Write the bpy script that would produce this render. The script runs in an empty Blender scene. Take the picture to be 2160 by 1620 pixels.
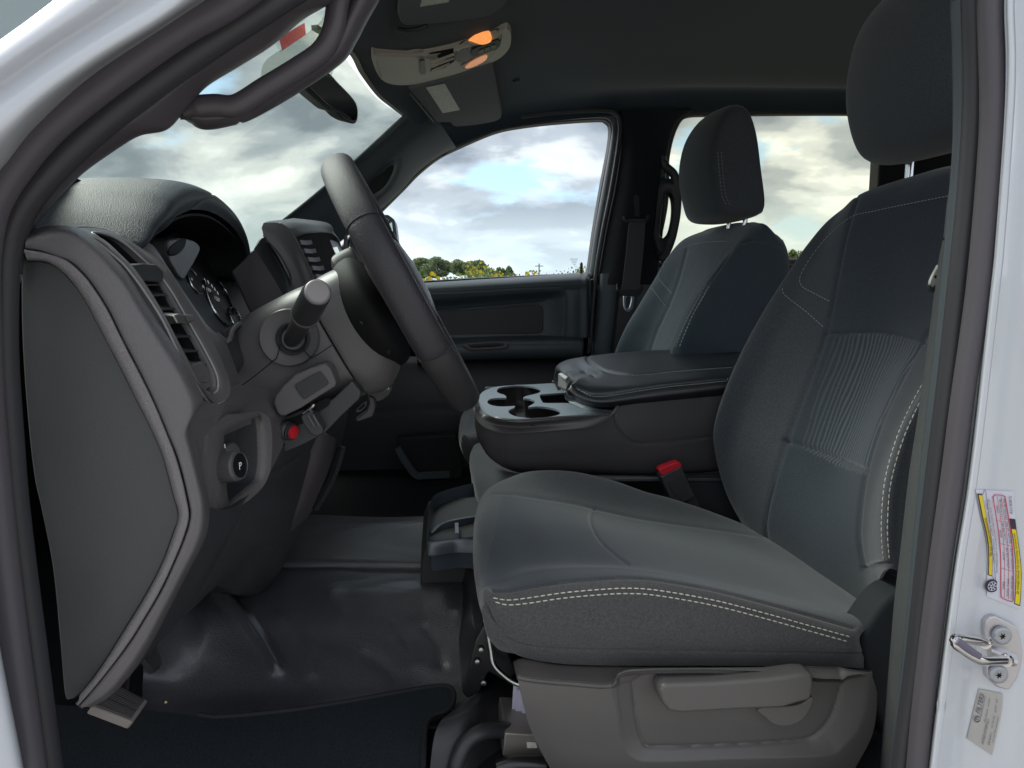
import bpy, math, random
import numpy as np
from mathutils import Vector
from mathutils.bvhtree import BVHTree
random.seed(7)
S = bpy.context.scene
COL = S.collection
rad = math.radians
# ------------------------------------------------------------------ camera, world, sun, exposure
F = 1530.0; YAW = rad(6.3); PIT = math.atan(215 / F); CAM = np.array((0.0, 0.0, 1.55))
cy, sy, cp, sp = math.cos(YAW), math.sin(YAW), math.cos(PIT), math.sin(PIT)
RV = np.array((cy, -sy, 0)); UV_ = np.array((sy * sp, cy * sp, cp)); DV = np.array((sy * cp, cy * cp, -sp))
cam = bpy.data.cameras.new('camera'); co = bpy.data.objects.new('camera', cam); COL.objects.link(co)
co.location = CAM; co.rotation_euler = (rad(90) - PIT, 0, -YAW)
cam.sensor_width = 36; cam.lens = F / 2160 * 36; cam.clip_start = 0.01; cam.clip_end = 4000
S.camera = co
SUN_EL, SUN_AZ = rad(42), rad(-55)       # azimuth: 0 = +Y (far side of the truck), negative = towards the bonnet
wd = bpy.data.worlds.new('World'); S.world = wd; wd.use_nodes = True
def world_nodes():
    t = wd.node_tree; t.nodes.clear(); N = t.nodes.new; L = t.links.new
    def m(op, a, b=None, c=None, clamp=False):
        n = N('ShaderNodeMath'); n.operation = op; n.use_clamp = clamp
        for i, v in enumerate((a, b, c)):
            if v is None: continue
            if isinstance(v, (int, float)): n.inputs[i].default_value = v
            else: L(v, n.inputs[i])
        return n.outputs[0]
    sky = N('ShaderNodeTexSky'); sky.sky_type = 'NISHITA'; sky.sun_disc = False
    sky.sun_elevation = SUN_EL; sky.sun_rotation = SUN_AZ; sky.air_density = 1.0; sky.dust_density = 1.5
    tc = N('ShaderNodeTexCoord'); sep = N('ShaderNodeSeparateXYZ'); L(tc.outputs['Generated'], sep.inputs[0])
    x, y, z = sep.outputs
    zz = m('MAXIMUM', m('ADD', z, 0.30), 0.02)
    cb = N('ShaderNodeCombineXYZ'); L(m('DIVIDE', x, zz), cb.inputs[0]); L(m('DIVIDE', y, zz), cb.inputs[1])
    def noise(scale, det, ro, off, dist=0.0):
        mp = N('ShaderNodeMapping'); mp.inputs['Location'].default_value = off; L(cb.outputs[0], mp.inputs[0])
        n = N('ShaderNodeTexNoise'); n.inputs['Scale'].default_value = scale; n.inputs['Detail'].default_value = det
        n.inputs['Roughness'].default_value = ro; n.inputs['Distortion'].default_value = dist
        L(mp.outputs[0], n.inputs['Vector']); return n.outputs['Fac']
    def ramp(v, stops):
        r = N('ShaderNodeValToRGB'); e = r.color_ramp.elements
        e[0].position, e[0].color = stops[0][0], (*stops[0][1], 1)
        e[1].position, e[1].color = stops[-1][0], (*stops[-1][1], 1)
        for p, c in stops[1:-1]:
            k = e.new(p); k.color = (*c, 1)
        r.color_ramp.interpolation = 'EASE'; L(v, r.inputs[0]); return r.outputs[0]
    big = noise(1.9, 8, 0.5, (3.1, 0.7, 0))
    shade = noise(2.2, 8, 0.5, (7.3, 4.2, 2), .25)
    dens = ramp(big, [(.37, (0, 0, 0)), (.45, (1, 1, 1))])
    col = ramp(shade, [(.37, (7.9, 7.9, 7.85)), (.44, (5.7, 5.8, 6.0)), (.51, (3.5, 3.75, 4.15)), (.61, (1.95, 2.2, 2.6))])
    blue = N('ShaderNodeMixRGB'); blue.blend_type = 'MIX'; blue.inputs[0].default_value = .5
    L(sky.outputs[0], blue.inputs[1]); blue.inputs[2].default_value = (4.2, 6.4, 9.0, 1)
    mx = N('ShaderNodeMixRGB'); L(dens, mx.inputs[0]); L(blue.outputs[0], mx.inputs[1]); L(col, mx.inputs[2])
    # low pale bank near the horizon
    hz = N('ShaderNodeMixRGB'); hz.inputs[2].default_value = (5.6, 6.3, 6.7, 1)
    L(ramp(z, [(0.0, (.75, .75, .75)), (.05, (.55, .55, .55)), (.14, (0, 0, 0))]), hz.inputs[0]); L(mx.outputs[0], hz.inputs[1])
    bg = N('ShaderNodeBackground'); bg.inputs[1].default_value = 0.098; L(hz.outputs[0], bg.inputs[0])
    o = N('ShaderNodeOutputWorld'); L(bg.outputs[0], o.inputs[0])
world_nodes()
sl = bpy.data.lights.new('sun', 'SUN'); sl.energy = 3.7; sl.angle = rad(45); sl.color = (1, .98, .96)
so = bpy.data.objects.new('sun', sl); COL.objects.link(so)
sd = Vector((math.cos(SUN_EL) * math.sin(SUN_AZ), math.cos(SUN_EL) * math.cos(SUN_AZ), math.sin(SUN_EL)))
so.rotation_euler = (-sd).to_track_quat('-Z', 'Y').to_euler(); so.location = (0, 0, 8)
S.view_settings.view_transform = 'Standard'; S.view_settings.look = 'None'
S.view_settings.exposure = 1.0; S.view_settings.gamma = 1; S.view_settings.use_curve_mapping = False
S.cycles.max_bounces = 8; S.cycles.transparent_max_bounces = 16; S.cycles.use_denoising = True
S.cycles.sample_clamp_indirect = 6

# ------------------------------------------------------------------ geometry helpers
def P(px, py, Y):
    """point of the side plane at distance Y across the cab"""
    d = DV + RV * ((px - 1080) / F) + UV_ * ((810 - py) / F)
    return CAM + d * (Y / d[1])
def PZ(px, py, Z):
    d = DV + RV * ((px - 1080) / F) + UV_ * ((810 - py) / F)
    return CAM + d * ((Z - CAM[2]) / d[2])
def w(x, y, z): return np.array((x, y, z), float)
def tp(e): return e if isinstance(e, np.ndarray) else P(*e)
def pr(V):
    v = np.asarray(V) - CAM; k = v @ DV
    return np.stack([1080 + F * (v @ RV) / k, 810 - F * (v @ UV_) / k], -1)
def cr(p, n, closed=False):
    p = np.asarray(p, float); k = len(p)
    if k == 2 and not closed: return p[0] + (p[1] - p[0]) * np.linspace(0, 1, n)[:, None]
    q = np.vstack([p[-1:], p, p[:2]]) if closed else np.vstack([2 * p[:1] - p[1:2], p, 2 * p[-1:] - p[-2:-1]])
    seg = k if closed else k - 1
    t = np.linspace(0, seg, n, endpoint=not closed); i = np.minimum(t.astype(int), seg - 1); f = (t - i)[:, None]
    a, b, c, d = q[i], q[i + 1], q[i + 2], q[i + 3]
    return .5 * (2 * b + (c - a) * f + (2 * a - 5 * b + 4 * c - d) * f ** 2 + (3 * b - a - 3 * c + d) * f ** 3)
def arc(p, n, closed=False, smooth=True):
    p = np.asarray(p, float)
    s = cr(p, 24 * len(p), closed) if smooth else p
    if closed: s = np.vstack([s, s[:1]])
    L = np.r_[0, np.cumsum(np.linalg.norm(np.diff(s, axis=0), axis=1))]
    t = np.linspace(0, L[-1], n, endpoint=not closed)
    return np.stack([np.interp(t, L, s[:, j]) for j in range(s.shape[1])], -1)
def crA(A, n, closed=False):
    """catmull along axis 0 of an (k, m, 3) array"""
    k, m = A.shape[:2]; return cr(A.reshape(k, -1), n, closed).reshape(n, m, 3)
REG = {}
def build(name, V, Fc, mat, parent=None, smooth=True, kind=None, label=None, mods=None):
    V = np.asarray(V, float)
    off = np.array(parent_world(parent)) if parent else None
    if parent is None:
        off = V.mean(0); off[2] = V[:, 2].min()
    me = bpy.data.meshes.new(name); me.from_pydata((V - off).tolist(), [], [tuple(f) for f in Fc])
    me.validate(); me.update()
    for m in (mat if isinstance(mat, (list, tuple)) else [mat]): me.materials.append(m)
    if smooth: me.polygons.foreach_set('use_smooth', [True] * len(me.polygons))
    o = bpy.data.objects.new(name, me); COL.objects.link(o)
    if parent: o.parent = parent
    else: o.location = off
    if kind: o['kind'] = kind
    if label: o['label'] = label
    REG[o.name] = (V, Fc)
    if mods: mods(o)
    return o
def parent_world(p):
    v = Vector(p.location)
    while p.parent: p = p.parent; v += p.location
    return v
def thing(name, label, cat, loc=(0, 0, 0), group=None):
    o = bpy.data.objects.new(name, None); COL.objects.link(o); o.location = [float(a) for a in loc]; o.empty_display_size = .05
    o['label'] = label; o['category'] = cat
    if group: o['group'] = group
    return o
def tag(o, label, cat, group=None):
    o['label'] = label; o['category'] = cat
    if group: o['group'] = group
    return o
def quads(n, m, cu=False, cv=False, o=0):
    f = []
    for i in range(n if cv else n - 1):
        for j in range(m if cu else m - 1):
            f.append((o + i * m + j, o + i * m + (j + 1) % m, o + ((i + 1) % n) * m + (j + 1) % m, o + ((i + 1) % n) * m + j))
    return f
def gnorm(A):
    du = np.gradient(A, axis=1); dv = np.gradient(A, axis=0); n = np.cross(du, dv)
    L = np.linalg.norm(n, axis=-1, keepdims=True); return n / np.maximum(L, 1e-12)
def pdist(Q, line):
    line = arc(line, max(12, 6 * len(line)), smooth=len(line) > 2); best = np.full(len(Q), 1e9)
    for a, b in zip(line[:-1], line[1:]):
        ab = b - a; t = np.clip(((Q - a) @ ab) / max(ab @ ab, 1e-9), 0, 1)
        best = np.minimum(best, np.linalg.norm(Q - (a + t[:, None] * ab), axis=1))
    return best
def sheet(name, cols, nu, nv, mat, parent=None, thick=.003, grooves=(), kind=None, arcs=True, label=None, face=None, disp=None, straight=False):
    """cols: list of columns, each a list of points; nv samples along a column, nu across"""
    C = [arc([tp(e) for e in c], nv) if arcs else cr([tp(e) for e in c], nv) for c in cols]
    if straight: A = np.array(C) if nu == len(C) else crA(np.array(C), nu)
    else: A = crA(np.array(C), nu)
    n = gnorm(A)
    ref = (CAM - A) if face is None else np.broadcast_to(np.array(face, float), A.shape)
    sgn = 1 if (n * ref).sum(-1).mean() > 0 else -1
    n = n * sgn
    V = A.reshape(-1, 3); Nn = n.reshape(-1, 3)
    if len(grooves):
        q = pr(V); d = np.zeros(len(V))
        for line, sg, dep in grooves:
            d = d + dep * np.exp(-(pdist(q, line) / sg) ** 2)
        V = V - Nn * d[:, None]
    if disp is not None: V = V + Nn * disp(V)[:, None]
    k, m = A.shape[:2]
    Fq = quads(k, m)
    if sgn < 0: Fq = [f[::-1] for f in Fq]
    if thick:
        B = V - Nn * thick; off = len(V)
        back = [tuple(i + off for i in f[::-1]) for f in Fq]
        bd = [i for i in range(m)] + [i * m + m - 1 for i in range(1, k)] + [(k - 1) * m + i for i in range(m - 2, -1, -1)] + [i * m for i in range(k - 2, 0, -1)]
        side = []
        for a, b in zip(bd, bd[1:] + bd[:1]):
            side.append((a, b, b + off, a + off)[::-1] if sgn > 0 else (a, b, b + off, a + off))
        Vt = np.vstack([V, B]); Ft = Fq + back + side
    else: Vt, Ft = V, Fq
    o = build(name, Vt, Ft, mat, parent, kind=kind, label=label)
    REG[o.name] = (V, Fq)
    if thick: wn(o)
    return o
def wn(o, ang=50):
    m = o.modifiers.new('edge', 'EDGE_SPLIT'); m.split_angle = rad(ang); m.use_edge_sharp = False
def bevel(o, wdt, seg=3, ang=35):
    if wdt > 0:
        b = o.modifiers.new('bevel', 'BEVEL'); b.width = wdt; b.segments = seg; b.limit_method = 'ANGLE'; b.angle_limit = rad(ang); b.harden_normals = True
    else: wn(o, 35)
def loft(name, rings, n, m, mat, parent=None, caps=True, closed=False, kind=None, label=None, sm=True, cyc=True, arcs=True):
    R = np.array([arc([tp(e) for e in r], n, cyc) if arcs else cr([tp(e) for e in r], n, cyc) for r in rings])
    A = crA(R, m, closed) if sm else R
    m = len(A); V = A.reshape(-1, 3); Fq = quads(m, n, cyc, closed)
    if caps and not closed:
        Fq += [tuple(range(n))[::-1], tuple((m - 1) * n + i for i in range(n))]
    o = build(name, V, Fq, mat, parent, kind=kind, label=label); fixn(o); return o
def fixn(o):
    import bmesh
    bm = bmesh.new(); bm.from_mesh(o.data); bmesh.ops.recalc_face_normals(bm, faces=bm.faces[:]); bm.to_mesh(o.data); bm.free()
    wn(o, 60)
def prism(name, outline, Y1, mat, parent=None, bev=.003, n=None, kind=None, label=None, seg=3, smooth=False):
    """outline on its near plane (px, py, Y), carried straight across the cab to Y1 (world Y), or by a vector"""
    pts = np.array([tp(e) for e in outline])
    if n: pts = arc(pts, n, True, smooth)
    k = len(pts)
    far = pts.copy()
    if isinstance(Y1, (int, float)): far[:, 1] = Y1
    else: far = far + np.array(Y1)
    V = np.vstack([pts, far]); Fc = [tuple(range(k)), tuple(range(2 * k - 1, k - 1, -1))] + [(i, i + k, (i + 1) % k + k, (i + 1) % k) for i in range(k)]
    o = build(name, V, Fc, mat, parent, kind=kind, label=label)
    import bmesh
    bm = bmesh.new(); bm.from_mesh(o.data); bmesh.ops.recalc_face_normals(bm, faces=bm.faces[:]); bm.to_mesh(o.data); bm.free()
    bevel(o, bev, seg); return o
def frame_at(path, i, up, closed):
    a = path[(i + 1) % len(path)] if closed or i < len(path) - 1 else path[i]
    b = path[i - 1] if closed or i > 0 else path[i]
    t = a - b; t = t / np.linalg.norm(t); s = np.cross(t, up); s /= np.linalg.norm(s); u = np.cross(s, t); return t, s, u
def sweep(name, path, prof, mat, parent=None, up=(0, -1, 0), closed=False, n=None, kind=None, label=None, arcp=True, pn=None, scale=None):
    """sweep closed profile [(side, out)] in metres along the path"""
    pts = np.array([tp(e) for e in path])
    if n: pts = arc(pts, n, closed) if arcp else cr(pts, n, closed)
    prof = np.array(prof, float)
    if pn: prof = arc(prof, pn, True)
    up = np.array(up, float); V = []
    for i in range(len(pts)):
        t, s, u = frame_at(pts, i, up, closed); k = 1 if scale is None else scale(i / (len(pts) - 1))
        V += [pts[i] + s * a * k + u * b * k for a, b in prof]
    m = len(prof); Fc = quads(len(pts), m, True, closed)
    if not closed: Fc += [tuple(range(m))[::-1], tuple((len(pts) - 1) * m + i for i in range(m))]
    o = build(name, V, Fc, mat, parent, kind=kind, label=label); fixn(o); return o
def circ(r, n=12, r2=None): return [(r * math.cos(2 * math.pi * i / n), (r2 or r) * math.sin(2 * math.pi * i / n)) for i in range(n)]
def tube(name, path, r, mat, parent=None, n=None, closed=False, seg=12, up=(0.13, -.31, .9), r2=None, **k):
    return sweep(name, path, circ(r, seg, r2), mat, parent, up, closed, n, **k)
def axis_rings(c, ax, prof, n=32, ref=(0, 0, 1)):
    """surface of revolution: prof [(along, radius)] about ax at c"""
    ax = np.array(ax, float); ax /= np.linalg.norm(ax); a = np.cross(ax, ref)
    if np.linalg.norm(a) < 1e-3: a = np.cross(ax, (1, 0, 0))
    a /= np.linalg.norm(a); b = np.cross(ax, a)
    return [[c + ax * h + (a * math.cos(t) + b * math.sin(t)) * r for t in np.linspace(0, 2 * math.pi, n, endpoint=False)] for h, r in prof]
def lathe(name, c, ax, prof, mat, parent=None, n=32, kind=None, label=None):
    R = np.array(axis_rings(np.array(c), ax, prof, n)); m = len(R)
    V = R.reshape(-1, 3); Fc = quads(m, n, True) + [tuple(range(n))[::-1], tuple((m - 1) * n + i for i in range(n))]
    o = build(name, V, Fc, mat, parent, kind=kind, label=label); fixn(o); return o
def boxo(name, c, ax, size, mat, parent=None, bev=.002, kind=None, label=None, seg=2):
    """oriented box: ax = (x axis, y axis) unit-ish vectors"""
    a = np.array(ax[0], float); a /= np.linalg.norm(a); b = np.array(ax[1], float); b -= a * (a @ b); b /= np.linalg.norm(b); d = np.cross(a, b)
    V = [np.array(c) + a * size[0] * x / 2 + b * size[1] * y / 2 + d * size[2] * z / 2 for z in (-1, 1) for y in (-1, 1) for x in (-1, 1)]
    Fc = [(0, 2, 3, 1), (4, 5, 7, 6), (0, 1, 5, 4), (2, 6, 7, 3), (0, 4, 6, 2), (1, 3, 7, 5)]
    o = build(name, V, Fc, mat, parent, kind=kind, label=label); bevel(o, bev, seg); return o
BV = {}
def bvh(o):
    if o.name not in BV:
        V, Fc = REG[o.name]; BV[o.name] = BVHTree.FromPolygons([tuple(v) for v in V], [tuple(f) for f in Fc])
    return BV[o.name]
def hit(px, py, objs, lift=0.0):
    d = DV + RV * ((px - 1080) / F) + UV_ * ((810 - py) / F); d = Vector(d / np.linalg.norm(d)); best = None
    for o in objs:
        h = bvh(o).ray_cast(Vector(CAM), d)
        if h[0] is not None and (best is None or h[3] < best[3]): best = h
    if best is None: return None
    n = np.array(best[1]); n = n if n @ (CAM - np.array(best[0])) > 0 else -n
    return np.array(best[0]) + n * lift, n
def stitches(line, objs, parent, mat, pitch=.0075, dash=.0052, r=.0006, name='stitching', skip=None, lift=.0004):
    pts = []
    for q in arc(line, 260): 
        h = hit(q[0], q[1], objs, lift)
        if h: pts.append(np.r_[h[0], h[1]])
    if len(pts) < 4: return
    pts = np.array(pts); L = np.r_[0, np.cumsum(np.linalg.norm(np.diff(pts[:, :3], axis=0), axis=1))]
    V, Fc = [], []; s = 0
    at = lambda t: np.array([np.interp(t, L, pts[:, j]) for j in range(6)])
    while s + dash < L[-1]:
        a, b = at(s), at(s + dash); t = b[:3] - a[:3]; t /= max(np.linalg.norm(t), 1e-9); n = a[3:] / np.linalg.norm(a[3:]); sd_ = np.cross(t, n); o = len(V)
        m = (a + b) / 2
        for c, k in ((a, .55), (m, 1.0), (b, .55)):
            c3 = c[:3] + (n * r * .6 if k == 1 else 0)
            V += [c3 + sd_ * r * k, c3 + n * r * k, c3 - sd_ * r * k, c3 - n * r * k]
        Fc += [(o + i * 4 + j, o + i * 4 + (j + 1) % 4, o + i * 4 + 4 + (j + 1) % 4, o + i * 4 + 4 + j) for i in (0, 1) for j in range(4)]
        Fc += [(o + 3, o + 2, o + 1, o), (o + 8, o + 9, o + 10, o + 11)]; s += pitch
    return build(name, V, Fc, mat, parent, smooth=False, kind='stuff')
def frame(name, outer, inner, Yo, mat, parent, depth, lip=.0015, n=72, kind=None, label=None, back=.004):
    """bezel: outer loop on the surface, inner loop, falling back by the vector depth"""
    O = arc([tp(e) for e in outer], n, True); I = arc([tp(e) for e in inner], n, True)
    # align starts
    k = np.argmin(np.linalg.norm(I - O[0], axis=1)); I = np.roll(I, -k, axis=0)
    nrm = np.array(depth, float); un = nrm / np.linalg.norm(nrm); mid = (O + I) / 2
    rings = [O + un * back, O - un * lip * .2, O * .8 + mid * .2 - un * lip, mid - un * lip, I * .8 + mid * .2 - un * lip, I, I + nrm]
    V = np.array(rings).reshape(-1, 3); o = build(name, V, quads(len(rings), n, True), mat, parent, kind=kind, label=label); fixn(o); return o
def fill(name, outline, mat, parent, push=(0, 0, 0), n=None, smooth=True, kind=None, label=None, thick=.002, bev=0.0006):
    """thin plate filling an outline, with real thickness behind it"""
    pts = np.array([tp(e) for e in outline]) + np.array(push)
    if n: pts = arc(pts, n, True, smooth)
    c = pts.mean(0); nn = np.zeros(3)
    for a, b in zip(pts, np.roll(pts, -1, 0)): nn += np.cross(a - c, b - c)
    nn /= np.linalg.norm(nn); nn = nn if nn @ (CAM - c) > 0 else -nn
    return prism(name, [p for p in pts], -nn * thick, mat, parent, bev=bev, kind=kind, label=label, seg=2)

# ------------------------------------------------------------------ materials
def mat(name, col, rough=.5, spec=.5, metal=0, sheen=0, bump=None, var=0, coat=0, emit=None, es=1, coatr=.1, fleck=None):
    m = bpy.data.materials.new(name); m.use_nodes = True; t = m.node_tree; b = t.nodes['Principled BSDF']
    N = t.nodes.new; L = t.links.new
    b.inputs['Base Color'].default_value = (*col, 1); b.inputs['Roughness'].default_value = rough
    b.inputs['Specular IOR Level'].default_value = spec; b.inputs['Metallic'].default_value = metal
    b.inputs['Coat Weight'].default_value = coat; b.inputs['Coat Roughness'].default_value = coatr
    if sheen: b.inputs['Sheen Weight'].default_value = sheen; b.inputs['Sheen Roughness'].default_value = .45
    if emit: b.inputs['Emission Color'].default_value = (*emit, 1); b.inputs['Emission Strength'].default_value = es
    tc = N('ShaderNodeTexCoord')
    if var:
        n = N('ShaderNodeTexNoise'); n.inputs['Scale'].default_value = 9; n.inputs['Detail'].default_value = 6; L(tc.outputs['Object'], n.inputs['Vector'])
        r = N('ShaderNodeMapRange'); L(n.outputs['Fac'], r.inputs[0]); r.inputs[1].default_value = .3; r.inputs[2].default_value = .7
        r.inputs[3].default_value = 1 - var; r.inputs[4].default_value = 1 + var
        mx = N('ShaderNodeVectorMath'); mx.operation = 'SCALE'; mx.inputs[0].default_value = col; L(r.outputs[0], mx.inputs['Scale']); L(mx.outputs[0], b.inputs['Base Color'])
        r2 = N('ShaderNodeMapRange'); L(n.outputs['Fac'], r2.inputs[0]); r2.inputs[3].default_value = max(rough - .1, .05); r2.inputs[4].default_value = min(rough + .1, 1); L(r2.outputs[0], b.inputs['Roughness'])
    if fleck:
        n = N('ShaderNodeTexNoise'); n.inputs['Scale'].default_value = fleck[0]; n.inputs['Detail'].default_value = 3; L(tc.outputs['Object'], n.inputs['Vector'])
        r = N('ShaderNodeValToRGB'); e = r.color_ramp.elements; e[0].position, e[1].position = .35, .68
        e[0].color = (*[c * (1 - fleck[1]) for c in col], 1); e[1].color = (*[c * (1 + fleck[1]) for c in col], 1)
        L(n.outputs['Fac'], r.inputs[0]); L(r.outputs[0], b.inputs['Base Color'])
    if bump:
        kind, sc, st = bump[:3]; h = None
        if kind in ('grain', 'leather'):
            v = N('ShaderNodeTexVoronoi'); v.feature = 'DISTANCE_TO_EDGE' if kind == 'leather' else 'F1'; v.inputs['Scale'].default_value = sc; v.inputs['Randomness'].default_value = 1
            nz = N('ShaderNodeTexNoise'); nz.inputs['Scale'].default_value = sc * .5; nz.inputs['Detail'].default_value = 3; L(tc.outputs['Object'], nz.inputs['Vector'])
            ad = N('ShaderNodeVectorMath'); ad.operation = 'MULTIPLY_ADD'; L(nz.outputs['Color'], ad.inputs[0]); ad.inputs[1].default_value = (1.2 / sc,) * 3; L(tc.outputs['Object'], ad.inputs[2])
            L(ad.outputs[0], v.inputs['Vector'])
            if kind == 'leather':
                mr = N('ShaderNodeMapRange'); mr.interpolation_type = 'SMOOTHSTEP'; L(v.outputs['Distance'], mr.inputs[0]); mr.inputs[2].default_value = .22; h = mr.outputs[0]
            else: h = v.outputs['Distance']
        elif kind == 'noise':
            v = N('ShaderNodeTexNoise'); v.inputs['Scale'].default_value = sc; v.inputs['Detail'].default_value = 5; L(tc.outputs['Object'], v.inputs['Vector']); h = v.outputs['Fac']
        elif kind == 'weave':
            a = N('ShaderNodeTexWave'); a.inputs['Scale'].default_value = sc; a.bands_direction = 'Y'; L(tc.outputs['Object'], a.inputs['Vector'])
            c = N('ShaderNodeTexWave'); c.inputs['Scale'].default_value = sc; c.bands_direction = 'Z'; L(tc.outputs['Object'], c.inputs['Vector'])
            d = N('ShaderNodeTexNoise'); d.inputs['Scale'].default_value = sc * 3; L(tc.outputs['Object'], d.inputs['Vector'])
            s = N('ShaderNodeMath'); s.operation = 'ADD'; L(a.outputs['Fac'], s.inputs[0]); L(c.outputs['Fac'], s.inputs[1])
            s2 = N('ShaderNodeMath'); s2.operation = 'ADD'; L(s.outputs[0], s2.inputs[0]); L(d.outputs['Fac'], s2.inputs[1]); h = s2.outputs[0]
        bp = N('ShaderNodeBump'); bp.inputs['Strength'].default_value = st; bp.inputs['Distance'].default_value = bump[3] if len(bump) > 3 else .0006
        L(h, bp.inputs['Height'])
        if len(bump) > 4:   # soft broad undulation
            u = N('ShaderNodeTexNoise'); u.inputs['Scale'].default_value = bump[4]; u.inputs['Detail'].default_value = 2; L(tc.outputs['Object'], u.inputs['Vector'])
            b2 = N('ShaderNodeBump'); b2.inputs['Strength'].default_value = 1; b2.inputs['Distance'].default_value = bump[5]; L(u.outputs['Fac'], b2.inputs['Height']); L(bp.outputs[0], b2.inputs['Normal']); bp = b2
        L(bp.outputs[0], b.inputs['Normal'])
    return m
M = {}
M['dash'] = mat('dash plastic', (.132, .122, .127), .38, .55, bump=('leather', 420, .35, .0004), var=.03)
M['rim'] = mat('lit dash rim plastic', (.190, .175, .182), .38, .6, bump=('leather', 420, .6, .0005), var=.05)  # paler copy of the dash plastic; light caught by the rim is painted in
M['cap'] = mat('cap plastic', (.062, .065, .066), .46, .5, bump=('grain', 700, .35, .0004), var=.05)
M['smooth'] = mat('smooth grey plastic', (.118, .110, .113), .38, .45, bump=('noise', 1200, .1, .0002))
M['dark'] = mat('dark plastic', (.042, .045, .048), .5, .4, bump=('grain', 800, .2, .0003), var=.04)
M['black'] = mat('black plastic', (.035, .035, .038), .38, .45, bump=('noise', 700, .1, .0002))
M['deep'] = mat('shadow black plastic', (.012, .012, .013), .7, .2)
M['cowl'] = mat('cowl leather', (.028, .031, .039), .46, .25, bump=('leather', 420, .5, .0004))
M['armrest'] = mat('armrest leather', (.020, .022, .027), .28, 1.0, bump=('leather', 420, .45, .0005))
M['wheel'] = mat('wheel leather', (.036, .035, .041), .48, .35, bump=('leather', 500, .6, .0006))
M['fabric'] = mat('seat fabric', (.056, .061, .070), .92, .15, sheen=.3, bump=('noise', 1100, .6, .0005, 6, .0012), fleck=(470, .2))
M['fabric2'] = mat('seat centre fabric', (.062, .07, .077), .95, .12, sheen=.35, bump=('noise', 620, .6, .0008, 8, .0012), fleck=(1000, .3))
M['sidefab'] = mat('seat side cloth', (.105, .098, .096), .8, .2, sheen=.3, bump=('weave', 340, .2, .0003, 10, .003), fleck=(1200, .12))
M['trim'] = mat('seat trim plastic', (.112, .104, .100), .38, .55, bump=('grain', 1000, .25, .0003))
M['head'] = mat('headliner cloth', (.036, .049, .062), .97, .1, sheen=.2, bump=('noise', 900, .3, .0005), var=.05)
M['pillar'] = mat('pillar plastic', (.070, .082, .092), .45, .5, bump=('grain', 700, .25, .0003))
M['rubber'] = mat('rubber seal', (.092, .083, .093), .4, .4, bump=('noise', 500, .15, .0003))
M['rubber2'] = mat('inner rubber seal', (.045, .044, .050), .4, .4, bump=('noise', 500, .15, .0003))
M['white'] = mat('white body paint', (.61, .63, .67), .3, .5, coat=.8, coatr=.04)
M['vinyl'] = mat('floor vinyl', (.046, .045, .052), .40, .8, coat=.7, coatr=.32, bump=('leather', 330, .8, .0005))
M['carpet'] = mat('floor carpet', (.026, .029, .032), 1, .05, bump=('noise', 1500, 1, .002), fleck=(1500, .5))
M['mat'] = mat('floor mat', (.034, .039, .045), .95, .1, bump=('noise', 900, 1, .0015), fleck=(900, .35))
M['chrome'] = mat('chrome', (.75, .76, .78), .16, .5, metal=1)
M['silver'] = mat('satin silver', (.62, .6, .58), .38, .5, metal=1, bump=('noise', 300, .15, .0002))
M['thread'] = mat('thread', (.62, .58, .5), .8, .2)
M['thread2'] = mat('grey thread', (.4, .42, .43), .8, .2)
M['red'] = mat('red plastic', (.62, .015, .03), .35, .5)
M['console'] = mat('overhead console plastic', (.56, .51, .44), .4, .45, bump=('noise', 900, .1, .0002))
M['belt'] = mat('belt webbing', (.05, .05, .054), .7, .3, bump=('weave', 500, .3, .0004))
# ------------------------------------------------------------------ seats
M['dlow0'] = mat('seat hinge plastic', (.030, .034, .038), .7, .15, bump=('grain', 800, .2, .0003))
def inpoly(Q, poly):
    poly = np.array(poly, float); x, y = Q[:, 0], Q[:, 1]; r = np.zeros(len(Q), bool); j = len(poly) - 1
    for i in range(len(poly)):
        xi, yi = poly[i]; xj, yj = poly[j]
        c = ((yi > y) != (yj > y)) & (x < (xj - xi) * (y - yi) / (yj - yi + 1e-12) + xi); r ^= c; j = i
    return r
def rel(p, dx=0, dy=0, dz=0): return p + np.array((dx, dy, dz))
def headrest(parent, Yc, prof, hw, name='headrest'):
    """prof: side profile loop (x, z) of the near face; loft across the cab"""
    prof = np.array(prof); c = prof.mean(0); rings = []
    for k, s in ((-1.0, .55), (-.985, .80), (-.92, .93), (-.75, 1.0), (-.3, 1.035), (.3, 1.035), (.75, 1.0), (.92, .93), (.985, .80), (1.0, .55)):
        q = c + (prof - c) * s
        rings.append([w(x - .012 * (1 - k * k), Yc + k * hw, z) for x, z in q])
    return loft(name, rings, 64, 56, M['fabric'], parent)
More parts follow.
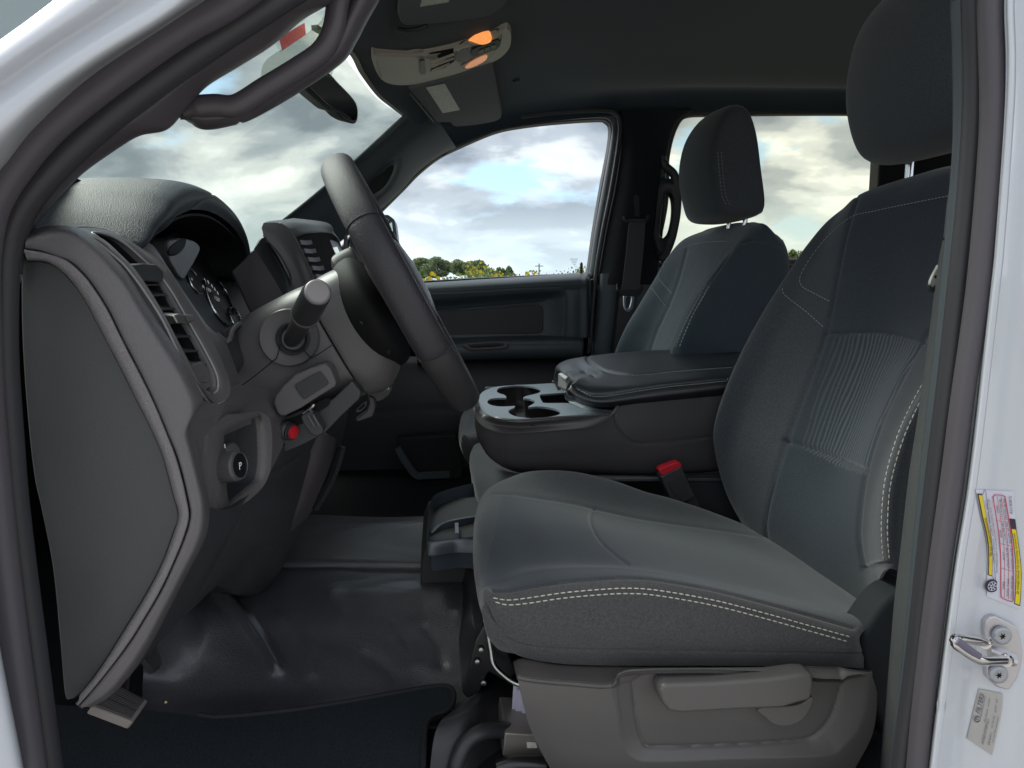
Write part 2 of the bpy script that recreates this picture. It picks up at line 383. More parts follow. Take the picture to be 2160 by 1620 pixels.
def driver_seat():
    T = thing('driver_seat', 'large charcoal cloth front seat nearest the door opening, with pale double stitching and lever', 'car seat', P(1450, 1600, .9) + np.array((0, .12, 0)))
    # backrest columns far -> near
    B = [(1745, 472, 1.27), (1705, 515, 1.27), (1673, 560, 1.27), (1607, 663, 1.27), (1550, 773, 1.27), (1510, 883, 1.27), (1508, 950, 1.27), (1535, 1045, 1.27), (1585, 1125, 1.26), (1640, 1190, 1.25)]
    Cc = [(1778, 440, 1.23), (1740, 500, 1.23), (1713, 565, 1.23), (1665, 675, 1.23), (1615, 780, 1.235), (1570, 890, 1.24), (1552, 980, 1.24), (1560, 1070, 1.23), (1590, 1140, 1.22), (1640, 1200, 1.22)]
    Dc = [(1808, 417, 1.16), (1785, 490, 1.16), (1768, 570, 1.16), (1745, 690, 1.16), (1715, 780, 1.16), (1670, 900, 1.16), (1637, 1000, 1.16), (1615, 1100, 1.16), (1640, 1180, 1.16), (1680, 1240, 1.16)]
    Ec = [(1900, 387, 1.045), (1893, 470, 1.045), (1885, 560, 1.045), (1862, 700, 1.05), (1830, 800, 1.05), (1775, 940, 1.05), (1735, 1050, 1.05), (1710, 1140, 1.05), (1720, 1230, 1.05), (1750, 1300, 1.05)]
    Fc = [(2000, 364, .93), (2010, 450, .93), (1995, 570, .93), (1960, 700, .93), (1905, 795, .93), (1850, 917, .93), (1825, 1010, .93), (1812, 1120, .93), (1820, 1230, .93), (1840, 1340, .93)]
    Gc = [(2075, 385, .85), (2085, 470, .85), (2060, 590, .85), (2015, 700, .85), (1955, 800, .85), (1893, 917, .85), (1855, 1020, .85), (1838, 1110, .85), (1840, 1180, .85), (1850, 1240, .86)]
    Hc = [(2120, 460, .785), (2125, 540, .785), (2095, 640, .785), (2040, 740, .785), (1960, 815, .775), (1905, 905, .77), (1872, 1020, .77), (1864, 1100, .77), (1866, 1160, .77), (1874, 1200, .775)]
    def back(c, dx, dy): 
        return [rel(tp(e), dx, dy, -.01) for e in c]
    cols = [back(B, .13, -.02), back(B, .05, .012), B, Cc, Dc, Ec, Fc, Gc, Hc, back(Hc, .035, -.004), back(Hc, .13, .012)]
    def cap(c):
        c = [tp(e) for e in c]; t = c[0]
        return [rel(t, .14, 0, -.04), rel(t, .09, 0, .006), rel(t, .035, 0, .012)] + c
    g = [([(1808, 417), (1785, 490), (1768, 570), (1745, 690), (1715, 780), (1670, 900), (1637, 1000), (1615, 1100), (1618, 1140)], 3.5, .004),
         ([(1960, 700), (1933, 740), (1905, 795), (1873, 857), (1850, 917), (1825, 1005), (1812, 1120), (1822, 1200)], 4, .0035),
         ([(1740, 705), (1790, 702), (1845, 700), (1900, 708), (1950, 724)], 3, .003),
         ([(1655, 930), (1715, 948), (1770, 968), (1825, 992)], 5, .006),
         ([(1820, 1198), (1845, 1190), (1880, 1188)], 3, .003)]
    bk = sheet('backrest', [cap(c) for c in cols], 210, 300, M['backfab'], T, thick=.004, grooves=g)
    st = [[(2000, 413), (1915, 430), (1845, 445), (1797, 457), (1755, 490), (1720, 530), (1697, 565), (1687, 588), (1693, 605), (1720, 620), (1755, 638)],
          [(1651, 608), (1655, 622), (1700, 657), (1742, 694)],
          [(1946, 812), (1925, 850), (1902, 900), (1882, 957), (1867, 1020), (1861, 1090), (1861, 1137), (1865, 1184)],
          [(1940, 850), (1914, 905), (1893, 965), (1878, 1030), (1873, 1090), (1873, 1137), (1877, 1184)]]
    for s in st: stitches(s, [bk], T, M['thread2'] if s is not st[2] and s is not st[3] else M['thread'], r=.0006 if s in st[:2] else .0007)
    # cushion, columns far -> near, each from under the nose to the back
    b = [(1012, 1062, 1.25), (1022, 1042, 1.25), (1042, 1025, 1.25), (1072, 1010, 1.25), (1110, 996, 1.25), (1160, 992, 1.25), (1210, 995, 1.25), (1260, 1005, 1.25), (1310, 1019, 1.25), (1360, 1037, 1.25), (1417, 1052, 1.25), (1500, 1080, 1.25), (1582, 1115, 1.25), (1660, 1160, 1.25)]
    c_ = [(1004, 1085, 1.16), (1018, 1060, 1.16), (1040, 1045, 1.16), (1080, 1041, 1.16), (1135, 1050, 1.16), (1210, 1062, 1.16), (1260, 1074, 1.16), (1360, 1095, 1.16), (1500, 1115, 1.16), (1595, 1130, 1.16), (1680, 1160, 1.16)]
    d_ = [(1003, 1150, 1.01), (1010, 1122, 1.01), (1035, 1108, 1.01), (1080, 1105, 1.01), (1140, 1108, 1.01), (1240, 1118, 1.01), (1340, 1138, 1.01), (1460, 1160, 1.01), (1600, 1185, 1.01), (1720, 1215, 1.01), (1800, 1240, 1.01)]
    e_ = [(1012, 1222, .88), (1022, 1205, .88), (1055, 1190, .88), (1110, 1182, .88), (1185, 1180, .88), (1285, 1184, .88), (1360, 1192, .88), (1500, 1220, .88), (1650, 1252, .88), (1780, 1285, .88), (1870, 1310, .88)]
    f_ = [(1018, 1240, .82), (1035, 1232, .82), (1060, 1228, .82), (1110, 1211, .82), (1185, 1202, .82), (1285, 1200, .82), (1360, 1206, .82), (1460, 1222, .82), (1545, 1240, .82), (1670, 1270, .82), (1770, 1292, .82), (1850, 1312, .82)]
    g_ = [(1025, 1246, .787), (1045, 1256, .783), (1070, 1258, .78), (1110, 1252, .78), (1185, 1241, .78), (1260, 1234, .78), (1322, 1231, .78), (1385, 1235, .78), (1500, 1255, .78), (1607, 1282, .78), (1707, 1310, .78), (1793, 1333, .78), (1815, 1340, .785)]
    h_ = [(1030, 1276, .782), (1048, 1300, .774), (1080, 1312, .77), (1130, 1312, .77), (1200, 1308, .77), (1300, 1306, .77), (1400, 1310, .77), (1500, 1322, .77), (1607, 1338, .77), (1707, 1352, .77), (1790, 1366, .77), (1818, 1372, .78)]
    i_ = [(1040, 1325, .79), (1060, 1345, .782), (1090, 1358, .778), (1130, 1366, .776), (1200, 1372, .776), (1300, 1374, .776), (1400, 1376, .776), (1500, 1378, .776), (1607, 1380, .776), (1707, 1382, .776), (1790, 1384, .776), (1822, 1386, .785)]
    j_ = [(1060, 1355, .80), (1085, 1378, .79), (1110, 1388, .786), (1150, 1396, .784), (1210, 1402, .784), (1300, 1404, .784), (1400, 1404, .784), (1500, 1404, .784), (1607, 1405, .784), (1707, 1406, .784), (1790, 1408, .784), (1822, 1410, .79)]
    a_ = [rel(tp(e), 0, .015, -.06) for e in b]
    def nose(c, k=1):
        c = [tp(e) for e in c]; t = c[0]
        return [rel(t, .05, 0, -.10 * k), rel(t, .012, 0, -.07 * k), rel(t, -.003, 0, -.03 * k)] + c
    cs = [nose(a_), nose(b), nose(c_), nose(d_), nose(e_, .8), nose(f_, .75), nose(g_, .6), nose(h_, .4), nose(i_, .25), nose(j_, .15)]
    gg = [([(1040, 1042), (1080, 1042), (1135, 1050), (1210, 1062), (1260, 1074), (1360, 1095), (1500, 1115), (1600, 1130)], 3, .002),
          ([(1253, 1074), (1246, 1090), (1250, 1113), (1268, 1143), (1300, 1172), (1328, 1192)], 2.2, .0022),
          ([(1040, 1247), (1070, 1248), (1110, 1241), (1185, 1229), (1260, 1222), (1322, 1219), (1385, 1223), (1500, 1243), (1607, 1270), (1707, 1298), (1800, 1325)], 3, .0028),
          ([(1055, 1338), (1090, 1356), (1130, 1364), (1200, 1369), (1300, 1371), (1500, 1374), (1820, 1380)], 2.5, .003)]
    cu = sheet('seat_cushion', cs, 220, 300, M['cushfab'], T, thick=.004, grooves=gg)
    for dy in (10, 21):
        s = [(1045 if dy > 15 else 1040, 1254 + dy * .75), (1070, 1257 + dy * .9), (1110, 1252 + dy), (1185, 1241 + dy), (1260, 1234 + dy), (1322, 1231 + dy), (1385, 1235 + dy), (1500, 1255 + dy), (1607, 1282 + dy), (1707, 1310 + dy), (1794, 1334 + dy)]
        stitches(s, [cu], T, M['thread'], pitch=.0078, dash=.0055, r=.0008)
    # headrest and its chromed posts
    X0 = .665
    prof = [(X0 + .045, 1.985), (X0 + .012, 1.945), (X0 - .003, 1.89), (X0 - .004, 1.83), (X0 + .012, 1.772), (X0 + .035, 1.742), (X0 + .075, 1.735), (X0 + .115, 1.75), (X0 + .125, 1.78), (X0 + .11, 1.86), (X0 + .095, 1.94), (X0 + .075, 1.985)]
    headrest(T, 1.02, prof, .135)
    for y in (.955, 1.085):
        q = w(X0 + .075, y, 1.66); tube('headrest_post', [q, q + np.array((.0, 0, .12))], .0065, M['chrome'], T, n=4, seg=16)
    # plastic side valance with recess, lever
    Yt = .765
    val = [(1085, 1400, .765), (1110, 1392, .765), (1185, 1404, .765), (1300, 1408, .765), (1500, 1408, .765), (1700, 1410, .765), (1800, 1410, .765), (1850, 1425, .765), (1880, 1440, .765), (1880, 1560, .765), (1850, 1625, .765), (1800, 1690, .765), (1300, 1700, .765), (1190, 1660, .765), (1140, 1580, .765), (1105, 1500, .765), (1083, 1440, .765)]
    ledge = [(1083, 1400), (1110, 1393), (1185, 1404), (1300, 1408), (1500, 1408), (1700, 1409), (1840, 1415)]
    mid_ = [(1092, 1424), (1130, 1430), (1210, 1437), (1290, 1440), (1345, 1414), (1600, 1412), (1840, 1418)]
    low_ = [(1092, 1430), (1130, 1437), (1210, 1444), (1292, 1448), (1345, 1424), (1600, 1420), (1840, 1426)]
    # upper ledge rolls out and over, then the skirt
    r0 = [(x, y - 6, .80) for x, y in ledge]; r1 = [(x, y, .785) for x, y in ledge]
    def sk(y_off, Y, xs): return [(x, y + y_off, Y) for (x, y) in xs]
    r2 = [(x, y, .750) for x, y in mid_]; r3 = [(x, y, .745) for x, y in low_]
    r4 = [(1100, 1470, .747), (1150, 1480, .747), (1230, 1485, .747), (1300, 1490, .748), (1345, 1480, .750), (1600, 1470, .750), (1850, 1470, .750)]
    r5 = [(1120, 1540, .755), (1165, 1550, .753), (1240, 1560, .752), (1310, 1560, .752), (1360, 1550, .752), (1600, 1550, .752), (1840, 1550, .752)]
    r6 = [(1160, 1620, .762), (1200, 1625, .758), (1260, 1630, .755), (1330, 1630, .754), (1400, 1630, .754), (1600, 1630, .754), (1800, 1630, .756)]
    r7 = [(1200, 1690, .775), (1240, 1700, .77), (1300, 1705, .765), (1360, 1705, .765), (1430, 1700, .765), (1600, 1700, .765), (1780, 1700, .768)]
    rec = [(1338, 1438), (1360, 1433), (1500, 1426), (1716, 1414), (1722, 1426), (1700, 1500), (1660, 1545), (1600, 1570), (1500, 1578), (1400, 1582), (1375, 1575), (1352, 1540), (1342, 1490), (1338, 1438)]
    I = [(1338, 1436), (1352, 1434), (1500, 1428), (1690, 1418), (1770, 1416), (1786, 1432), (1778, 1470), (1760, 1524), (1728, 1560), (1690, 1572), (1550, 1580), (1389, 1585), (1361, 1573), (1347, 1531)]
    O = [(1290, 1442), (1333, 1414), (1500, 1411), (1700, 1406), (1800, 1405), (1832, 1430), (1818, 1524), (1778, 1576), (1740, 1594), (1550, 1600), (1400, 1606), (1340, 1601), (1312, 1566), (1300, 1500)]
    def rec_(V):
        q = pr(V); inO = inpoly(q, arc(O, 160, True)); d = pdist(q, np.vstack([arc(I, 120, True), arc(I, 120, True)[:1]])); inI = inpoly(q, arc(I, 120, True)); dO = pdist(q, np.vstack([arc(O, 120, True), arc(O, 120, True)[:1]]))
        t = np.where(inI, 1.0, np.where(inO, dO / np.maximum(dO + d, 1e-6), 0.0)); t = np.where(q[:, 1] < 1425, t * np.clip((q[:, 1] - 1400) / 25, 0, 1), t)
        return -.0095 * t
    Il = arc(I, 60, True)
    vs = sheet('side_trim', [r0, r1, r2, r3, r4, r5, r6, r7], 230, 300, M['trim'], T, thick=.004, arcs=False, disp=rec_, grooves=[([tuple(p) for p in np.vstack([Il, Il[:1]])], 3.0, .0013)])
    # lever: long grip + hub
    gy = .730
    grip = [(1390, 1452), (1402, 1440), (1500, 1437), (1620, 1428), (1690, 1419), (1716, 1420), (1718, 1440), (1712, 1475), (1690, 1480), (1650, 1492), (1560, 1496), (1440, 1503), (1412, 1500), (1396, 1480)]
    prism('recline_lever', [(x, y + 3, gy) for x, y in grip], .757, M['trim'], T, bev=.0075, n=70, seg=6)
    hub = [(1600, 1495), (1680, 1488), (1716, 1470), (1712, 1490), (1695, 1518), (1665, 1532), (1635, 1530), (1615, 1515)]
    prism('lever_hub', [(x, y, .742) for x, y in hub], .758, M['trim'], T, bev=.005, n=40, seg=4, smooth=True)
    # hinge cover between cushion and backrest
    hc = [(1824, 1420), (1818, 1352), (1842, 1308), (1872, 1270), (1905, 1250), (1940, 1250), (1940, 1420), (1900, 1560), (1870, 1560)]
    prism('hinge_cover', [(x, y, .79) for x, y in hc], .84, M['dlow0'], T, bev=.01, n=50, smooth=True, seg=4)
    return T, bk, cu
def stripes_mat():
    """woven centre panel: fine pale wavering lines inside the lumbar panel, by a per-vertex weave mask"""
    m = M['fabric'].copy(); m.name = 'backrest fabric'
    t = m.node_tree; N = t.nodes.new; L = t.links.new; b = t.nodes['Principled BSDF']
    base = b.inputs['Base Color'].links[0].from_socket
    at = N('ShaderNodeAttribute'); at.attribute_name = 'weave'
    sep = N('ShaderNodeSeparateColor'); L(at.outputs['Color'], sep.inputs[0])
    mx = N('ShaderNodeMixRGB'); mx.blend_type = 'MULTIPLY'; L(sep.outputs[1], mx.inputs[0]); L(base, mx.inputs[1]); mx.inputs[2].default_value = (.70, .79, .87, 1)
    tc = N('ShaderNodeTexCoord'); sx = N('ShaderNodeSeparateXYZ'); L(tc.outputs['Object'], sx.inputs[0])
    nz = N('ShaderNodeTexNoise'); nz.inputs['Scale'].default_value = 1; nz.inputs['Detail'].default_value = 1
    mp = N('ShaderNodeMapping'); mp.inputs['Scale'].default_value = (6, 30, 12); L(tc.outputs['Object'], mp.inputs[0]); L(mp.outputs[0], nz.inputs['Vector'])
    def m_(op, a, c):
        n = N('ShaderNodeMath'); n.operation = op
        for i, v in enumerate((a, c)):
            if isinstance(v, (int, float)): n.inputs[i].default_value = v
            else: L(v, n.inputs[i])
        return n.outputs[0]
    ph = m_('ADD', m_('MULTIPLY', sx.outputs[1], 115.0), m_('MULTIPLY', nz.outputs['Fac'], 1.6))
    s = m_('POWER', m_('ABSOLUTE', m_('SINE', m_('MULTIPLY', ph, math.pi), 0), 0), 5.0)
    k = m_('MULTIPLY', m_('MULTIPLY', s, sep.outputs[0]), .6)
    mx2 = N('ShaderNodeMixRGB'); L(k, mx2.inputs[0]); L(mx.outputs[0], mx2.inputs[1]); mx2.inputs[2].default_value = (.15, .165, .185, 1)
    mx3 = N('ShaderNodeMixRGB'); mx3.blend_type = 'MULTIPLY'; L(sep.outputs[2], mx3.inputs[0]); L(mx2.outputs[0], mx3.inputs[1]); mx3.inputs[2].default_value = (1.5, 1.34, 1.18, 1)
    L(mx3.outputs[0], b.inputs['Base Color']); return m
M['backfab'] = stripes_mat(); M['cushfab'] = stripes_mat(); M['cushfab'].name = 'cushion fabric'
def paint_weave(o, panel, red=None, blue=None):
    V, Fc = REG[o.name]; n = len(V); q = pr(V); g = np.zeros(n); r = np.zeros(n)
    for p in panel: g = np.maximum(g, inpoly(q, p).astype(float))
    if red is not None: r = red(V, q)
    bl = inpoly(q, blue).astype(float) if blue else np.zeros(n)
    me = o.data; a = me.color_attributes.new('weave', 'FLOAT_COLOR', 'POINT'); N_ = len(me.vertices); c = np.zeros((N_, 4)); c[:n, 0] = r; c[:n, 1] = g; c[:n, 2] = bl; c[n:2 * n, :3] = c[:n, :3]; c[:, 3] = 1
    a.data.foreach_set('color', c.ravel())
DS, BK, CU = driver_seat()
def seat_stripes(V, q):
    poly = [(1758, 712), (1800, 704), (1850, 703), (1900, 710), (1945, 722), (1912, 795), (1865, 880), (1838, 960), (1825, 1003), (1770, 985), (1700, 950), (1690, 940)]
    y = V[:, 1]
    return inpoly(q, poly) * np.clip((1.19 - y) / .12, 0.05, 1) ** 1.2
paint_weave(BK, [[(1808,417),(1785,490),(1768,570),(1745,690),(1715,780),(1670,900),(1637,1000),(1615,1100),(1618,1140),(1830,1300),(1812,1120),(1825,1005),(1850,917),(1873,857),(1905,795),(1960,700),(1995,570),(2010,450),(2000,365)]], seat_stripes)
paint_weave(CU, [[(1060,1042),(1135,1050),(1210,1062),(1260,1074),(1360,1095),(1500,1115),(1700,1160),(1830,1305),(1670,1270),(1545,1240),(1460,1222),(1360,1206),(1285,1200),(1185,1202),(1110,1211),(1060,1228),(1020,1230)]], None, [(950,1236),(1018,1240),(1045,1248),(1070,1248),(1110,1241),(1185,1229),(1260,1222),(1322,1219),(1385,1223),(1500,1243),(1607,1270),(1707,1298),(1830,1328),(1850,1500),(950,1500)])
# ------------------------------------------------------------------ glass and outside materials
def glassmat(name, tint, refl=.06):
    m = bpy.data.materials.new(name); m.use_nodes = True; t = m.node_tree; t.nodes.clear(); N = t.nodes.new; L = t.links.new
    tr = N('ShaderNodeBsdfTransparent'); tr.inputs[0].default_value = (*tint, 1); g = N('ShaderNodeBsdfGlossy'); g.inputs['Roughness'].default_value = .01
    lw = N('ShaderNodeFresnel'); lw.inputs[0].default_value = 1.45; mx = N('ShaderNodeMixShader'); ml = N('ShaderNodeMath'); ml.operation = 'MULTIPLY'; ml.inputs[1].default_value = .16
    L(lw.outputs[0], ml.inputs[0]); L(ml.outputs[0], mx.inputs[0]); L(tr.outputs[0], mx.inputs[1]); L(g.outputs[0], mx.inputs[2]); o = N('ShaderNodeOutputMaterial'); L(mx.outputs[0], o.inputs[0]); return m
M['wind'] = glassmat('windscreen glass', (.86, .90, .86)); M['sideglass'] = glassmat('door glass', (.93, .96, .97)); M['tint'] = glassmat('tinted rear glass', (.85, .86, .78))
def ground():
    m = bpy.data.materials.new('grass ground'); m.use_nodes = True; t = m.node_tree; b = t.nodes['Principled BSDF']; N = t.nodes.new; L = t.links.new
    n = N('ShaderNodeTexNoise'); n.inputs['Scale'].default_value = .12; n.inputs['Detail'].default_value = 12; tc = N('ShaderNodeTexCoord'); L(tc.outputs['Object'], n.inputs['Vector'])
    r = N('ShaderNodeValToRGB'); e = r.color_ramp.elements; e[0].color = (.06, .07, .035, 1); e[1].color = (.13, .125, .07, 1); e[0].position = .35; e[1].position = .65
    L(n.outputs['Fac'], r.inputs[0]); L(r.outputs[0], b.inputs['Base Color']); b.inputs['Roughness'].default_value = 1
    V = [(-2500, -2500, 0), (2500, -2500, 0), (2500, 2500, 0), (-2500, 2500, 0)]
    o = build('ground', V, [(0, 1, 2, 3)], m, smooth=False, kind='structure')
    # pale gravel apron the truck stands on
    g = mat('gravel apron', (.30, .29, .27), .95, .2, bump=('noise', 60, .6, .01), fleck=(40, .35))
    build('gravel_yard', [(-14, -16, .004), (14, -16, .004), (14, 6, .004), (-14, 6, .004)], [(0, 1, 2, 3)], g, smooth=False, kind='structure')
ground()
def leafmat(name, a, b_):
    m = bpy.data.materials.new(name); m.use_nodes = True; t = m.node_tree; b = t.nodes['Principled BSDF']; N = t.nodes.new; L = t.links.new
    g = N('ShaderNodeNewGeometry'); r = N('ShaderNodeValToRGB'); e = r.color_ramp.elements; e[0].color = (*a, 1); e[1].color = (*b_, 1)
    L(g.outputs['Random Per Island'], r.inputs[0]); L(r.outputs[0], b.inputs['Base Color']); b.inputs['Roughness'].default_value = .7
    tr = N('ShaderNodeBsdfTranslucent'); L(r.outputs[0], tr.inputs[0]); mx = N('ShaderNodeMixShader'); mx.inputs[0].default_value = .35
    L(b.outputs[0], mx.inputs[1]); L(tr.outputs[0], mx.inputs[2]); L(mx.outputs[0], t.nodes['Material Output'].inputs[0]); return m
M['leaf'] = leafmat('oak leaves', (.09, .13, .05), (.20, .24, .10)); M['leaf2'] = leafmat('bush leaves', (.06, .11, .025), (.15, .21, .06))
M['bark'] = mat('bark', (.09, .075, .06), .9, .2); M['petal'] = mat('yellow petals', (.75, .52, .02), .7, .2); M['stem'] = mat('weed stems', (.13, .16, .05), .9, .2)
def leaves(rng, cs, n, size):
    V, Fc = [], []
    for _ in range(n):
        c, r = cs[rng.integers(len(cs))]; d = rng.normal(size=3); d /= np.linalg.norm(d)
        p = np.array(c) + d * np.array(r) * (rng.random() ** .45)
        a = rng.normal(size=3); a /= np.linalg.norm(a); b = np.cross(a, rng.normal(size=3)); b /= np.linalg.norm(b); s = size * rng.uniform(.6, 1.3); o = len(V)
        V += [p - a * s, p - b * s * .6, p + a * s, p + b * s * .6]; Fc.append((o, o + 1, o + 2, o + 3))
    return V, Fc
def tree(name, label, px, base_Y, wpx, toppx, leaf, n, seed, size, group=None):
    """px centre, width and top edge in the view give its place and size on the field"""
    rng = np.random.default_rng(seed); c = P(px, 595, base_Y); W = wpx / F * base_Y; top = P(px, toppx, base_Y)[2]; x, y = c[0], c[1]
    T = thing(name, label, 'tree', (x, y, 0), group); H = top
    tube('trunk', [w(x, y, -.1), w(x + .02 * W, y, H * .25), w(x - .02 * W, y, H * .5)], H * .035, M['bark'], T, n=8, seg=10, scale=lambda t: 1.25 - .6 * t)
    cs = []
    for i in range(16):
        a = rng.uniform(0, 6.28); rr = rng.uniform(.05, .36) * W; h = rng.uniform(.45, .84) * H
        k = 1 - .5 * max(0, (h / H - .55)) ; cs.append(((x + math.cos(a) * rr * k, y + math.sin(a) * rr * k, h), (W * rng.uniform(.10, .19), W * .16, H * rng.uniform(.10, .16))))
        if i < 7: tube('limb', [w(x, y, H * rng.uniform(.25, .42)), w(*(np.array((x, y, H * .5)) * .5 + np.array(cs[-1][0]) * .5)), w(*cs[-1][0])], H * .012, M['bark'], T, n=6, seg=7, scale=lambda t: 1.2 - t)
    V, Fc = leaves(rng, cs, n, size); build('crown', V, Fc, leaf, T, smooth=False, kind='stuff')
tree('oak_tree', 'broad pale green oak on the field, left one of the touching pair', 922, 150, 122, 539, M['leaf'], 11000, 3, .22, 'trees beyond the field')
tree('oak_tree', 'broad pale green oak on the field, right one of the touching pair', 992, 145, 112, 546, M['leaf'], 10000, 4, .22, 'trees beyond the field')
tree('oak_tree', 'low hazy tree at the left end of the tree line beside the steering wheel', 872, 170, 76, 552, M['leaf'], 5000, 9, .24, 'trees beyond the field')
tree('round_tree', 'small dark green round tree standing right of the oaks', 1074, 70, 62, 558, M['leaf2'], 6000, 5, .11, 'trees beyond the field')
tree('round_tree', 'green tree top low in the rear door window by the seat edge', 1690, 60, 70, 518, M['leaf2'], 6000, 6, .11, 'trees beyond the field')
tree('round_tree', 'small bright green bush at the right end of the passenger window', 1226, 55, 30, 565, M['leaf2'], 2500, 8, .09, 'trees beyond the field')
def pole():
    T = thing('utility_pole', 'thin distant utility pole above the weeds in the passenger window', 'utility pole', (*P(1137, 595, 210)[:2], 0)); x, y = P(1137, 595, 210)[:2]
    h = P(1137, 556, 210)[2]; tube('pole', [w(x, y, 0), w(x, y, h)], .16, M['bark'], T, n=3, seg=8, up=(0, 1, 0)); boxo('crossarm', (x, y, h - .7), ((1, 0, 0), (0, 1, 0)), (2.4, .2, .2), M['bark'], T)
pole()
def weeds():
    rng = np.random.default_rng(11); V, Fc, V2, F2 = [], [], [], []
    for _ in range(900):
        Y = rng.uniform(9, 22); px = rng.uniform(860, 1760); dens = .5 + .5 * math.sin(px * .045) * math.sin(px * .013 + 1)
        if rng.random() > dens: continue
        b = P(px, 595, Y); h = 1.52 + Y * rng.uniform(-.012, .022) * (.35 + dens); x, y = b[0], b[1]
        for s in range(3):
            dx, dy = rng.normal(size=2) * .12; o = len(V); wd_ = .006
            V += [(x + dx * .3 - wd_, y, 0), (x + dx * .3 + wd_, y, 0), (x + dx + wd_, y + dy, h * rng.uniform(.86, 1)), (x + dx - wd_, y + dy, h * .97)]; Fc.append((o, o + 1, o + 2, o + 3))
        for s in range(34):
            p = np.array((x, y, 0)) + np.array((rng.normal() * .13, rng.normal() * .13, h * rng.uniform(.5, 1.0))); a = rng.normal(size=3); a /= np.linalg.norm(a); c = np.cross(a, rng.normal(size=3)); c /= np.linalg.norm(c); q = rng.uniform(.012, .03); o = len(V)
            V += [p - a * q * 1.6, p - c * q, p + a * q * 1.6, p + c * q]; Fc.append((o, o + 1, o + 2, o + 3))
        for s in range(rng.integers(0, 5)):
            p = np.array((x, y, 0)) + np.array((rng.normal() * .12, rng.normal() * .12, h * rng.uniform(.93, 1.01))); r = rng.uniform(.018, .034); o = len(V2)
            k = 6; V2 += [p] + [p + r * np.array((math.cos(t), .4 * math.sin(t * 2), math.sin(t))) for t in np.linspace(0, 6.28, k, endpoint=False)]; F2 += [(o, o + 1 + j, o + 1 + (j + 1) % k) for j in range(k)]
    build('tall_weeds', V, Fc, M['leaf2'], smooth=False, kind='stuff'); build('yellow_wildflowers', V2, F2, M['petal'], smooth=False, kind='stuff')
weeds()
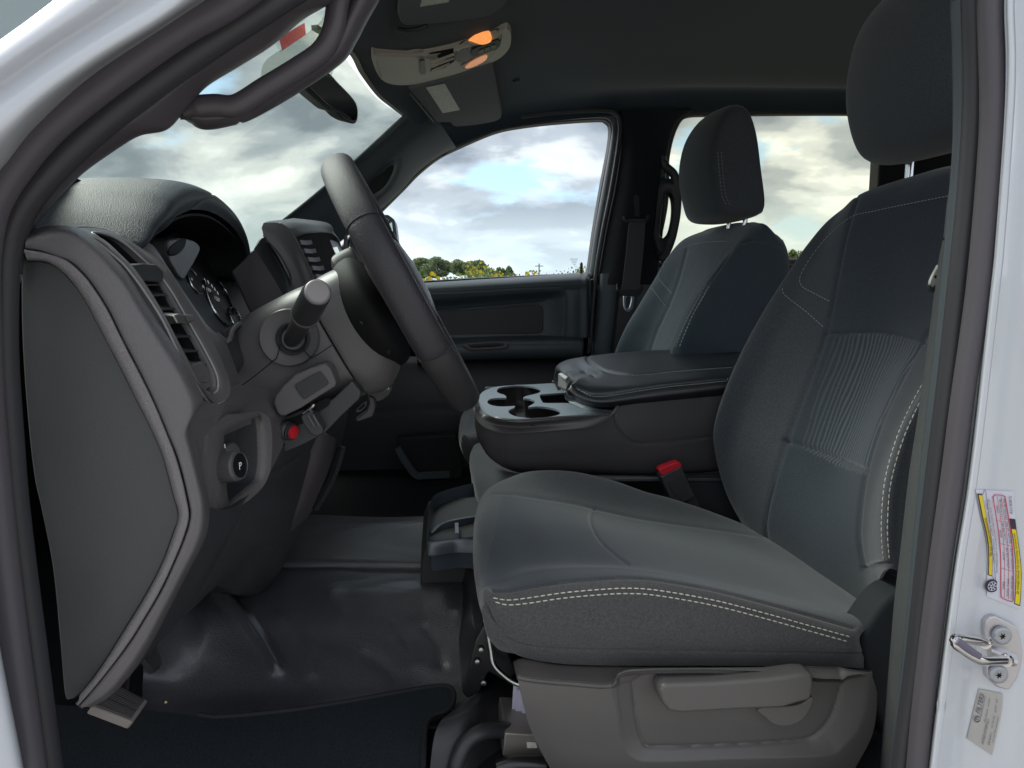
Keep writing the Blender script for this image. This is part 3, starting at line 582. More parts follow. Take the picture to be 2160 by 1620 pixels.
# ------------------------------------------------------------------ truck shell
M['roofskin'] = M['white']
def body():
    T = thing('door_opening', 'white painted body round the open driver doorway, with front and centre pillars', 'truck body', (0, .6, .9))
    def c(l, Y): return [(x, y, Y) for x, y in l]
    p1 = [(-260, 330), (-120, 190), (-60, 133), (0, 87), (60, 44), (122, -3), (200, -62), (300, -140)]
    p2 = [(-230, 380), (-110, 240), (-50, 175), (10, 130), (90, 75), (170, 22), (250, -35), (350, -110)]
    p3 = [(-200, 430), (-100, 285), (-45, 215), (30, 160), (110, 103), (210, 40), (300, -20), (400, -95)]
    p4 = [(-180, 480), (-90, 335), (-35, 262), (40, 205), (130, 140), (240, 70), (340, 10), (440, -70)]
    p5 = [(-160, 540), (-80, 395), (-25, 320), (30, 268), (100, 205), (210, 125), (350, 38), (480, -60)]
    p6 = [(-140, 600), (-75, 450), (-25, 382), (15, 335), (75, 262), (190, 158), (360, 45), (520, -62)]
    p7 = [(-140, 620), (-70, 470), (-20, 400), (20, 350), (82, 275), (200, 170), (370, 56), (528, -50)]
    sheet('windscreen_pillar', [c(p1, .60), c(p1, .565), c(p2, .553), c(p3, .566), c(p4, .556), c(p5, .562), c(p6, .60), c(p7, .64)], 90, 120, M['white'], T, thick=.006)
    # rocker and lower front quarter, left of the seals
    q1 = [(-400, 500), (-400, 900), (-380, 1300), (-340, 1700)]; q2 = [(-60, 560), (-60, 900), (-30, 1250), (40, 1640)]
    sheet('cowl_side', [c(q1, .58), c([(x + 150, y) for x, y in q1], .565), c([(x - 10, y) for x, y in q2], .575), c([(x + 12, y) for x, y in q2], .61)], 40, 60, M['white'], T, thick=.005)
    # centre pillar: outer face with soft flutes, inner return to the seal
    e = [(2128, -80), (2117, 0), (2120, 120), (2116, 250), (2098, 500), (2086, 620), (2042, 1000), (2010, 1205), (1978, 1450), (1955, 1640), (1940, 1760)]
    def sh(d, Y, k=0): return [(x + d + k * i, y, Y) for i, (x, y) in enumerate(e)]
    sheet('centre_pillar', [sh(-14, .640), sh(-4, .625), sh(3, .604), sh(14, .597), sh(38, .604, .8), sh(60, .612, 1.5), sh(95, .606, 3), sh(130, .598, 5), sh(165, .602, 8), sh(210, .612, 8), sh(300, .64, 8)], 160, 120, M['white'], T, thick=.006,
          grooves=[([(1975, 1490), (2010, 1492)], 3, .001)])
    # rubber door seals as two continuous rolls round the opening
    prof = [(-.0095, -.006), (-.0105, .001), (-.007, .0075), (0, .0095), (.007, .0075), (.0105, .001), (.0095, -.006)]
    s1 = [(560, -55), (478, 5), (376, 62), (253, 148), (135, 240), (75, 298), (30, 355), (-3, 405), (-25, 460), (-38, 560), (-35, 700), (-28, 850), (-15, 1000), (0, 1150), (18, 1300), (38, 1450), (60, 1600), (75, 1720)]
    sweep('outer_seal', [(x, y, .618) for x, y in s1], [(a * 1.08, b) for a, b in prof], M['rubber'], T, n=130, pn=18)
    s2 = [(690, -75), (600, -20), (520, 32), (420, 98), (300, 183), (200, 262), (120, 335), (60, 400), (22, 460), (4, 520), (-2, 600), (-2, 750), (8, 900), (20, 1050), (38, 1200), (58, 1350), (78, 1500), (97, 1640), (110, 1740)]
    sweep('inner_seal', [(x, y, .645) for x, y in s2], [(a * 1.25, b) for a, b in prof], M['rubber2'], T, n=130, pn=18)
    t1 = [(2098, -80), (2091, 0), (2096, 200), (2090, 350), (2066, 610), (2032, 850), (2013, 1000), (1985, 1200), (1960, 1400), (1943, 1560), (1930, 1720)]
    sweep('rear_outer_seal', [(x - 2, y, .615) for x, y in t1], [(a * .85, b) for a, b in prof], M['rubber'], T, n=90, pn=18)
    t2 = [(2050, -80), (2052, 0), (2055, 200), (2043, 400), (2022, 600), (2000, 800), (1975, 1000), (1952, 1200), (1930, 1400), (1908, 1560), (1890, 1720)]
    sweep('rear_inner_seal', [(x + 4, y, .64) for x, y in t2], [(a * .95, b) for a, b in prof], M['rubber2'], T, n=90, pn=18)
    u = [(2027, 0), (2034, 180), (2030, 330), (2012, 530), (1990, 740), (1968, 930), (1948, 1120), (1932, 1300), (1912, 1480), (1890, 1680)]
    sweep('pinch_trim', [(x, y, .655) for x, y in u], [(-.0035, -.01), (-.004, .002), (0, .005), (.004, .002), (.0035, -.01)], M['pillar'], T, n=70, pn=12)
    # lower trim of the pillar
    a = [(1885, 1260), (1872, 1380), (1862, 1500), (1850, 1700)]; b = [(1935, 1260), (1920, 1400), (1900, 1540), (1880, 1720)]
    return T
BODY = body()
def roof():
    T = thing('roof_lining', 'dark grey cloth roof lining over the whole cab', 'roof lining', (0.6, 1.5, 2.0))
    rail = [(700, 520, 2.36), (760, 465, 2.36), (805, 438, 2.36)]
    far = [P(862, 250, 2.2), P(922, 328, 2.36), P(960, 309, 2.36), P(1000, 291, 2.36), P(1040, 276, 2.36), P(1100, 263, 2.36), P(1180, 254, 2.36), P(1290, 244, 2.36), P(1440, 236, 2.36), P(1640, 235, 2.36), P(1860, 236, 2.36), P(2100, 240, 2.36)]
    ceil = lambda X: 2.052 + .075 * min(1, max(0, (X + .02) / .35)) ** .8
    cols = []
    # leading edge = top of the windscreen
    lead = [P(862, 250, 2.2), P(830, 224, 2.06), P(800, 199, 1.93), P(765, 152, 1.75), P(738, 105, 1.55)]
    mirror = [w(p[0], 3.04 - p[1], p[2]) for p in lead[::-1]][1:]
    cols.append(lead + mirror + [w(-.05, .74, 1.99)])
    for i, f in enumerate(far[2:]):
        X = f[0]; c = ceil(X); fz = f[2]
        near = w(X, .70, min(fz, c - .03))
        cols.append([f, w(X - .002, 2.335, fz + .03), w(X - .01, 2.27, max(fz + .05, c - .045)), w(X - .02, 2.1, c - .01), w(X - .02, 1.85, c), w(X - .02, 1.52, c + .006), w(X - .02, 1.2, c), w(X - .02, .95, c - .012), w(X, .80, c - .035), near])
    # blend column between the lead and the first far station
    L = [np.array(v) for v in arc(cols[0], 10)]; 
    c1 = arc([tp(e) for e in cols[1]], 10); mid = (L * .0 + 0) if False else [(a * .45 + b * .55) + np.array((0, 0, .004)) for a, b in zip(L, c1)]
    mid[0] = P(922, 328, 2.36)
    cols.insert(1, mid)
    o = sheet('lining', cols, 130, 110, M['head'], T, thick=.012, face=(0, 0, -1))
    # pale windscreen header edge
    sweep('header_strip', [P(862, 250, 2.2)] + lead[1:] + [w(-.2, 1.4, 2.0)], [(-.006, -.004), (-.006, .004), (.006, .004), (.006, -.004)], M['smooth'], T, n=40, up=(0, 0, -1))
    # roof skin outside keeps the sky out
    V = [w(-.1, .6, 2.16), w(2.0, .6, 2.2), w(2.0, 2.5, 2.2), w(-.1, 2.5, 2.16)]
    loft('roof_skin', [[w(.02 - .12 * (1 - abs(y - 1.53) / .95), y, z - .07), w(.12, y, z - .02), w(.4, y, z), w(1.9, y, z)] for y, z in ((.60, 2.12), (.8, 2.17), (1.5, 2.2), (2.3, 2.17), (2.48, 2.12))], 20, 20, M['white'], T, caps=False, cyc=False)
    return o
ROOF = roof()
def apillar_near():
    T = thing('grab_handle_pillar', 'grey plastic windscreen pillar cover with large grab handle beside the driver doorway', 'pillar cover', P(300, 300, .72))
    U = [(790, -130), (640, -38), (560, 22), (455, 98), (330, 186), (225, 268), (150, 338), (95, 402), (58, 458), (34, 520), (30, 600)]
    L1 = [(860, -130), (760, -48), (690, 8), (633, 43), (567, 97), (500, 140), (432, 183), (390, 228), (348, 272), (290, 287), (240, 317), (167, 370), (100, 440), (72, 480), (52, 540)]
    mid = [(825, -130), (700, -45), (625, 14), (540, 62), (465, 118), (380, 183), (320, 232), (255, 275), (200, 318), (130, 380), (78, 445), (52, 505), (40, 570)]
    c = lambda l, Y: [(x, y, Y) for x, y in l]
    sheet('pillar_trim', [c(U, .672), c(mid, .668), c(L1, .695), [(x + 4, y, .74) for x, y in L1]], 50, 160, M['pillarw'], T, thick=.004)
    O = [(385, 250), (430, 272), (500, 261), (545, 243), (633, 192), (720, 131), (750, 88), (772, 45), (797, 0), (830, -70)]
    I = [(375, 238), (432, 222), (480, 221), (530, 198), (600, 158), (655, 118), (684, 88), (700, 45), (714, 0), (738, -70)]
    sheet('handle_base', [c(I, .735), c([(a * .5 + b * .5, d * .5 + e * .5) for (a, d), (b, e) in zip(I, O)], .715), c(O, .735), [(x + 2, y + 1, .78) for x, y in O]], 30, 90, M['pillarw'], T, thick=.004,
          grooves=[([(500, 240), (506, 262)], 1.5, .002), ([(405, 262), (398, 240)], 1.5, .001)])
    hp = [(386, 240), (415, 226), (455, 222), (500, 222), (560, 186), (632, 142), (680, 106), (703, 62), (712, 10), (728, -60)]
    sweep('grab_handle', [(x, y, .712) for x, y in hp], [(a * .0098, b * .010) for a, b in circ(1, 20)], M['pillarw'], T, n=90, scale=lambda t: min(1, .35 + 9 * t) * 1.0)
    return T
M['pillarw'] = mat('pillar cover plastic', (.082, .072, .080), .38, .45, bump=('grain', 900, .2, .0003), var=.04)
apillar_near()
def windscreen():
    rows = []
    top = [P(862, 250, 2.2), P(830, 224, 2.06), P(800, 199, 1.93), P(765, 152, 1.75), P(738, 105, 1.55)]
    top = top + [w(p[0], 3.04 - p[1], p[2]) for p in top[::-1]][1:]
    top = [w(-.05, 2.75, 2.06)] + top[:-1] + [w(-.02, .66, 1.99)]
    top = [w(p[0] - .012, p[1], p[2] - .006) for p in top]
    def row(k):  # bow
        return [w(p[0] * (1 - k) + (-.93 - .10 * (1 - ((p[1] - 1.52) / .8) ** 2)) * k, 1.52 + (p[1] - 1.52) * (1 + .03 * k), p[2] * (1 - k) + 1.50 * k) for p in top]
    T = thing('windscreen', 'wide sloping windscreen glass with cloudy sky behind it, at the left', 'windscreen', (-.9, 1.52, 1.5))
    g = sheet('glass', [row(0), row(.33), row(.66), row(1)], 20, 40, M['wind'], T, thick=.004)
    dm = M['frit']
    def on(l, lift=.006): return [hit(x, y, [g], lift)[0] for x, y in l]
    # dotted sensor shade
    fill('sensor_shade', on([(560, 120), (548, 150), (556, 172), (600, 182), (680, 178), (705, 120), (700, 60), (690, 6), (682, 2), (680, 30), (650, 62), (610, 88)], .006), dm, T, n=60)
    fill('sensor_lens', on([(568, 157), (572, 150), (596, 134), (606, 130), (613, 134), (612, 141), (600, 148), (578, 163), (570, 163)], .010), M['deep'], T, n=40, thick=.003)
    s = fill('inspection_sticker', on([(583, 72), (637, 40), (640, 64), (590, 98)], .008), M['redstick'], None, thick=.001, bev=0)
    tag(s, 'small red inspection sticker on the windscreen, seen through the grab handle', 'sticker')
    s = fill('paper_sticker', on([(572, 78), (640, 36), (686, 14), (686, 40), (655, 62), (600, 92), (590, 110)], .004), M['palestick'], None, thick=.0005, bev=0)
    tag(s, 'pale translucent sticker round the red one on the windscreen', 'sticker')
    return g
M['frit'] = glassmat('dotted shade', (.80, .82, .79))
M['redstick'] = glassmat('backlit red sticker', (.88, .42, .40)); M['palestick'] = glassmat('clear sticker', (.95, .98, .97))
WS = windscreen()
def mirror():
    T = thing('rear_view_mirror', 'black framed interior mirror hanging from the windscreen above the wheel', 'mirror', P(700, 210, 1.45))
    Yl, Yr = 1.40, 1.62
    o = [(633, 166), (650, 155), (690, 152), (716, 176), (746, 208), (755, 228), (755, 252), (747, 262), (727, 253), (712, 239), (700, 236), (680, 220), (652, 196), (638, 180)]
    Yf = lambda x: Yl + (Yr - Yl) * (x - 633) / 122
    pts = [P(x, y, Yf(x)) for x, y in o]
    prism('housing', pts, np.array((-.028, .0, .006)), M['black'], T, bev=.004, n=70, smooth=True)
    f = [(648, 163), (690, 160), (712, 180), (740, 211), (750, 230), (749, 250), (742, 254), (716, 236), (690, 222), (660, 195), (646, 178)]
    fill('mirror_glass', [P(x, y, Yf(x)) + np.array((.0035, 0, 0)) for x, y in f], M['mirrorg'], T, n=50, thick=.002)
    tube('stalk', [P(672, 165, 1.5) + np.array((-.03, 0, .0)), P(665, 150, 1.5) + np.array((-.05, 0, .012))], .009, M['black'], T, n=4)
    0 and boxo('sensor_pod', P(668, 150, 1.5) + np.array((-.06, 0, .015)), ((.85, 0, .5), (0, 1, 0)), (.09, .05, .02), M['black'], T, bev=.006)
M['mirrorg'] = mat('mirror glass', (.6, .62, .6), .03, .5, metal=1)
mirror()
def overhead():
    T = thing('overhead_console', 'warm grey overhead console with storage door and two lit amber map lamps', 'overhead console', P(920, 110, 1.5))
    # plate on the lining: px outline on a sloping plane, a little below the cloth
    def on(l, lift): return [hit(x, y, [ROOF], lift)[0] for x, y in l]
    out = [(777, 103), (790, 104), (835, 107), (880, 106), (930, 97), (990, 80), (1040, 60), (1062, 48), (1071, 50), (1076, 62), (1074, 85), (1062, 103), (1040, 118), (1000, 132), (950, 148), (900, 163), (862, 168), (830, 168), (805, 160), (790, 140)]
    m = on(out, .014)
    c = np.mean(m, 0)
    prism('shell', m, np.array((0, 0, .022)), M['console'], T, bev=.005, n=90, smooth=True, seg=4)
    shell = bpy.data.objects['shell']
    top = lambda l, k=.0165: [hit(x, y, [shell], k - .0155)[0] if hit(x, y, [shell], k - .0155) else hit(x, y, [ROOF], k)[0] for x, y in l]
    fill('storage_door', top([(794, 112), (835, 113), (895, 109), (896, 162), (860, 166), (825, 164), (806, 160), (799, 140)]), M['console'], T, n=60, thick=.003, smooth=True)
    sweep('front_strip', top([(790, 108), (795, 135), (804, 162)], .018), circ(.0016, 8), M['cream'], T, n=12)
    fill('door_latch', top([(881, 122), (886, 118), (896, 118), (898, 154), (888, 156), (883, 150)], .019), M['cream'], T, thick=.002)
    fill('latch_pad', top([(884, 125), (895, 122), (896, 151), (887, 152)], .0205), M['smooth'], T, thick=.002)
    fill('vent_well', top([(905, 114), (957, 104), (958, 126), (940, 140), (908, 150)], .0185), M['deep'], T, thick=.002)
    for a, b in (((908, 128), (956, 110)), ((908, 136), (956, 118)), ((909, 146), (948, 130))):
        sweep('vent_slat', top([a, b], .0205), [(-.003, -.001), (-.003, .001), (.003, .002), (.003, 0)], M['console'], T, n=6)
    fill('dark_inlay', top([(972, 92), (1000, 80), (1052, 62), (1058, 75), (1050, 100), (1020, 116), (985, 128), (965, 128), (960, 110)], .018), M['smooth'], T, n=60, thick=.002)
    fill('button_bar', top([(992, 106), (1000, 98), (1048, 80), (1050, 96), (1005, 114), (994, 114)], .0205), M['dark'], T, n=40, thick=.002)
    for k in range(3): fill('button', top([(1008 + 13 * k, 101 - 5 * k), (1018 + 13 * k, 97 - 5 * k), (1019 + 13 * k, 104 - 5 * k), (1009 + 13 * k, 108 - 5 * k)], .0225), M['smooth'], T, thick=.001)
    for bez, lens in (([(977, 92), (995, 80), (1030, 66), (1048, 64), (1049, 73), (1030, 82), (1005, 91), (985, 94)], [(990, 88), (1005, 76), (1025, 69), (1037, 69), (1034, 78), (1015, 86), (998, 90)]),
                      ([(972, 137), (990, 125), (1020, 110), (1040, 101), (1041, 112), (1020, 126), (990, 137), (976, 140)], [(980, 134), (995, 122), (1015, 112), (1026, 110), (1022, 120), (1003, 131), (985, 137)])):
        l = fill('lamp_bezel', top(bez, .0205), M['cream'], T, n=40, thick=.002)
        fill('lamp_lens', top(lens, .0240), M['amber'] if bez[0][1] < 100 else M['amber2'], T, n=36, thick=.002)
M['cream'] = mat('cream trim', (.45, .43, .32), .4, .4)
def ambermat(name, c1, c2, es):
    m = bpy.data.materials.new(name); m.use_nodes = True; t = m.node_tree; b = t.nodes['Principled BSDF']; N = t.nodes.new; L = t.links.new
    tc = N('ShaderNodeTexCoord'); v = N('ShaderNodeTexVoronoi'); v.inputs['Scale'].default_value = 260; L(tc.outputs['Object'], v.inputs['Vector']); r = N('ShaderNodeValToRGB'); e = r.color_ramp.elements
    e[0].color = (*c1, 1); e[1].color = (*c2, 1); e[1].position = .7; L(v.outputs['Distance'], r.inputs[0]); b.inputs['Base Color'].default_value = (.8, .4, .2, 1); b.inputs['Roughness'].default_value = .2
    L(r.outputs[0], b.inputs['Emission Color']); b.inputs['Emission Strength'].default_value = es; return m
M['amber'] = ambermat('lit amber lens', (1, .22, .03), (1, .38, .10), .45); M['amber2'] = ambermat('dim amber lens', (1, .32, .12), (.9, .42, .24), .22)
overhead()
def visor(label, out, lbl, z=.012, step=None):
    T = thing('sun_visor', label, 'sun visor', hit(*np.mean(out, 0), [ROOF], .02)[0], 'folded sun visors')
    on = lambda l, lift: [hit(x, y, [ROOF], lift)[0] for x, y in l]
    pn_ = prism('panel', on(out, .020), np.array((0, 0, .014)), M['visor'], T, bev=.005, n=80, seg=4)
    fill('warning_label', [hit(x, y, [pn_], .0012)[0] for x, y in lbl], M['label'], T, thick=.0008, bev=0)
    return T, on
M['visor'] = mat('visor cloth', (.17, .175, .178), .9, .2, bump=('noise', 900, .2, .0003)); M['label'] = mat('pale visor label', (.72, .70, .62), .6, .3, fleck=(150, .12))
T, on = visor('folded grey sun visor with pale label, behind the overhead console on the passenger side', [(855, 172), (900, 160), (960, 145), (1035, 118), (1040, 140), (1050, 195), (1055, 225), (1053, 240), (1040, 246), (1000, 252), (950, 258), (940, 248), (912, 249), (905, 240), (880, 205)], [(898, 184), (938, 176), (970, 231), (934, 238)])
tube('hinge_rod', on([(856, 174), (905, 243)], .026), .003, M['dark'], T, n=8)
T, on = visor('folded grey sun visor with pale label, at the top edge above the overhead console', [(832, -60), (830, 10), (838, 28), (846, 33), (900, 30), (990, 20), (1030, 12), (1056, -4), (1075, -30), (1080, -60)], [(886, 13), (894, -20), (952, -22), (946, 3)])
sweep('hinge_clip', on([(824, 36), (845, 40), (872, 38), (893, 30)], .022), circ(.005, 10), M['dark'], T, n=16)
c = hit(1088, 168, [ROOF], .002); lathe('coat_hook', c[0], -c[1] * -1, [(0, .010), (.004, .009), (.006, .004)], M['dark'], None, 20); tag(bpy.data.objects['coat_hook'], 'small dark round clip on the roof lining right of the visor', 'clip')

# ------------------------------------------------------------------ passenger side
def passenger_side():
    c = lambda l, Y: [(x, y, Y) for x, y in l]
    T = thing('passenger_pillar_cover', 'dark grey far windscreen pillar cover with oval grab recess behind the wheel', 'pillar cover', P(780, 400, 2.3))
    up = [(560, 505), (610, 467), (660, 427), (745, 355), (800, 305), (862, 249), (905, 225)]
    lo = [(650, 560), (700, 520), (760, 472), (805, 436), (845, 398), (880, 360), (922, 328), (960, 308)]
    m1 = [(600, 530), (640, 500), (700, 452), (775, 390), (830, 340), (885, 290), (930, 262)]
    sheet('cover', [[(x - 2, y - 10, 2.14) for x, y in up], c(up, 2.17), c(m1, 2.22), c(lo, 2.33), [(x, y, 2.40) for x, y in lo]], 50, 70, M['pillar'], T, thick=.004,
          grooves=[([(742, 432), (790, 378), (815, 350), (838, 336), (840, 346), (832, 372), (812, 402), (785, 422), (742, 436)], 2.2, .004)])
    dep = [(742, 434), (785, 384), (812, 360), (830, 348), (828, 366), (812, 394), (790, 410), (760, 424)]
    h0 = lambda x, y: P(x, y, 2.225 + .0)
    fill('grip_recess', [P(x, y, 2.235) + np.array((0, -.012, 0)) for x, y in dep], M['deep'], T, n=50, thick=.004)
    # door
    D = thing('passenger_door', 'closed far front door with dark plastic lining, armrest and clear window', 'car door', P(1070, 900, 2.36))
    # window surround: seal loop
    win = [(700, 605), (690, 580), (745, 500), (805, 440), (850, 395), (880, 364), (920, 332), (960, 311), (1040, 277), (1100, 264), (1180, 255), (1262, 250), (1280, 254), (1290, 268), (1287, 310), (1270, 400), (1255, 490), (1243, 572), (1232, 580), (1150, 584), (1000, 591), (880, 598), (800, 602)]
    sweep('window_seal', c(win, 2.42), [(-.012, -.02), (-.012, .008), (-.004, .014), (.006, .012), (.008, -.02)], M['sealp'], D, n=200, closed=True)
    fr = [(1232, 590), (1240, 585), (1250, 574), (1262, 490), (1278, 400), (1294, 310), (1299, 266), (1288, 246), (1262, 241), (1180, 246), (1100, 254), (1040, 266)]
    sweep('frame_trim', c(fr[1:], 2.39), [(-.01, -.015), (-.01, .004), (0, .010), (.010, .004), (.010, -.02)], M['pillar'], D, n=90)
    fr2 = [(1244, 745), (1250, 660), (1258, 575), (1272, 490), (1290, 400), (1305, 310), (1309, 266), (1300, 240), (1270, 232), (1180, 236), (1100, 245)]
    sweep('weather_strip', c(fr2, 2.35), circ(.008, 12), M['rubber2'], D, n=90)
    g = fill('window_glass', [P(x, y, 2.45) for x, y in win], M['sideglass'], D, thick=.004, bev=0)
    # door lining, columns left -> right, top ledge rolled
    xs = [640, 760, 880, 960, 1060, 1150, 1200, 1225, 1240, 1247]
    def col(x):
        s = 600 - (x - 880) * .061; k = (x - 640) / 600
        Yf = 2.33 if x < 1200 else 2.335
        pts = [(x, s - 4, 2.43), (x, s - 1, 2.38), (x, s + 6, 2.345), (x, s + 16, 2.33), (x, s + 30, 2.335)]
        y1 = 640 - (x - 930) * .12 if x < 1190 else 612
        ins = x < 1185
        pts += [(x, s + 42 - k * 8, 2.345 if ins else 2.335), (x, s + 54 - k * 12, 2.365 if ins else 2.335), (x, s + 66 - k * 14, 2.372 if ins else 2.335), (x, s + 90, 2.372 if ins else 2.335), (x, 712, 2.365 if ins else 2.335)]
        return pts
    pan = sheet('upper_lining', [[(x if x < 1246 else x, y, Y if x < 1246 else Y + .05) for (x, y, Y) in col(x)] for x in xs], 120, 110, M['pillar'], D, thick=.004, arcs=False,
          grooves=[([(880, 657), (940, 655), (1040, 646), (1145, 637)], 2.2, .004), ([(1190, 612), (1192, 650), (1190, 714)], 2, .003), ([(900, 618), (1000, 614), (1100, 608), (1180, 605)], 1.8, .0015)])
    fill('lining_inset', [P(x, y, 2.366) for x, y in [(880, 660), (1040, 650), (1136, 642), (1146, 648), (1146, 698), (1136, 704), (1000, 706), (880, 710)]], M['dark'], D, n=60, smooth=False, thick=.006, bev=.003)
    # armrest
    A0 = [(880, 722), (960, 716), (1060, 712), (1150, 711), (1218, 711), (1228, 716)]
    def arow(dy, Y, k=1): return [(x, y + dy * k, Y) for x, y in A0]
    sheet('armrest', [arow(-4, 2.37), arow(4, 2.30), arow(10, 2.262), arow(18, 2.25), arow(32, 2.25), arow(42, 2.262), arow(46, 2.29), arow(46, 2.37)], 60, 60, M['pillar'], D, thick=.004, arcs=False)
    sweep('armrest_end', [(1229, 716, 2.36), (1229, 722, 2.27), (1228, 745, 2.262), (1226, 756, 2.30)], circ(.004, 8), M['dark'], D, n=20)
    rim = [(982, 727), (1060, 722), (1067, 734), (1000, 739), (986, 736)]; inn = [(990, 729), (1054, 725), (1058, 731), (1000, 735), (992, 733)]
    frame('pull_rim', [P(x, y, 2.244) for x, y in rim], [P(x, y, 2.244) for x, y in inn], 0, M['smooth'], D, (0, .01, -.012), lip=.003)
    fill('pull_pocket', [P(x, y, 2.249) for x, y in inn], M['deep'], D, thick=.001, bev=0)
    sheet('lower_lining', [[(x, 752, 2.36), (x, 775, 2.31), (x, 820, 2.285), (x, 880, 2.28), (x, 960, 2.29), (x, 1050, 2.31), (x, 1150, 2.34)] for x in (640, 800, 900, 1000, 1100, 1200, 1240)], 60, 60, M['dark'], D, thick=.004,
          grooves=[([(760, 868), (900, 865), (1100, 862)], 3, .004)])
    k = P(1226, 580, 2.40); lathe('lock_knob', k, (0, 0, 1), [(0, .0045), (.02, .0045), (.036, .005), (.040, .0035), (.042, .001)], M['black'], D, 16)
    # etched marks on the glass
    for i in range(5): fill('glass_marking', [P(1202 + 2.4 * i, 546 + 4 * i, 2.444), P(1219 - 1.5 * i, 546 + 4 * i, 2.444), P(1219 - 1.5 * i, 546.9 + 4 * i, 2.444), P(1202 + 2.4 * i, 546.9 + 4 * i, 2.444)], M['dark'], D, thick=.0004, bev=0)
    # outside mirror
    Mi = thing('towing_mirror', 'tall black towing mirror outside the far window behind the wheel rim', 'side mirror', P(815, 520, 2.65))
    lo_ = [(770, 462), (800, 452), (820, 453), (833, 464), (838, 500), (838, 640), (770, 650)]
    prism('housing', c(lo_, 2.62), 2.78, M['black'], Mi, bev=.012, n=60, seg=4)
    fill('mirror_glass', [P(x, y, 2.615) for x, y in [(778, 470), (800, 460), (818, 461), (827, 470), (830, 500), (830, 630), (778, 640)]], M['mirrorg'], Mi, thick=.003)
    sl_ = thing('mirror_sail_panel', 'dark triangular panel between dashboard and far window, behind the wheel', 'trim panel', P(750, 560, 2.38))
    prism('panel', c([(738, 488), (765, 478), (790, 560), (800, 604), (738, 612)], 2.385), 2.41, M['pillar'], sl_, bev=.003)
    sweep('edge_trim', c([(729, 485), (729, 560), (727, 620)], 2.33), circ(.006, 10), M['smooth'], sl_, n=10)
    # ------------- centre pillar, rear door, belts
    B = thing('centre_pillar_cover', 'dark far centre pillar trim between the two side windows', 'pillar cover', P(1340, 900, 2.33))
    L_ = [(1300, 232), (1309, 262), (1308, 310), (1294, 400), (1275, 490), (1256, 600)]
    R_ = [(1460, 232), (1425, 262), (1409, 320), (1404, 400), (1398, 490), (1384, 600)]
    m_ = [(1380, 230), (1360, 262), (1352, 315), (1345, 400), (1330, 490), (1311, 600)]
    m0 = [(a * .8 + b * .2, y) for (a, y), (b, _) in zip(L_, m_)]
    sheet('upper_cover', [c(L_, 2.37), c(m0, 2.335), c(m_, 2.30), [(x - 6, y, 2.33) for x, y in R_], [(x, y, 2.38) for x, y in R_]], 60, 70, M['pillard'], B, thick=.005)
    L2 = [(1262, 577), (1256, 660), (1248, 745), (1235, 900), (1225, 1100)]; R2 = [(1420, 560), (1420, 700), (1420, 800), (1420, 900), (1420, 1100)]; mm = [(1305, 575), (1296, 660), (1288, 745), (1280, 900), (1270, 1100)]
    sheet('lower_cover', [c(L2, 2.36), c([(x + 10, y) for x, y in L2], 2.325), c(mm, 2.315), c([(x + 12, y) for x, y in mm], 2.34), c(R2, 2.34)], 60, 50, M['pillar'], B, thick=.005)
    prism('door_gap_filler', c([(1249, 590), (1330, 560), (1320, 1100), (1190, 1100), (1200, 600)], 2.44), 2.46, M['deep'], B, bev=0)
    H = thing('rear_grab_handle', 'black upright grab handle with oval opening on the far centre pillar', 'grab handle', P(1410, 500, 2.3))
    hh = [(1408, 340), (1413, 352), (1428, 366), (1435, 385), (1437, 410), (1435, 450), (1430, 480), (1424, 505), (1414, 530), (1400, 548)]
    prof = [(a * .014, b * .012) for a, b in circ(1, 16)]
    sweep('bar', c([(x - 8, y) for x, y in hh], 2.315), prof, M['black'], H, n=60)
    sweep('inner_rail', c([(1398, 330), (1396, 400), (1389, 440), (1385, 480), (1385, 510), (1392, 540)], 2.33), [(a * .011, b * .012) for a, b in circ(1, 12)], M['black'], H, n=40)
    frame('oval_ring', [P(x, y, 2.315) for x, y in [(1405, 375), (1390, 385), (1380, 470), (1378, 500), (1392, 535), (1412, 530), (1428, 480), (1434, 420), (1425, 385)]], [P(x, y, 2.315) for x, y in [(1405, 406), (1396, 420), (1389, 465), (1388, 488), (1395, 501), (1406, 500), (1415, 486), (1421, 452), (1420, 422), (1413, 408)]], 0, M['black'], H, (0, .03, 0), lip=.006)
    SB = thing('passenger_seat_belt', 'grey seat belt with height anchor hanging on the far centre pillar', 'seat belt', P(1335, 640, 2.28))
    prism('anchor_cover', c([(1336, 412), (1344, 408), (1350, 412), (1350, 458), (1336, 458)], 2.30), 2.33, M['dark'], SB, bev=.004)
    sweep('belt_guide', c([(1316, 456), (1322, 466), (1345, 468), (1362, 466), (1369, 455)], 2.285), circ(.006, 10), M['black'], SB, n=24)
    sheet('webbing', [[(1327, 462, 2.28), (1322, 520, 2.275), (1313, 600, 2.262), (1311, 618, 2.26)], [(1362, 462, 2.28), (1358, 520, 2.275), (1350, 600, 2.262), (1347, 618, 2.26)]], 8, 30, M['belt2'], SB, thick=.0015)
    prism('tongue_grip', c([(1302, 598), (1308, 612), (1345, 612), (1357, 602), (1358, 612), (1345, 626), (1312, 624), (1301, 612)], 2.255), 2.27, M['black'], SB, bev=.003)
    frame('tongue', [P(x, y, 2.258) for x, y in [(1316, 620), (1338, 622), (1332, 655), (1317, 653)]], [P(x, y, 2.258) for x, y in [(1322, 627), (1331, 628), (1327, 648), (1321, 647)]], 0, M['chrome'], SB, (0, .003, 0), lip=.0005, back=.002)
    sheet('lower_webbing', [[(1309, 626, 2.262), (1303, 680, 2.27), (1296, 745, 2.28)], [(1345, 628, 2.262), (1338, 680, 2.27), (1330, 745, 2.28)]], 8, 20, M['belt2'], SB, thick=.0015)
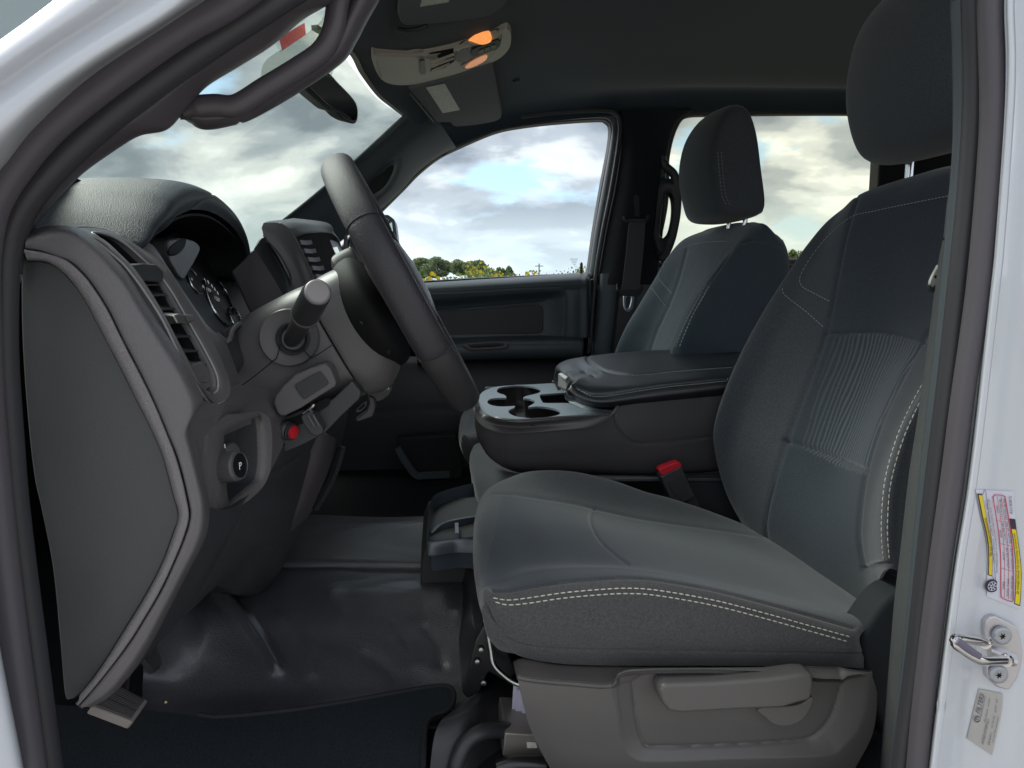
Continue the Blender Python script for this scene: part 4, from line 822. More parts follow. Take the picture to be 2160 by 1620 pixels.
    # rear door
    Rd = thing('rear_door', 'closed far rear door with large tinted window, behind the passenger seat', 'car door', P(1600, 900, 2.4))
    rw = [(1455, 241), (1500, 239), (1650, 237), (1800, 237), (1840, 240), (1858, 252), (1856, 330), (1852, 395), (1849, 470), (1848, 545), (1665, 548), (1500, 550), (1395, 552), (1372, 560), (1385, 520), (1402, 440), (1406, 380), (1406, 340), (1413, 300), (1424, 268), (1436, 250)]
    sweep('window_seal', c(rw, 2.42), [(-.010, -.02), (-.010, .008), (0, .012), (.008, .006), (.008, -.02)], M['sealp'], Rd, n=200, closed=True)
    fill('window_glass', [P(x, y, 2.45) for x, y in rw], M['tint'], Rd, thick=.004, bev=0)
    sweep('sill_trim', c([(1385, 556), (1500, 554), (1700, 550), (1860, 548)], 2.39), circ(.008, 10), M['smooth'], Rd, n=20)
    sheet('lining', [[(x, 555, 2.42), (x, 562, 2.38), (x, 600, 2.35), (x, 800, 2.34), (x, 1100, 2.36)] for x in (1385, 1500, 1700, 1900, 2200)], 30, 40, M['dark'], Rd, thick=.005)
    Q = thing('rear_quarter_trim', 'black rear quarter and back panel of the cab behind the headrest', 'cab panel', (1.9, 2.0, .9))
    prism('quarter_panel', [P(1858, 225, 2.4), P(2300, 225, 2.4), P(2300, 700, 2.4), P(1848, 700, 2.4), P(1852, 395, 2.4), P(1858, 300, 2.4)], 2.46, M['deep'], Q, bev=.01)
    V = [w(1.95, .62, .85), w(1.95, 2.45, .85), w(1.95, 2.45, 2.15), w(1.95, .62, 2.15)]
    prism('back_panel', V, np.array((.05, 0, 0)), M['dark'], Q, bev=0)
    # rear header above the windows
    # outer lower body: closes the far side and front
    X = thing('cab_shell', 'dark inner shell of the cab below the windows and under the dashboard', 'cab shell', (0, 1.5, .8))
    prism('far_side', [w(-1.0, 2.47, .8), w(1.95, 2.47, .8), w(1.95, 2.47, 1.5), w(-1.0, 2.47, 1.5)], np.array((0, .05, 0)), M['deep'], X, bev=0)
    prism('firewall', [w(-.86, .70, .8), w(-.86, 2.4, .8), w(-.86, 2.4, 1.48), w(-.86, .70, 1.48)], np.array((-.03, 0, 0)), M['deep'], X, bev=0)
M['sealp'] = mat('window seal', (.05, .042, .046), .5, .4); M['pillard'] = mat('dark pillar cloth', (.024, .027, .031), .9, .15, bump=('noise', 900, .2, .0003)); M['belt2'] = mat('grey belt webbing', (.085, .085, .09), .7, .3, bump=('weave', 400, .3, .0004))
passenger_side()
# ------------------------------------------------------------------ dashboard
def Yc_(l, Y): return [(x, y, Y) for x, y in l]
M['satin'] = mat('satin trim line', (.30, .285, .285), .3, .7)
M['dlow'] = mat('lower dash plastic', (.044, .045, .050), .42, .5, bump=('grain', 800, .25, .0003), var=.05)
M['lens'] = mat('cluster lens black', (.012, .012, .015), .45, .2); M['mark'] = mat('white dial print', (.75, .76, .78), .5, .3, emit=(.8, .82, .85), es=.12)
M['screen'] = mat('pale screen', (.35, .42, .38), .15, .5, emit=(.6, .72, .62), es=.25)
def textmesh(s, size=1.0, align='LEFT'):
    c = bpy.data.curves.new('txt', 'FONT'); c.body = s; c.size = size; c.align_x = align; c.fill_mode = 'FRONT'; c.resolution_u = 2
    o = bpy.data.objects.new('txt', c); COL.objects.link(o); dg = bpy.context.evaluated_depsgraph_get(); dg.update()
    me = o.evaluated_get(dg).to_mesh(); V = [tuple(v.co) for v in me.vertices]; Fc = [tuple(p.vertices) for p in me.polygons]
    o.evaluated_get(dg).to_mesh_clear(); bpy.data.objects.remove(o); bpy.data.curves.remove(c); return V, Fc
def text3(name, s, fn, m, parent, size=1.0, kind=None):
    V, Fc = textmesh(s, size); return build(name, [fn(x, y) for x, y, z in V], Fc, m, parent, smooth=False, kind=kind)
D = thing('dashboard', 'grey grained dashboard with side air vent, leather gauge hood and light switch, at the left', 'dashboard', P(300, 1000, .9))
flat = [(57, 550), (83, 550), (117, 560), (150, 593), (177, 630), (213, 697), (253, 773), (283, 833), (317, 900), (343, 960), (363, 1033), (377, 1090), (367, 1122), (342, 1190), (305, 1260), (267, 1322), (230, 1382), (192, 1437), (168, 1465)]
seam = [(50, 524), (83, 529), (117, 540), (150, 553), (187, 590), (227, 650), (260, 717), (293, 780), (327, 850), (353, 913), (377, 977), (397, 1060), (400, 1090), (392, 1125), (370, 1180), (340, 1245), (305, 1305), (267, 1365), (207, 1442), (165, 1490)]
edge3 = [(58, 492), (90, 479), (140, 477), (165, 483), (195, 502), (233, 540), (267, 577), (307, 640), (350, 707), (383, 757), (413, 813), (426, 846), (414, 868), (402, 890), (405, 925), (417, 973), (433, 1040), (439, 1077), (435, 1120), (420, 1160), (392, 1212), (355, 1285), (320, 1352), (280, 1415), (233, 1467), (190, 1492)]
cap_ = [(45, 545)] + flat + [(145, 1478), (135, 1462), (125, 1350), (110, 1200), (87, 1080), (70, 1000), (55, 860), (45, 700)]
fill('end_panel', Yc_(cap_, .678), M['cap'], D, n=150, smooth=True, thick=.01, bev=.003)
A20, B20 = arc(flat, 26), arc(seam, 26); bl_ = lambda t, Y: [(a * (1 - t) + c * t, b * (1 - t) + d * t, Y) for (a, b), (c, d) in zip(A20, B20)]
sheet('end_panel_rim', [bl_(0, .680), bl_(.10, .6695), bl_(.3, .6655), bl_(.6, .6648), bl_(.85, .6652), bl_(.94, .668), bl_(.97, .675)], 34, 220, M['rim'], D, thick=.003)
band0 = [(x + .5, y, .676) for x, y in seam]; band1 = [(x + 3, y - 1, .6675) for x, y in seam]
mid = lambda A, B, t, Y: [(a * (1 - t) + c * t, b * (1 - t) + d * t, Y) for (a, b), (c, d) in zip(arc(A, 26), arc(B, 26))]
sheet('side_panel', [band0, band1, mid(seam, edge3, .45, .668), mid(seam, edge3, .8, .673), Yc_(edge3, .692), [(x + 3, y - 1, .715) for x, y in edge3]], 44, 240, M['dash'], D, thick=.004)
# broad face under vent, pod and column: slightly behind the trims
face_cols = [[(x + 2, y, .702) for x, y in edge3[2:19]],
             [(185, 484, .76), (257, 507, .79), (300, 535, .80), (346, 575, .80), (385, 635, .80), (420, 690, .80), (450, 745, .80), (470, 790, .80), (480, 825, .795), (478, 850, .79), (463, 880, .765), (445, 905, .75), (440, 960, .745), (450, 1020, .745), (462, 1070, .745), (468, 1110, .75)],
             [(320, 525, .86), (350, 545, .87), (372, 590, .87), (400, 640, .87), (430, 690, .87), (470, 735, .86), (486, 780, .85), (495, 820, .84), (500, 850, .835), (490, 875, .81), (478, 905, .80), (472, 960, .79), (475, 1020, .79), (482, 1060, .79), (490, 1100, .79)]]
sheet('face_panel', [[(428, 845, .705), (414, 868, .70), (404, 890, .70), (407, 925, .70), (419, 973, .70), (433, 1040, .70), (438, 1070, .70), (439, 1080, .70)], [(450, 850, .75), (440, 878, .735), (428, 900, .73), (424, 950, .73), (432, 1020, .73), (440, 1060, .73), (445, 1075, .735), (448, 1082, .74)], [(480, 845, .79), (463, 882, .765), (448, 905, .755), (446, 950, .752), (452, 1020, .752), (456, 1056, .752), (460, 1074, .752), (462, 1082, .755)]], 30, 160, M['dash'], D, thick=.004)
vo = [(150, 483, .712), (185, 480, .735), (222, 487, .76), (257, 503, .775), (295, 527, .785), (346, 569, .79), (381, 623, .79), (417, 677, .79), (447, 732, .79), (468, 781, .79), (478, 813, .788), (475, 838, .778), (455, 851, .765), (438, 849, .75), (414, 816, .715), (381, 759, .708), (341, 677, .704), (300, 612, .703), (262, 562, .702), (233, 536, .702), (190, 503, .704)]
vi = [(192, 492, .725), (225, 498, .75), (255, 514, .762), (292, 548, .768), (342, 598, .77), (371, 650, .77), (403, 705, .77), (430, 753, .77), (447, 788, .77), (450, 816, .768), (442, 827, .76), (430, 828, .745), (405, 793, .722), (372, 733, .718), (333, 660, .714), (305, 613, .714), (275, 570, .713), (250, 543, .713), (220, 514, .715)]
fill('vent_well', [tp(e) + np.array((-.045, 0, 0)) for e in vi], M['deep'], D, n=60, thick=.003)
frame('vent_bezel', vo, vi, 0, M['smooth'], D, (-.005, 0, 0), lip=.005, n=160)
vi3 = arc([tp(e) for e in vi], 120, True); build('vent_duct', np.vstack([vi3 + np.array((-.004, 0, 0)), vi3 + np.array((-.045, 0, -.004))]), quads(2, 120, True), M['deep'], D)
sweep('vent_silver_edge', [tp(e) * .12 + vi3[np.argmin(np.linalg.norm(vi3 - tp(e), axis=1))] * .88 + np.array((.0035, -.002, 0)) for e in vo], circ(.0012, 8), M['satin'], D, up=(1, 0, 0), closed=True, n=150)
sweep('vent_outer_edge', [tp(e) + np.array((.0015, -.0015, 0)) for e in vo], circ(.0013, 8), M['satin'], D, up=(1, 0, 0), closed=True, n=150)
# raised bright inner lip of the bezel
sweep('vent_lip', [tuple(a * .5 + b * .5 for a, b in zip(p, q)) for p, q in zip(arc([tp(e) for e in vo], 60, True), arc([tp(e) for e in vi], 60, True))] and [p * .72 + q * .28 for p, q in zip(arc([tp(e) for e in vo], 60, True), np.roll(arc([tp(e) for e in vi], 60, True), 0, 0))], circ(.0011, 8), M['smooth'], D, up=(1, 0, 0), closed=True, n=150)
for (x0, x1, y) in ((290, 339, 600), (308, 354, 622), (327, 370, 651), (345, 386, 680), (365, 403, 709), (383, 419, 740), (398, 436, 768)):
    a, b = P(x0, y + 1, .722), P(x1, y - 1, .766); V = [a, b, b + np.array((-.03, 0, .006)), a + np.array((-.03, 0, .006))]
    prism('vent_slat', V, np.array((0, 0, -.0016)), M['dark'], D, bev=.0004, seg=1)
prism('vent_block', [P(263, 559, .716), P(300, 556, .745), P(330, 557, .762), P(347, 572, .768), P(346, 591, .768), P(337, 596, .762), P(293, 593, .722)], np.array((-.02, 0, 0)), M['dark'], D, bev=.002)
prism('vent_tab', [w(.006, 0, 0) + q for q in [P(352, 666, .735), P(366, 662, .742), P(396, 665, .765), P(398, 676, .765), P(392, 681, .76), P(362, 683, .74)]], np.array((-.022, 0, .002)), M['silver'], D, bev=.0015)
fill('tab_insert', [P(376, 667, .7505), P(394, 668, .7635), P(395, 675, .7635), P(378, 677, .7505)], M['smooth'], D, thick=.0006, push=(.0074, 0, 0))
prism('wheel_housing', [P(398, 770, .722), P(430, 762, .755), P(444, 785, .768), P(446, 815, .766), P(432, 826, .748), P(410, 795, .724)], np.array((-.02, 0, 0)), M['dash'], D, bev=.002)
for k in range(9): tube('wheel_rib', [P(411 + k * 1.2, 787 + k * 2.4, .735), P(431 + k * .8, 785 + k * 2.4, .757)], .0012, M['silver'] if k % 2 else M['smooth'], D, n=3, seg=6, up=(1, 0, 0))
for k in range(3): tube('airflow_mark', [P(433 + k * 3.2, 787, .7675), P(435 + k * 3.2, 792, .7675), P(433 + k * 3.2, 797, .7675), P(435 + k * 3.2, 802, .7675)], .0005, M['mark'], D, n=8, seg=5, up=(1, 0, 0))
# inner side of the binnacle, between vent and gauges
sheet('binnacle_side', [[(222, 488, .765), (257, 504, .783), (295, 527, .795), (346, 569, .80), (381, 623, .80), (417, 677, .80), (447, 732, .80), (468, 781, .80), (481, 813, .80), (484, 826, .80)],
                        [(262, 498, .79), (300, 512, .81), (335, 548, .83), (368, 600, .84), (400, 650, .845), (430, 694, .85), (456, 722, .855), (478, 757, .86), (490, 795, .86), (496, 815, .86)],
                        [(300, 506, .81), (325, 520, .83), (352, 560, .85), (382, 606, .862), (412, 650, .87), (440, 688, .88), (472, 716, .90), (484, 740, .90), (500, 785, .90), (508, 806, .90)]], 34, 110, M['smooth'], D, thick=.003,
      grooves=[([(340, 560), (368, 598), (400, 646), (430, 690)], 2, .0015)])
sweep('bezel_bright_edge', [(258, 503, .778), (295, 526, .789), (346, 567, .794), (381, 621, .794), (417, 675, .794), (447, 730, .794), (468, 779, .794), (479, 813, .79)], circ(.0011, 8), M['silver'], D, n=60, up=(1, 0, 0))
# gauge hood: arched shell
def arch(X, zb, zt, yn, yf, d=0):
    h = zt - zb
    return [w(X - .03, yn - .005, zb - .012), w(X, yn + d, zb), w(X + .002, yn + .036 + d, zb + .30 * h), w(X + .003, yn + .075 + d, zb + .53 * h - d * .6), w(X + .002, yn + .112, zb + .74 * h - d), w(X, yn + .185, zt - .003 - d), w(X, (yn + yf) / 2 + .035, zt - d), w(X - .004, yf - .10, zb + .86 * h - d), w(X - .006, yf - .035 - d * .6, zb + .60 * h - d), w(X - .006, yf - .006 - d, zb + .22 * h), w(X - .012, yf - d, zb - .15 * h), w(X - .03, yf - .01 - d, zb - .45 * h)]
ar = [arch(-.296, 1.585, 1.650, .795, 1.265, .006), arch(-.292, 1.585, 1.660, .79, 1.27), arch(-.300, 1.588, 1.672, .785, 1.275), arch(-.33, 1.592, 1.679, .78, 1.278), arch(-.40, 1.602, 1.679, .775, 1.28), arch(-.50, 1.608, 1.668, .77, 1.29), arch(-.62, 1.600, 1.652, .76, 1.3), arch(-.8, 1.58, 1.622, .75, 1.32), arch(-.93, 1.54, 1.58, .75, 1.34)]
sheet('gauge_hood', ar, 110, 110, M['cowl'], D, thick=.009, face=(0, -.5, 1), grooves=[([(314, 522), (365, 480), (425, 425), (462, 404), (507, 400), (540, 424), (553, 455)], 2.2, .0016)])
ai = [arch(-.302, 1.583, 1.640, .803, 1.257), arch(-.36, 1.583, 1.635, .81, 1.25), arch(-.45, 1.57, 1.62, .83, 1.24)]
sheet('hood_shade_lining', ai, 20, 60, M['deep'], D, thick=.003, face=(0, -.5, 1))  # added near-black sheet; shade under the hood put into its colour
# recess back wall and gauges
GN = w(.88, .12, .46); GN /= np.linalg.norm(GN); GP = P(445, 620, 1.02) + w(-.012, 0, 0)
def PL(x, y, lift=0):
    d = DV + RV * ((x - 1080) / F) + UV_ * ((810 - y) / F); q = GP + GN * lift; return CAM + d * (((q - CAM) @ GN) / (d @ GN))
gp = [PL(x, y) for x, y in [(345, 505), (400, 480), (470, 480), (512, 560), (528, 620), (546, 690), (520, 712), (480, 730), (455, 710), (400, 640), (360, 585), (335, 540)]]
gauge = fill('gauge_face', gp, M['lens'], D, n=80, thick=.004)
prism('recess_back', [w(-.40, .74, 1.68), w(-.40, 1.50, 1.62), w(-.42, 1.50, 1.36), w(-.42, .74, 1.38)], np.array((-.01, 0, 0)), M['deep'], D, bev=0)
prism('warning_pod', [P(350, 512, .90), P(372, 503, .93), P(392, 503, .97), P(410, 508, 1.0), P(422, 520, 1.02), P(420, 535, 1.01), P(400, 572, .96), P(385, 590, .93), P(362, 555, .90)], np.array((-.03, 0, 0)), M['dlow'], D, bev=.003, n=50, smooth=True)
fill('pod_lens', [P(345, 532, .888), P(352, 517, .892), P(374, 503, .925), P(382, 507, .93), P(378, 522, .925), P(366, 535, .90), P(350, 540, .888)], M['lens'], D, n=40, push=(.006, 0, 0))
def G(x, y): 
    return PL(x, y, .0015)
def dial(cx, cy_, rx, ry, rot, a0, a1, name, mt, r=.0011):
    tt = np.linspace(a0, a1, 30); c, s = math.cos(rot), math.sin(rot)
    tube(name, [G(cx + c * rx * math.cos(t) - s * ry * math.sin(t), cy_ + s * rx * math.cos(t) + c * ry * math.sin(t)) for t in tt], r, mt, D, n=40, seg=6, up=(1, 0, 0))
dial(461, 634, 19, 58, -.46, 1.75, 4.2, 'dial_ring', M['chrome'], .0022); dial(463, 630, 19, 54, -.46, -.9, .9, 'dial_ring', M['chrome'], .0016)
dial(497, 672, 9, 26, -.46, 1.9, 4.4, 'dial_ring', M['chrome'], .0016); dial(497, 672, 10, 26, -.46, -1.2, 1.2, 'dial_ring', M['chrome'], .0014)
dial(410, 592, 10, 30, -.5, 1.6, 4.3, 'dial_ring', M['chrome'], .0016); dial(410, 592, 9, 28, -.5, -1.3, -.3, 'dial_ring', M['chrome'], .0014)
for x, y in ((431, 592), (438, 596), (446, 604), (452, 611), (458, 619)): tube('dial_tick', [G(x, y - 4), G(x + 2.5, y + 2)], .0006, M['mark'], D, n=3, seg=5, up=(1, 0, 0))
def tx(s, px, py, size):
    def f(x, y): return G(px + x * .8, py - y * 1.0 + x * .45)
    text3('dial_number', s, lambda x, y: f(x, y) + np.array((.001, 0, 0)), M['mark'], D, size)
tx('80', 425, 606, 9); tx('100', 433, 611, 9); tx('120', 450, 630, 10); tx('H', 401, 590, 7)
# far wall of the recess, pocket and centre-stack bezel
sheet('recess_far_wall', [[(491, 572, 1.185), (505, 600, 1.19), (522, 640, 1.20), (541, 684, 1.21)], [(515, 550, 1.21), (530, 585, 1.215), (550, 625, 1.22), (570, 662, 1.225)], [(538, 526, 1.235), (560, 560, 1.24), (585, 600, 1.245), (607, 640, 1.25)]], 24, 30, M['pillarw'], D, thick=.004)
sheet('recess_pocket', [[(535, 528, 1.24), (562, 560, 1.245), (587, 600, 1.25), (606, 636, 1.252)], [(550, 505, 1.25), (575, 538, 1.28), (600, 580, 1.28), (612, 620, 1.26)], [(560, 500, 1.262), (586, 535, 1.265), (607, 570, 1.268), (620, 605, 1.268)]], 20, 30, M['dark'], D, thick=.003)
sheet('stack_bezel', [[(556, 500, 1.262), (580, 530, 1.265), (602, 570, 1.268), (617, 603, 1.27), (612, 622, 1.27), (600, 640, 1.27), (610, 665, 1.27)], [(553, 480, 1.262), (590, 505, 1.27), (620, 550, 1.275), (640, 595, 1.28), (642, 625, 1.28), (640, 650, 1.28), (650, 680, 1.28)], [(556, 470, 1.27), (590, 471, 1.285), (612, 487, 1.295), (628, 515, 1.30), (655, 575, 1.31), (668, 610, 1.31), (690, 660, 1.31)]], 30, 60, M['smooth'], D, thick=.004)
sweep('stack_bezel_edge', [(590, 471, 1.287), (612, 486, 1.297), (629, 515, 1.302), (656, 575, 1.312), (670, 612, 1.312)], circ(.0016, 8), M['smooth'], D, n=40)
sheet('centre_pad', [[(556, 470, 1.27), (598, 479, 1.29), (614, 490, 1.30), (624, 500, 1.305)], [(570, 466, 1.4), (622, 468, 1.40), (645, 485, 1.38), (650, 492, 1.37)], [(600, 463, 1.6), (663, 472, 1.55), (685, 484, 1.50), (693, 491, 1.48)], [(620, 460, 1.8), (690, 470, 1.75), (706, 492, 1.62), (712, 504, 1.58)]], 30, 40, M['cowl'], D, thick=.006)
prism('stack_vent_well', [P(620, 492, 1.325), P(660, 490, 1.40), P(690, 492, 1.46), P(725, 580, 1.46), P(690, 592, 1.40), P(662, 592, 1.325)], np.array((-.02, 0, 0)), M['deep'], D, bev=0)
prism('stack_column', [P(654, 502, 1.38), P(683, 494, 1.46), P(716, 562, 1.46), P(712, 590, 1.44), P(686, 590, 1.38)], np.array((-.015, 0, 0)) , M['dark'], D, bev=.003)
for k in range(5):
    x, y = 628 + k * 8.5, 513 + k * 18; sweep('stack_vent_slat', [P(x, y, 1.33), P(x + 14, y + 1, 1.36), P(x + 24, y - 1, 1.38)], [(-.004, -.002), (-.004, .006), (.004, .006), (.004, -.002)], M['smooth'], D, up=(1, 0, .3), n=8)
prism('stack_vent_tab', [P(650, 556, 1.36), P(672, 554, 1.39), P(674, 562, 1.39), P(652, 564, 1.36)], np.array((-.008, 0, 0)), M['silver'], D, bev=.001)
prism('radio_frame', [P(688, 505, 1.485), P(700, 505, 1.54), P(716, 512, 1.60), P(733, 556, 1.60), P(722, 562, 1.52), P(714, 562, 1.48)], np.array((-.01, 0, 0)), M['black'], D, bev=.002)
fill('radio_screen', [P(698, 522, 1.50), P(707, 520, 1.55), P(722, 554, 1.55), P(716, 558, 1.50)], M['screen'], D, push=(.004, 0, 0), thick=.001)
sweep('radio_edge', [(700, 491, 1.5), (712, 504, 1.58), (722, 530, 1.6), (733, 556, 1.6)], circ(.002, 8), M['smooth'], D, n=30)
# dark throat round the column
sheet('column_throat', [[(474, 718, .905), (478, 745, .90), (488, 780, .89), (486, 803, .875), (482, 824, .86)], [(492, 700, .96), (500, 735, .95), (506, 765, .94), (500, 790, .93), (492, 815, .92)], [(530, 686, 1.02), (526, 718, 1.0), (523, 753, .98), (506, 782, .96), (498, 802, .955)]], 24, 40, M['dlow'], D, thick=.003)
sweep('throat_rim', [(456, 703, .905), (468, 714, .91), (478, 721, .915), (485, 714, .92), (490, 697, .94), (501, 686, .97), (517, 684, 1.0), (541, 684, 1.03)], circ(.0035, 10), M['smooth'], D, n=50)
# shoulder running from the vent to the column, and headlamp switch pod
sheet('shoulder', [[(482, 815, .81), (479, 848, .792), (468, 872, .775), (446, 892, .752), (424, 905, .735), (420, 916, .735)], [(500, 812, .85), (500, 840, .84), (492, 866, .82), (475, 885, .795), (462, 905, .772), (460, 922, .775)], [(530, 815, .90), (530, 838, .89), (520, 860, .87), (505, 876, .845), (494, 893, .825), (492, 910, .83)], [(565, 822, .94), (562, 846, .93), (552, 866, .905), (544, 876, .88), (538, 884, .87), (536, 895, .87)], [(590, 835, .95), (588, 860, .945), (580, 880, .92), (570, 892, .90), (566, 905, .89), (566, 925, .885)], [(606, 865, .96), (603, 900, .955), (598, 935, .94), (588, 960, .92), (575, 985, .90), (568, 1000, .895)]], 50, 50, M['smooth'], D, thick=.004)
Yp = lambda x: .735 + (x - 420) / 150 * .145
po = [(420, 910), (428, 897), (450, 886), (480, 874), (515, 872), (540, 868), (554, 872), (565, 886), (569, 938), (565, 987), (552, 1023), (520, 1056), (486, 1077), (478, 1080), (455, 1092), (440, 1080), (436, 1040), (420, 975)]
pi_ = [(472, 914), (495, 900), (538, 880), (545, 888), (549, 958), (543, 1007), (520, 1031), (482, 1062), (476, 1048), (469, 958), (469, 928)]
frame('switch_bezel', [(x, y, Yp(x)) for x, y in po], [(x, y, Yp(x) + .008) for x, y in pi_], 0, M['dash'], D, (-.004, 0, 0), lip=.004, n=140)
pj = arc([P(x, y, Yp(x) + .008) for x, y in pi_], 100, True); build('switch_recess', np.vstack([pj + w(-.003, 0, 0), pj + w(-.03, 0, 0)]), quads(2, 100, True), M['dlow'], D)
fill('switch_panel', [P(x, y, Yp(x) + .008) for x, y in [(462, 905), (540, 872), (552, 885), (556, 960), (550, 1012), (522, 1040), (475, 1070)]], M['dlow'], D, push=(-.028, 0, 0), n=60, thick=.003)
kc = P(505, 982, .776); kax = np.array((.93, -.30, .12)); kax /= np.linalg.norm(kax)
lathe('light_knob', kc - kax * .034, kax, [(0, .0150), (.002, .0160), (.030, .0160), (.0335, .0153), (.034, .014)], M['smooth'], D, 40)
for t in np.linspace(0, 2 * math.pi, 36, endpoint=False):
    a = np.cross(kax, (0, 0, 1)); a /= np.linalg.norm(a); b = np.cross(kax, a); q = kc + (a * math.cos(t) + b * math.sin(t)) * .0160
    if (CAM - q) @ (a * math.cos(t) + b * math.sin(t)) > 0: tube('knob_rib', [q - kax * .032, q - kax * .003], .0005, M['smooth'], D, n=2, seg=5)
lathe('knob_ring', kc - kax * .001, kax, [(0, .0148), (.002, .0148), (.0022, .0132), (.0012, .0130)], M['silver'], D, 40)
lathe('knob_face', kc - kax * .0012, kax, [(0, .0132), (.0018, .013)], M['lens'], D, 36)
a = np.cross(kax, (0, 0, 1)); a /= np.linalg.norm(a); b = np.cross(a, kax)
text3('knob_symbol', 'P', lambda x, y: kc + kax * .0012 + a * (x - .003) * (1 if a @ RV > 0 else -1) + w(0, 0, 1) * (y - .004), M['mark'], D, .011)
# printed marks above the knob
pk = lambda x, y: P(x, y, Yp(x) + .008) + np.array((-.0225, 0, 0))
for i in range(8): 
    t = i * math.pi / 4; tube('lamp_symbol', [pk(478 + 2 * math.cos(t), 935 + 2 * math.sin(t)), pk(478 + 4.2 * math.cos(t), 935 + 4.2 * math.sin(t))], .0005, M['mark'], D, n=2, seg=5, up=(1, 0, 0))
text3('lamp_letter', 'D', lambda x, y: pk(483 + x * 10, 940 - y * 10 + x * 3), M['mark'], D, 1.1)
text3('lamp_letter', 'D', lambda x, y: pk(469 + x * 6, 945 - y * 8 + x * 3), M['mark'], D, 1.0)
text3('lamp_letter', 'E', lambda x, y: pk(491 + x * 6, 946 - y * 8 + x * 3), M['mark'], D, 1.0)
lathe('dimmer_wheel', pk(528, 955), (.9, -.4, .1), [(-.004, .0128), (.003, .0128), (.005, .011)], M['smooth'], D, 28)
tube('dimmer_mark', [pk(518, 950), pk(521, 975)], .0008, M['mark'], D, n=4, seg=5, up=(1, 0, 0)); tube('dimmer_mark', [pk(517, 936), pk(518, 944)], .0006, M['mark'], D, n=3, seg=5, up=(1, 0, 0))
# knee panel
kn = [[(439, 1070, .712), (436, 1118, .712), (421, 1160, .712), (394, 1212, .712), (357, 1285, .712), (322, 1352, .712), (282, 1415, .712), (235, 1467, .712)],
      [(480, 1074, .765), (470, 1130, .765), (443, 1190, .765), (405, 1258, .77), (366, 1318, .775), (335, 1350, .78), (300, 1392, .77), (255, 1448, .76)],
      [(519, 1050, .825), (502, 1108, .825), (457, 1195, .825), (406, 1280, .83), (357, 1333, .84), (335, 1352, .85), (305, 1385, .84), (275, 1425, .83)],
      [(562, 990, .89), (560, 1070, .90), (530, 1150, .91), (490, 1212, .94), (452, 1236, .97), (432, 1240, 1.0), (420, 1260, 1.02), (400, 1280, 1.03)],
      [(605, 935, .96), (602, 1050, .99), (572, 1145, 1.0), (545, 1215, 1.02), (510, 1252, 1.05), (470, 1248, 1.1), (450, 1250, 1.13), (430, 1260, 1.15)],
      [(680, 905, 1.08), (655, 995, 1.09), (628, 1080, 1.1), (603, 1160, 1.12), (578, 1222, 1.15), (545, 1256, 1.2), (520, 1258, 1.24), (500, 1262, 1.28)],
      [(738, 850, 1.22), (715, 960, 1.24), (690, 1020, 1.25), (656, 1085, 1.27), (628, 1135, 1.3), (600, 1190, 1.33), (570, 1230, 1.37), (550, 1245, 1.4)]]
sheet('knee_panel', kn, 110, 110, M['dlow'], D, thick=.004, grooves=[([(519, 1062), (500, 1110), (455, 1195), (405, 1280), (355, 1335)], 1.6, .002), ([(560, 1000), (590, 990), (640, 960), (700, 930)], 3, .003), ([(525, 1162), (575, 1152), (620, 1150)], 2, .002)])
sheet('column_support', [[(668, 920, 1.055), (640, 985, 1.065), (600, 1070, 1.075), (575, 1120, 1.08)], [(690, 915, 1.065), (672, 985, 1.075), (640, 1060, 1.085), (600, 1130, 1.09)], [(708, 925, 1.12), (695, 985, 1.12), (668, 1050, 1.12), (650, 1090, 1.13)]], 24, 40, M['pillarw'], D, thick=.006)
sweep('support_edge', [(722, 942, 1.2), (708, 990, 1.2), (690, 1030, 1.2), (664, 1075, 1.2)], [(-.006, -.002), (0, .004), (.006, -.002)], M['dark'], D, n=30)
# dashboard top running across to the far side, and its far lower part
sheet('dash_top', [[w(-.56, .70, 1.565), w(-.62, .70, 1.565), w(-.7, .70, 1.555), w(-.95, .70, 1.50)], [w(-.55, 1.26, 1.58), w(-.6, 1.26, 1.58), w(-.7, 1.26, 1.56), w(-1.0, 1.26, 1.50)], [w(-.30, 1.33, 1.60), w(-.42, 1.3, 1.60), w(-.6, 1.3, 1.57), w(-1.03, 1.3, 1.50)], [w(-.27, 1.9, 1.62), w(-.42, 1.9, 1.61), w(-.6, 1.9, 1.57), w(-1.0, 1.9, 1.50)], [w(-.30, 2.38, 1.60), w(-.42, 2.38, 1.60), w(-.6, 2.38, 1.56), w(-.95, 2.38, 1.50)]], 30, 30, M['cowl'], D, thick=.006, face=(0, 0, 1))
sheet('far_face', [[w(-.32, 1.30, 1.60), w(-.27, 1.30, 1.50), w(-.28, 1.3, 1.35), w(-.36, 1.3, 1.20)], [w(-.28, 1.8, 1.62), w(-.21, 1.8, 1.50), w(-.22, 1.8, 1.35), w(-.32, 1.8, 1.18)], [w(-.32, 2.36, 1.60), w(-.26, 2.36, 1.50), w(-.27, 2.36, 1.35), w(-.36, 2.36, 1.18)]], 30, 30, M['dark'], D, thick=.01, face=(1, 0, 0))
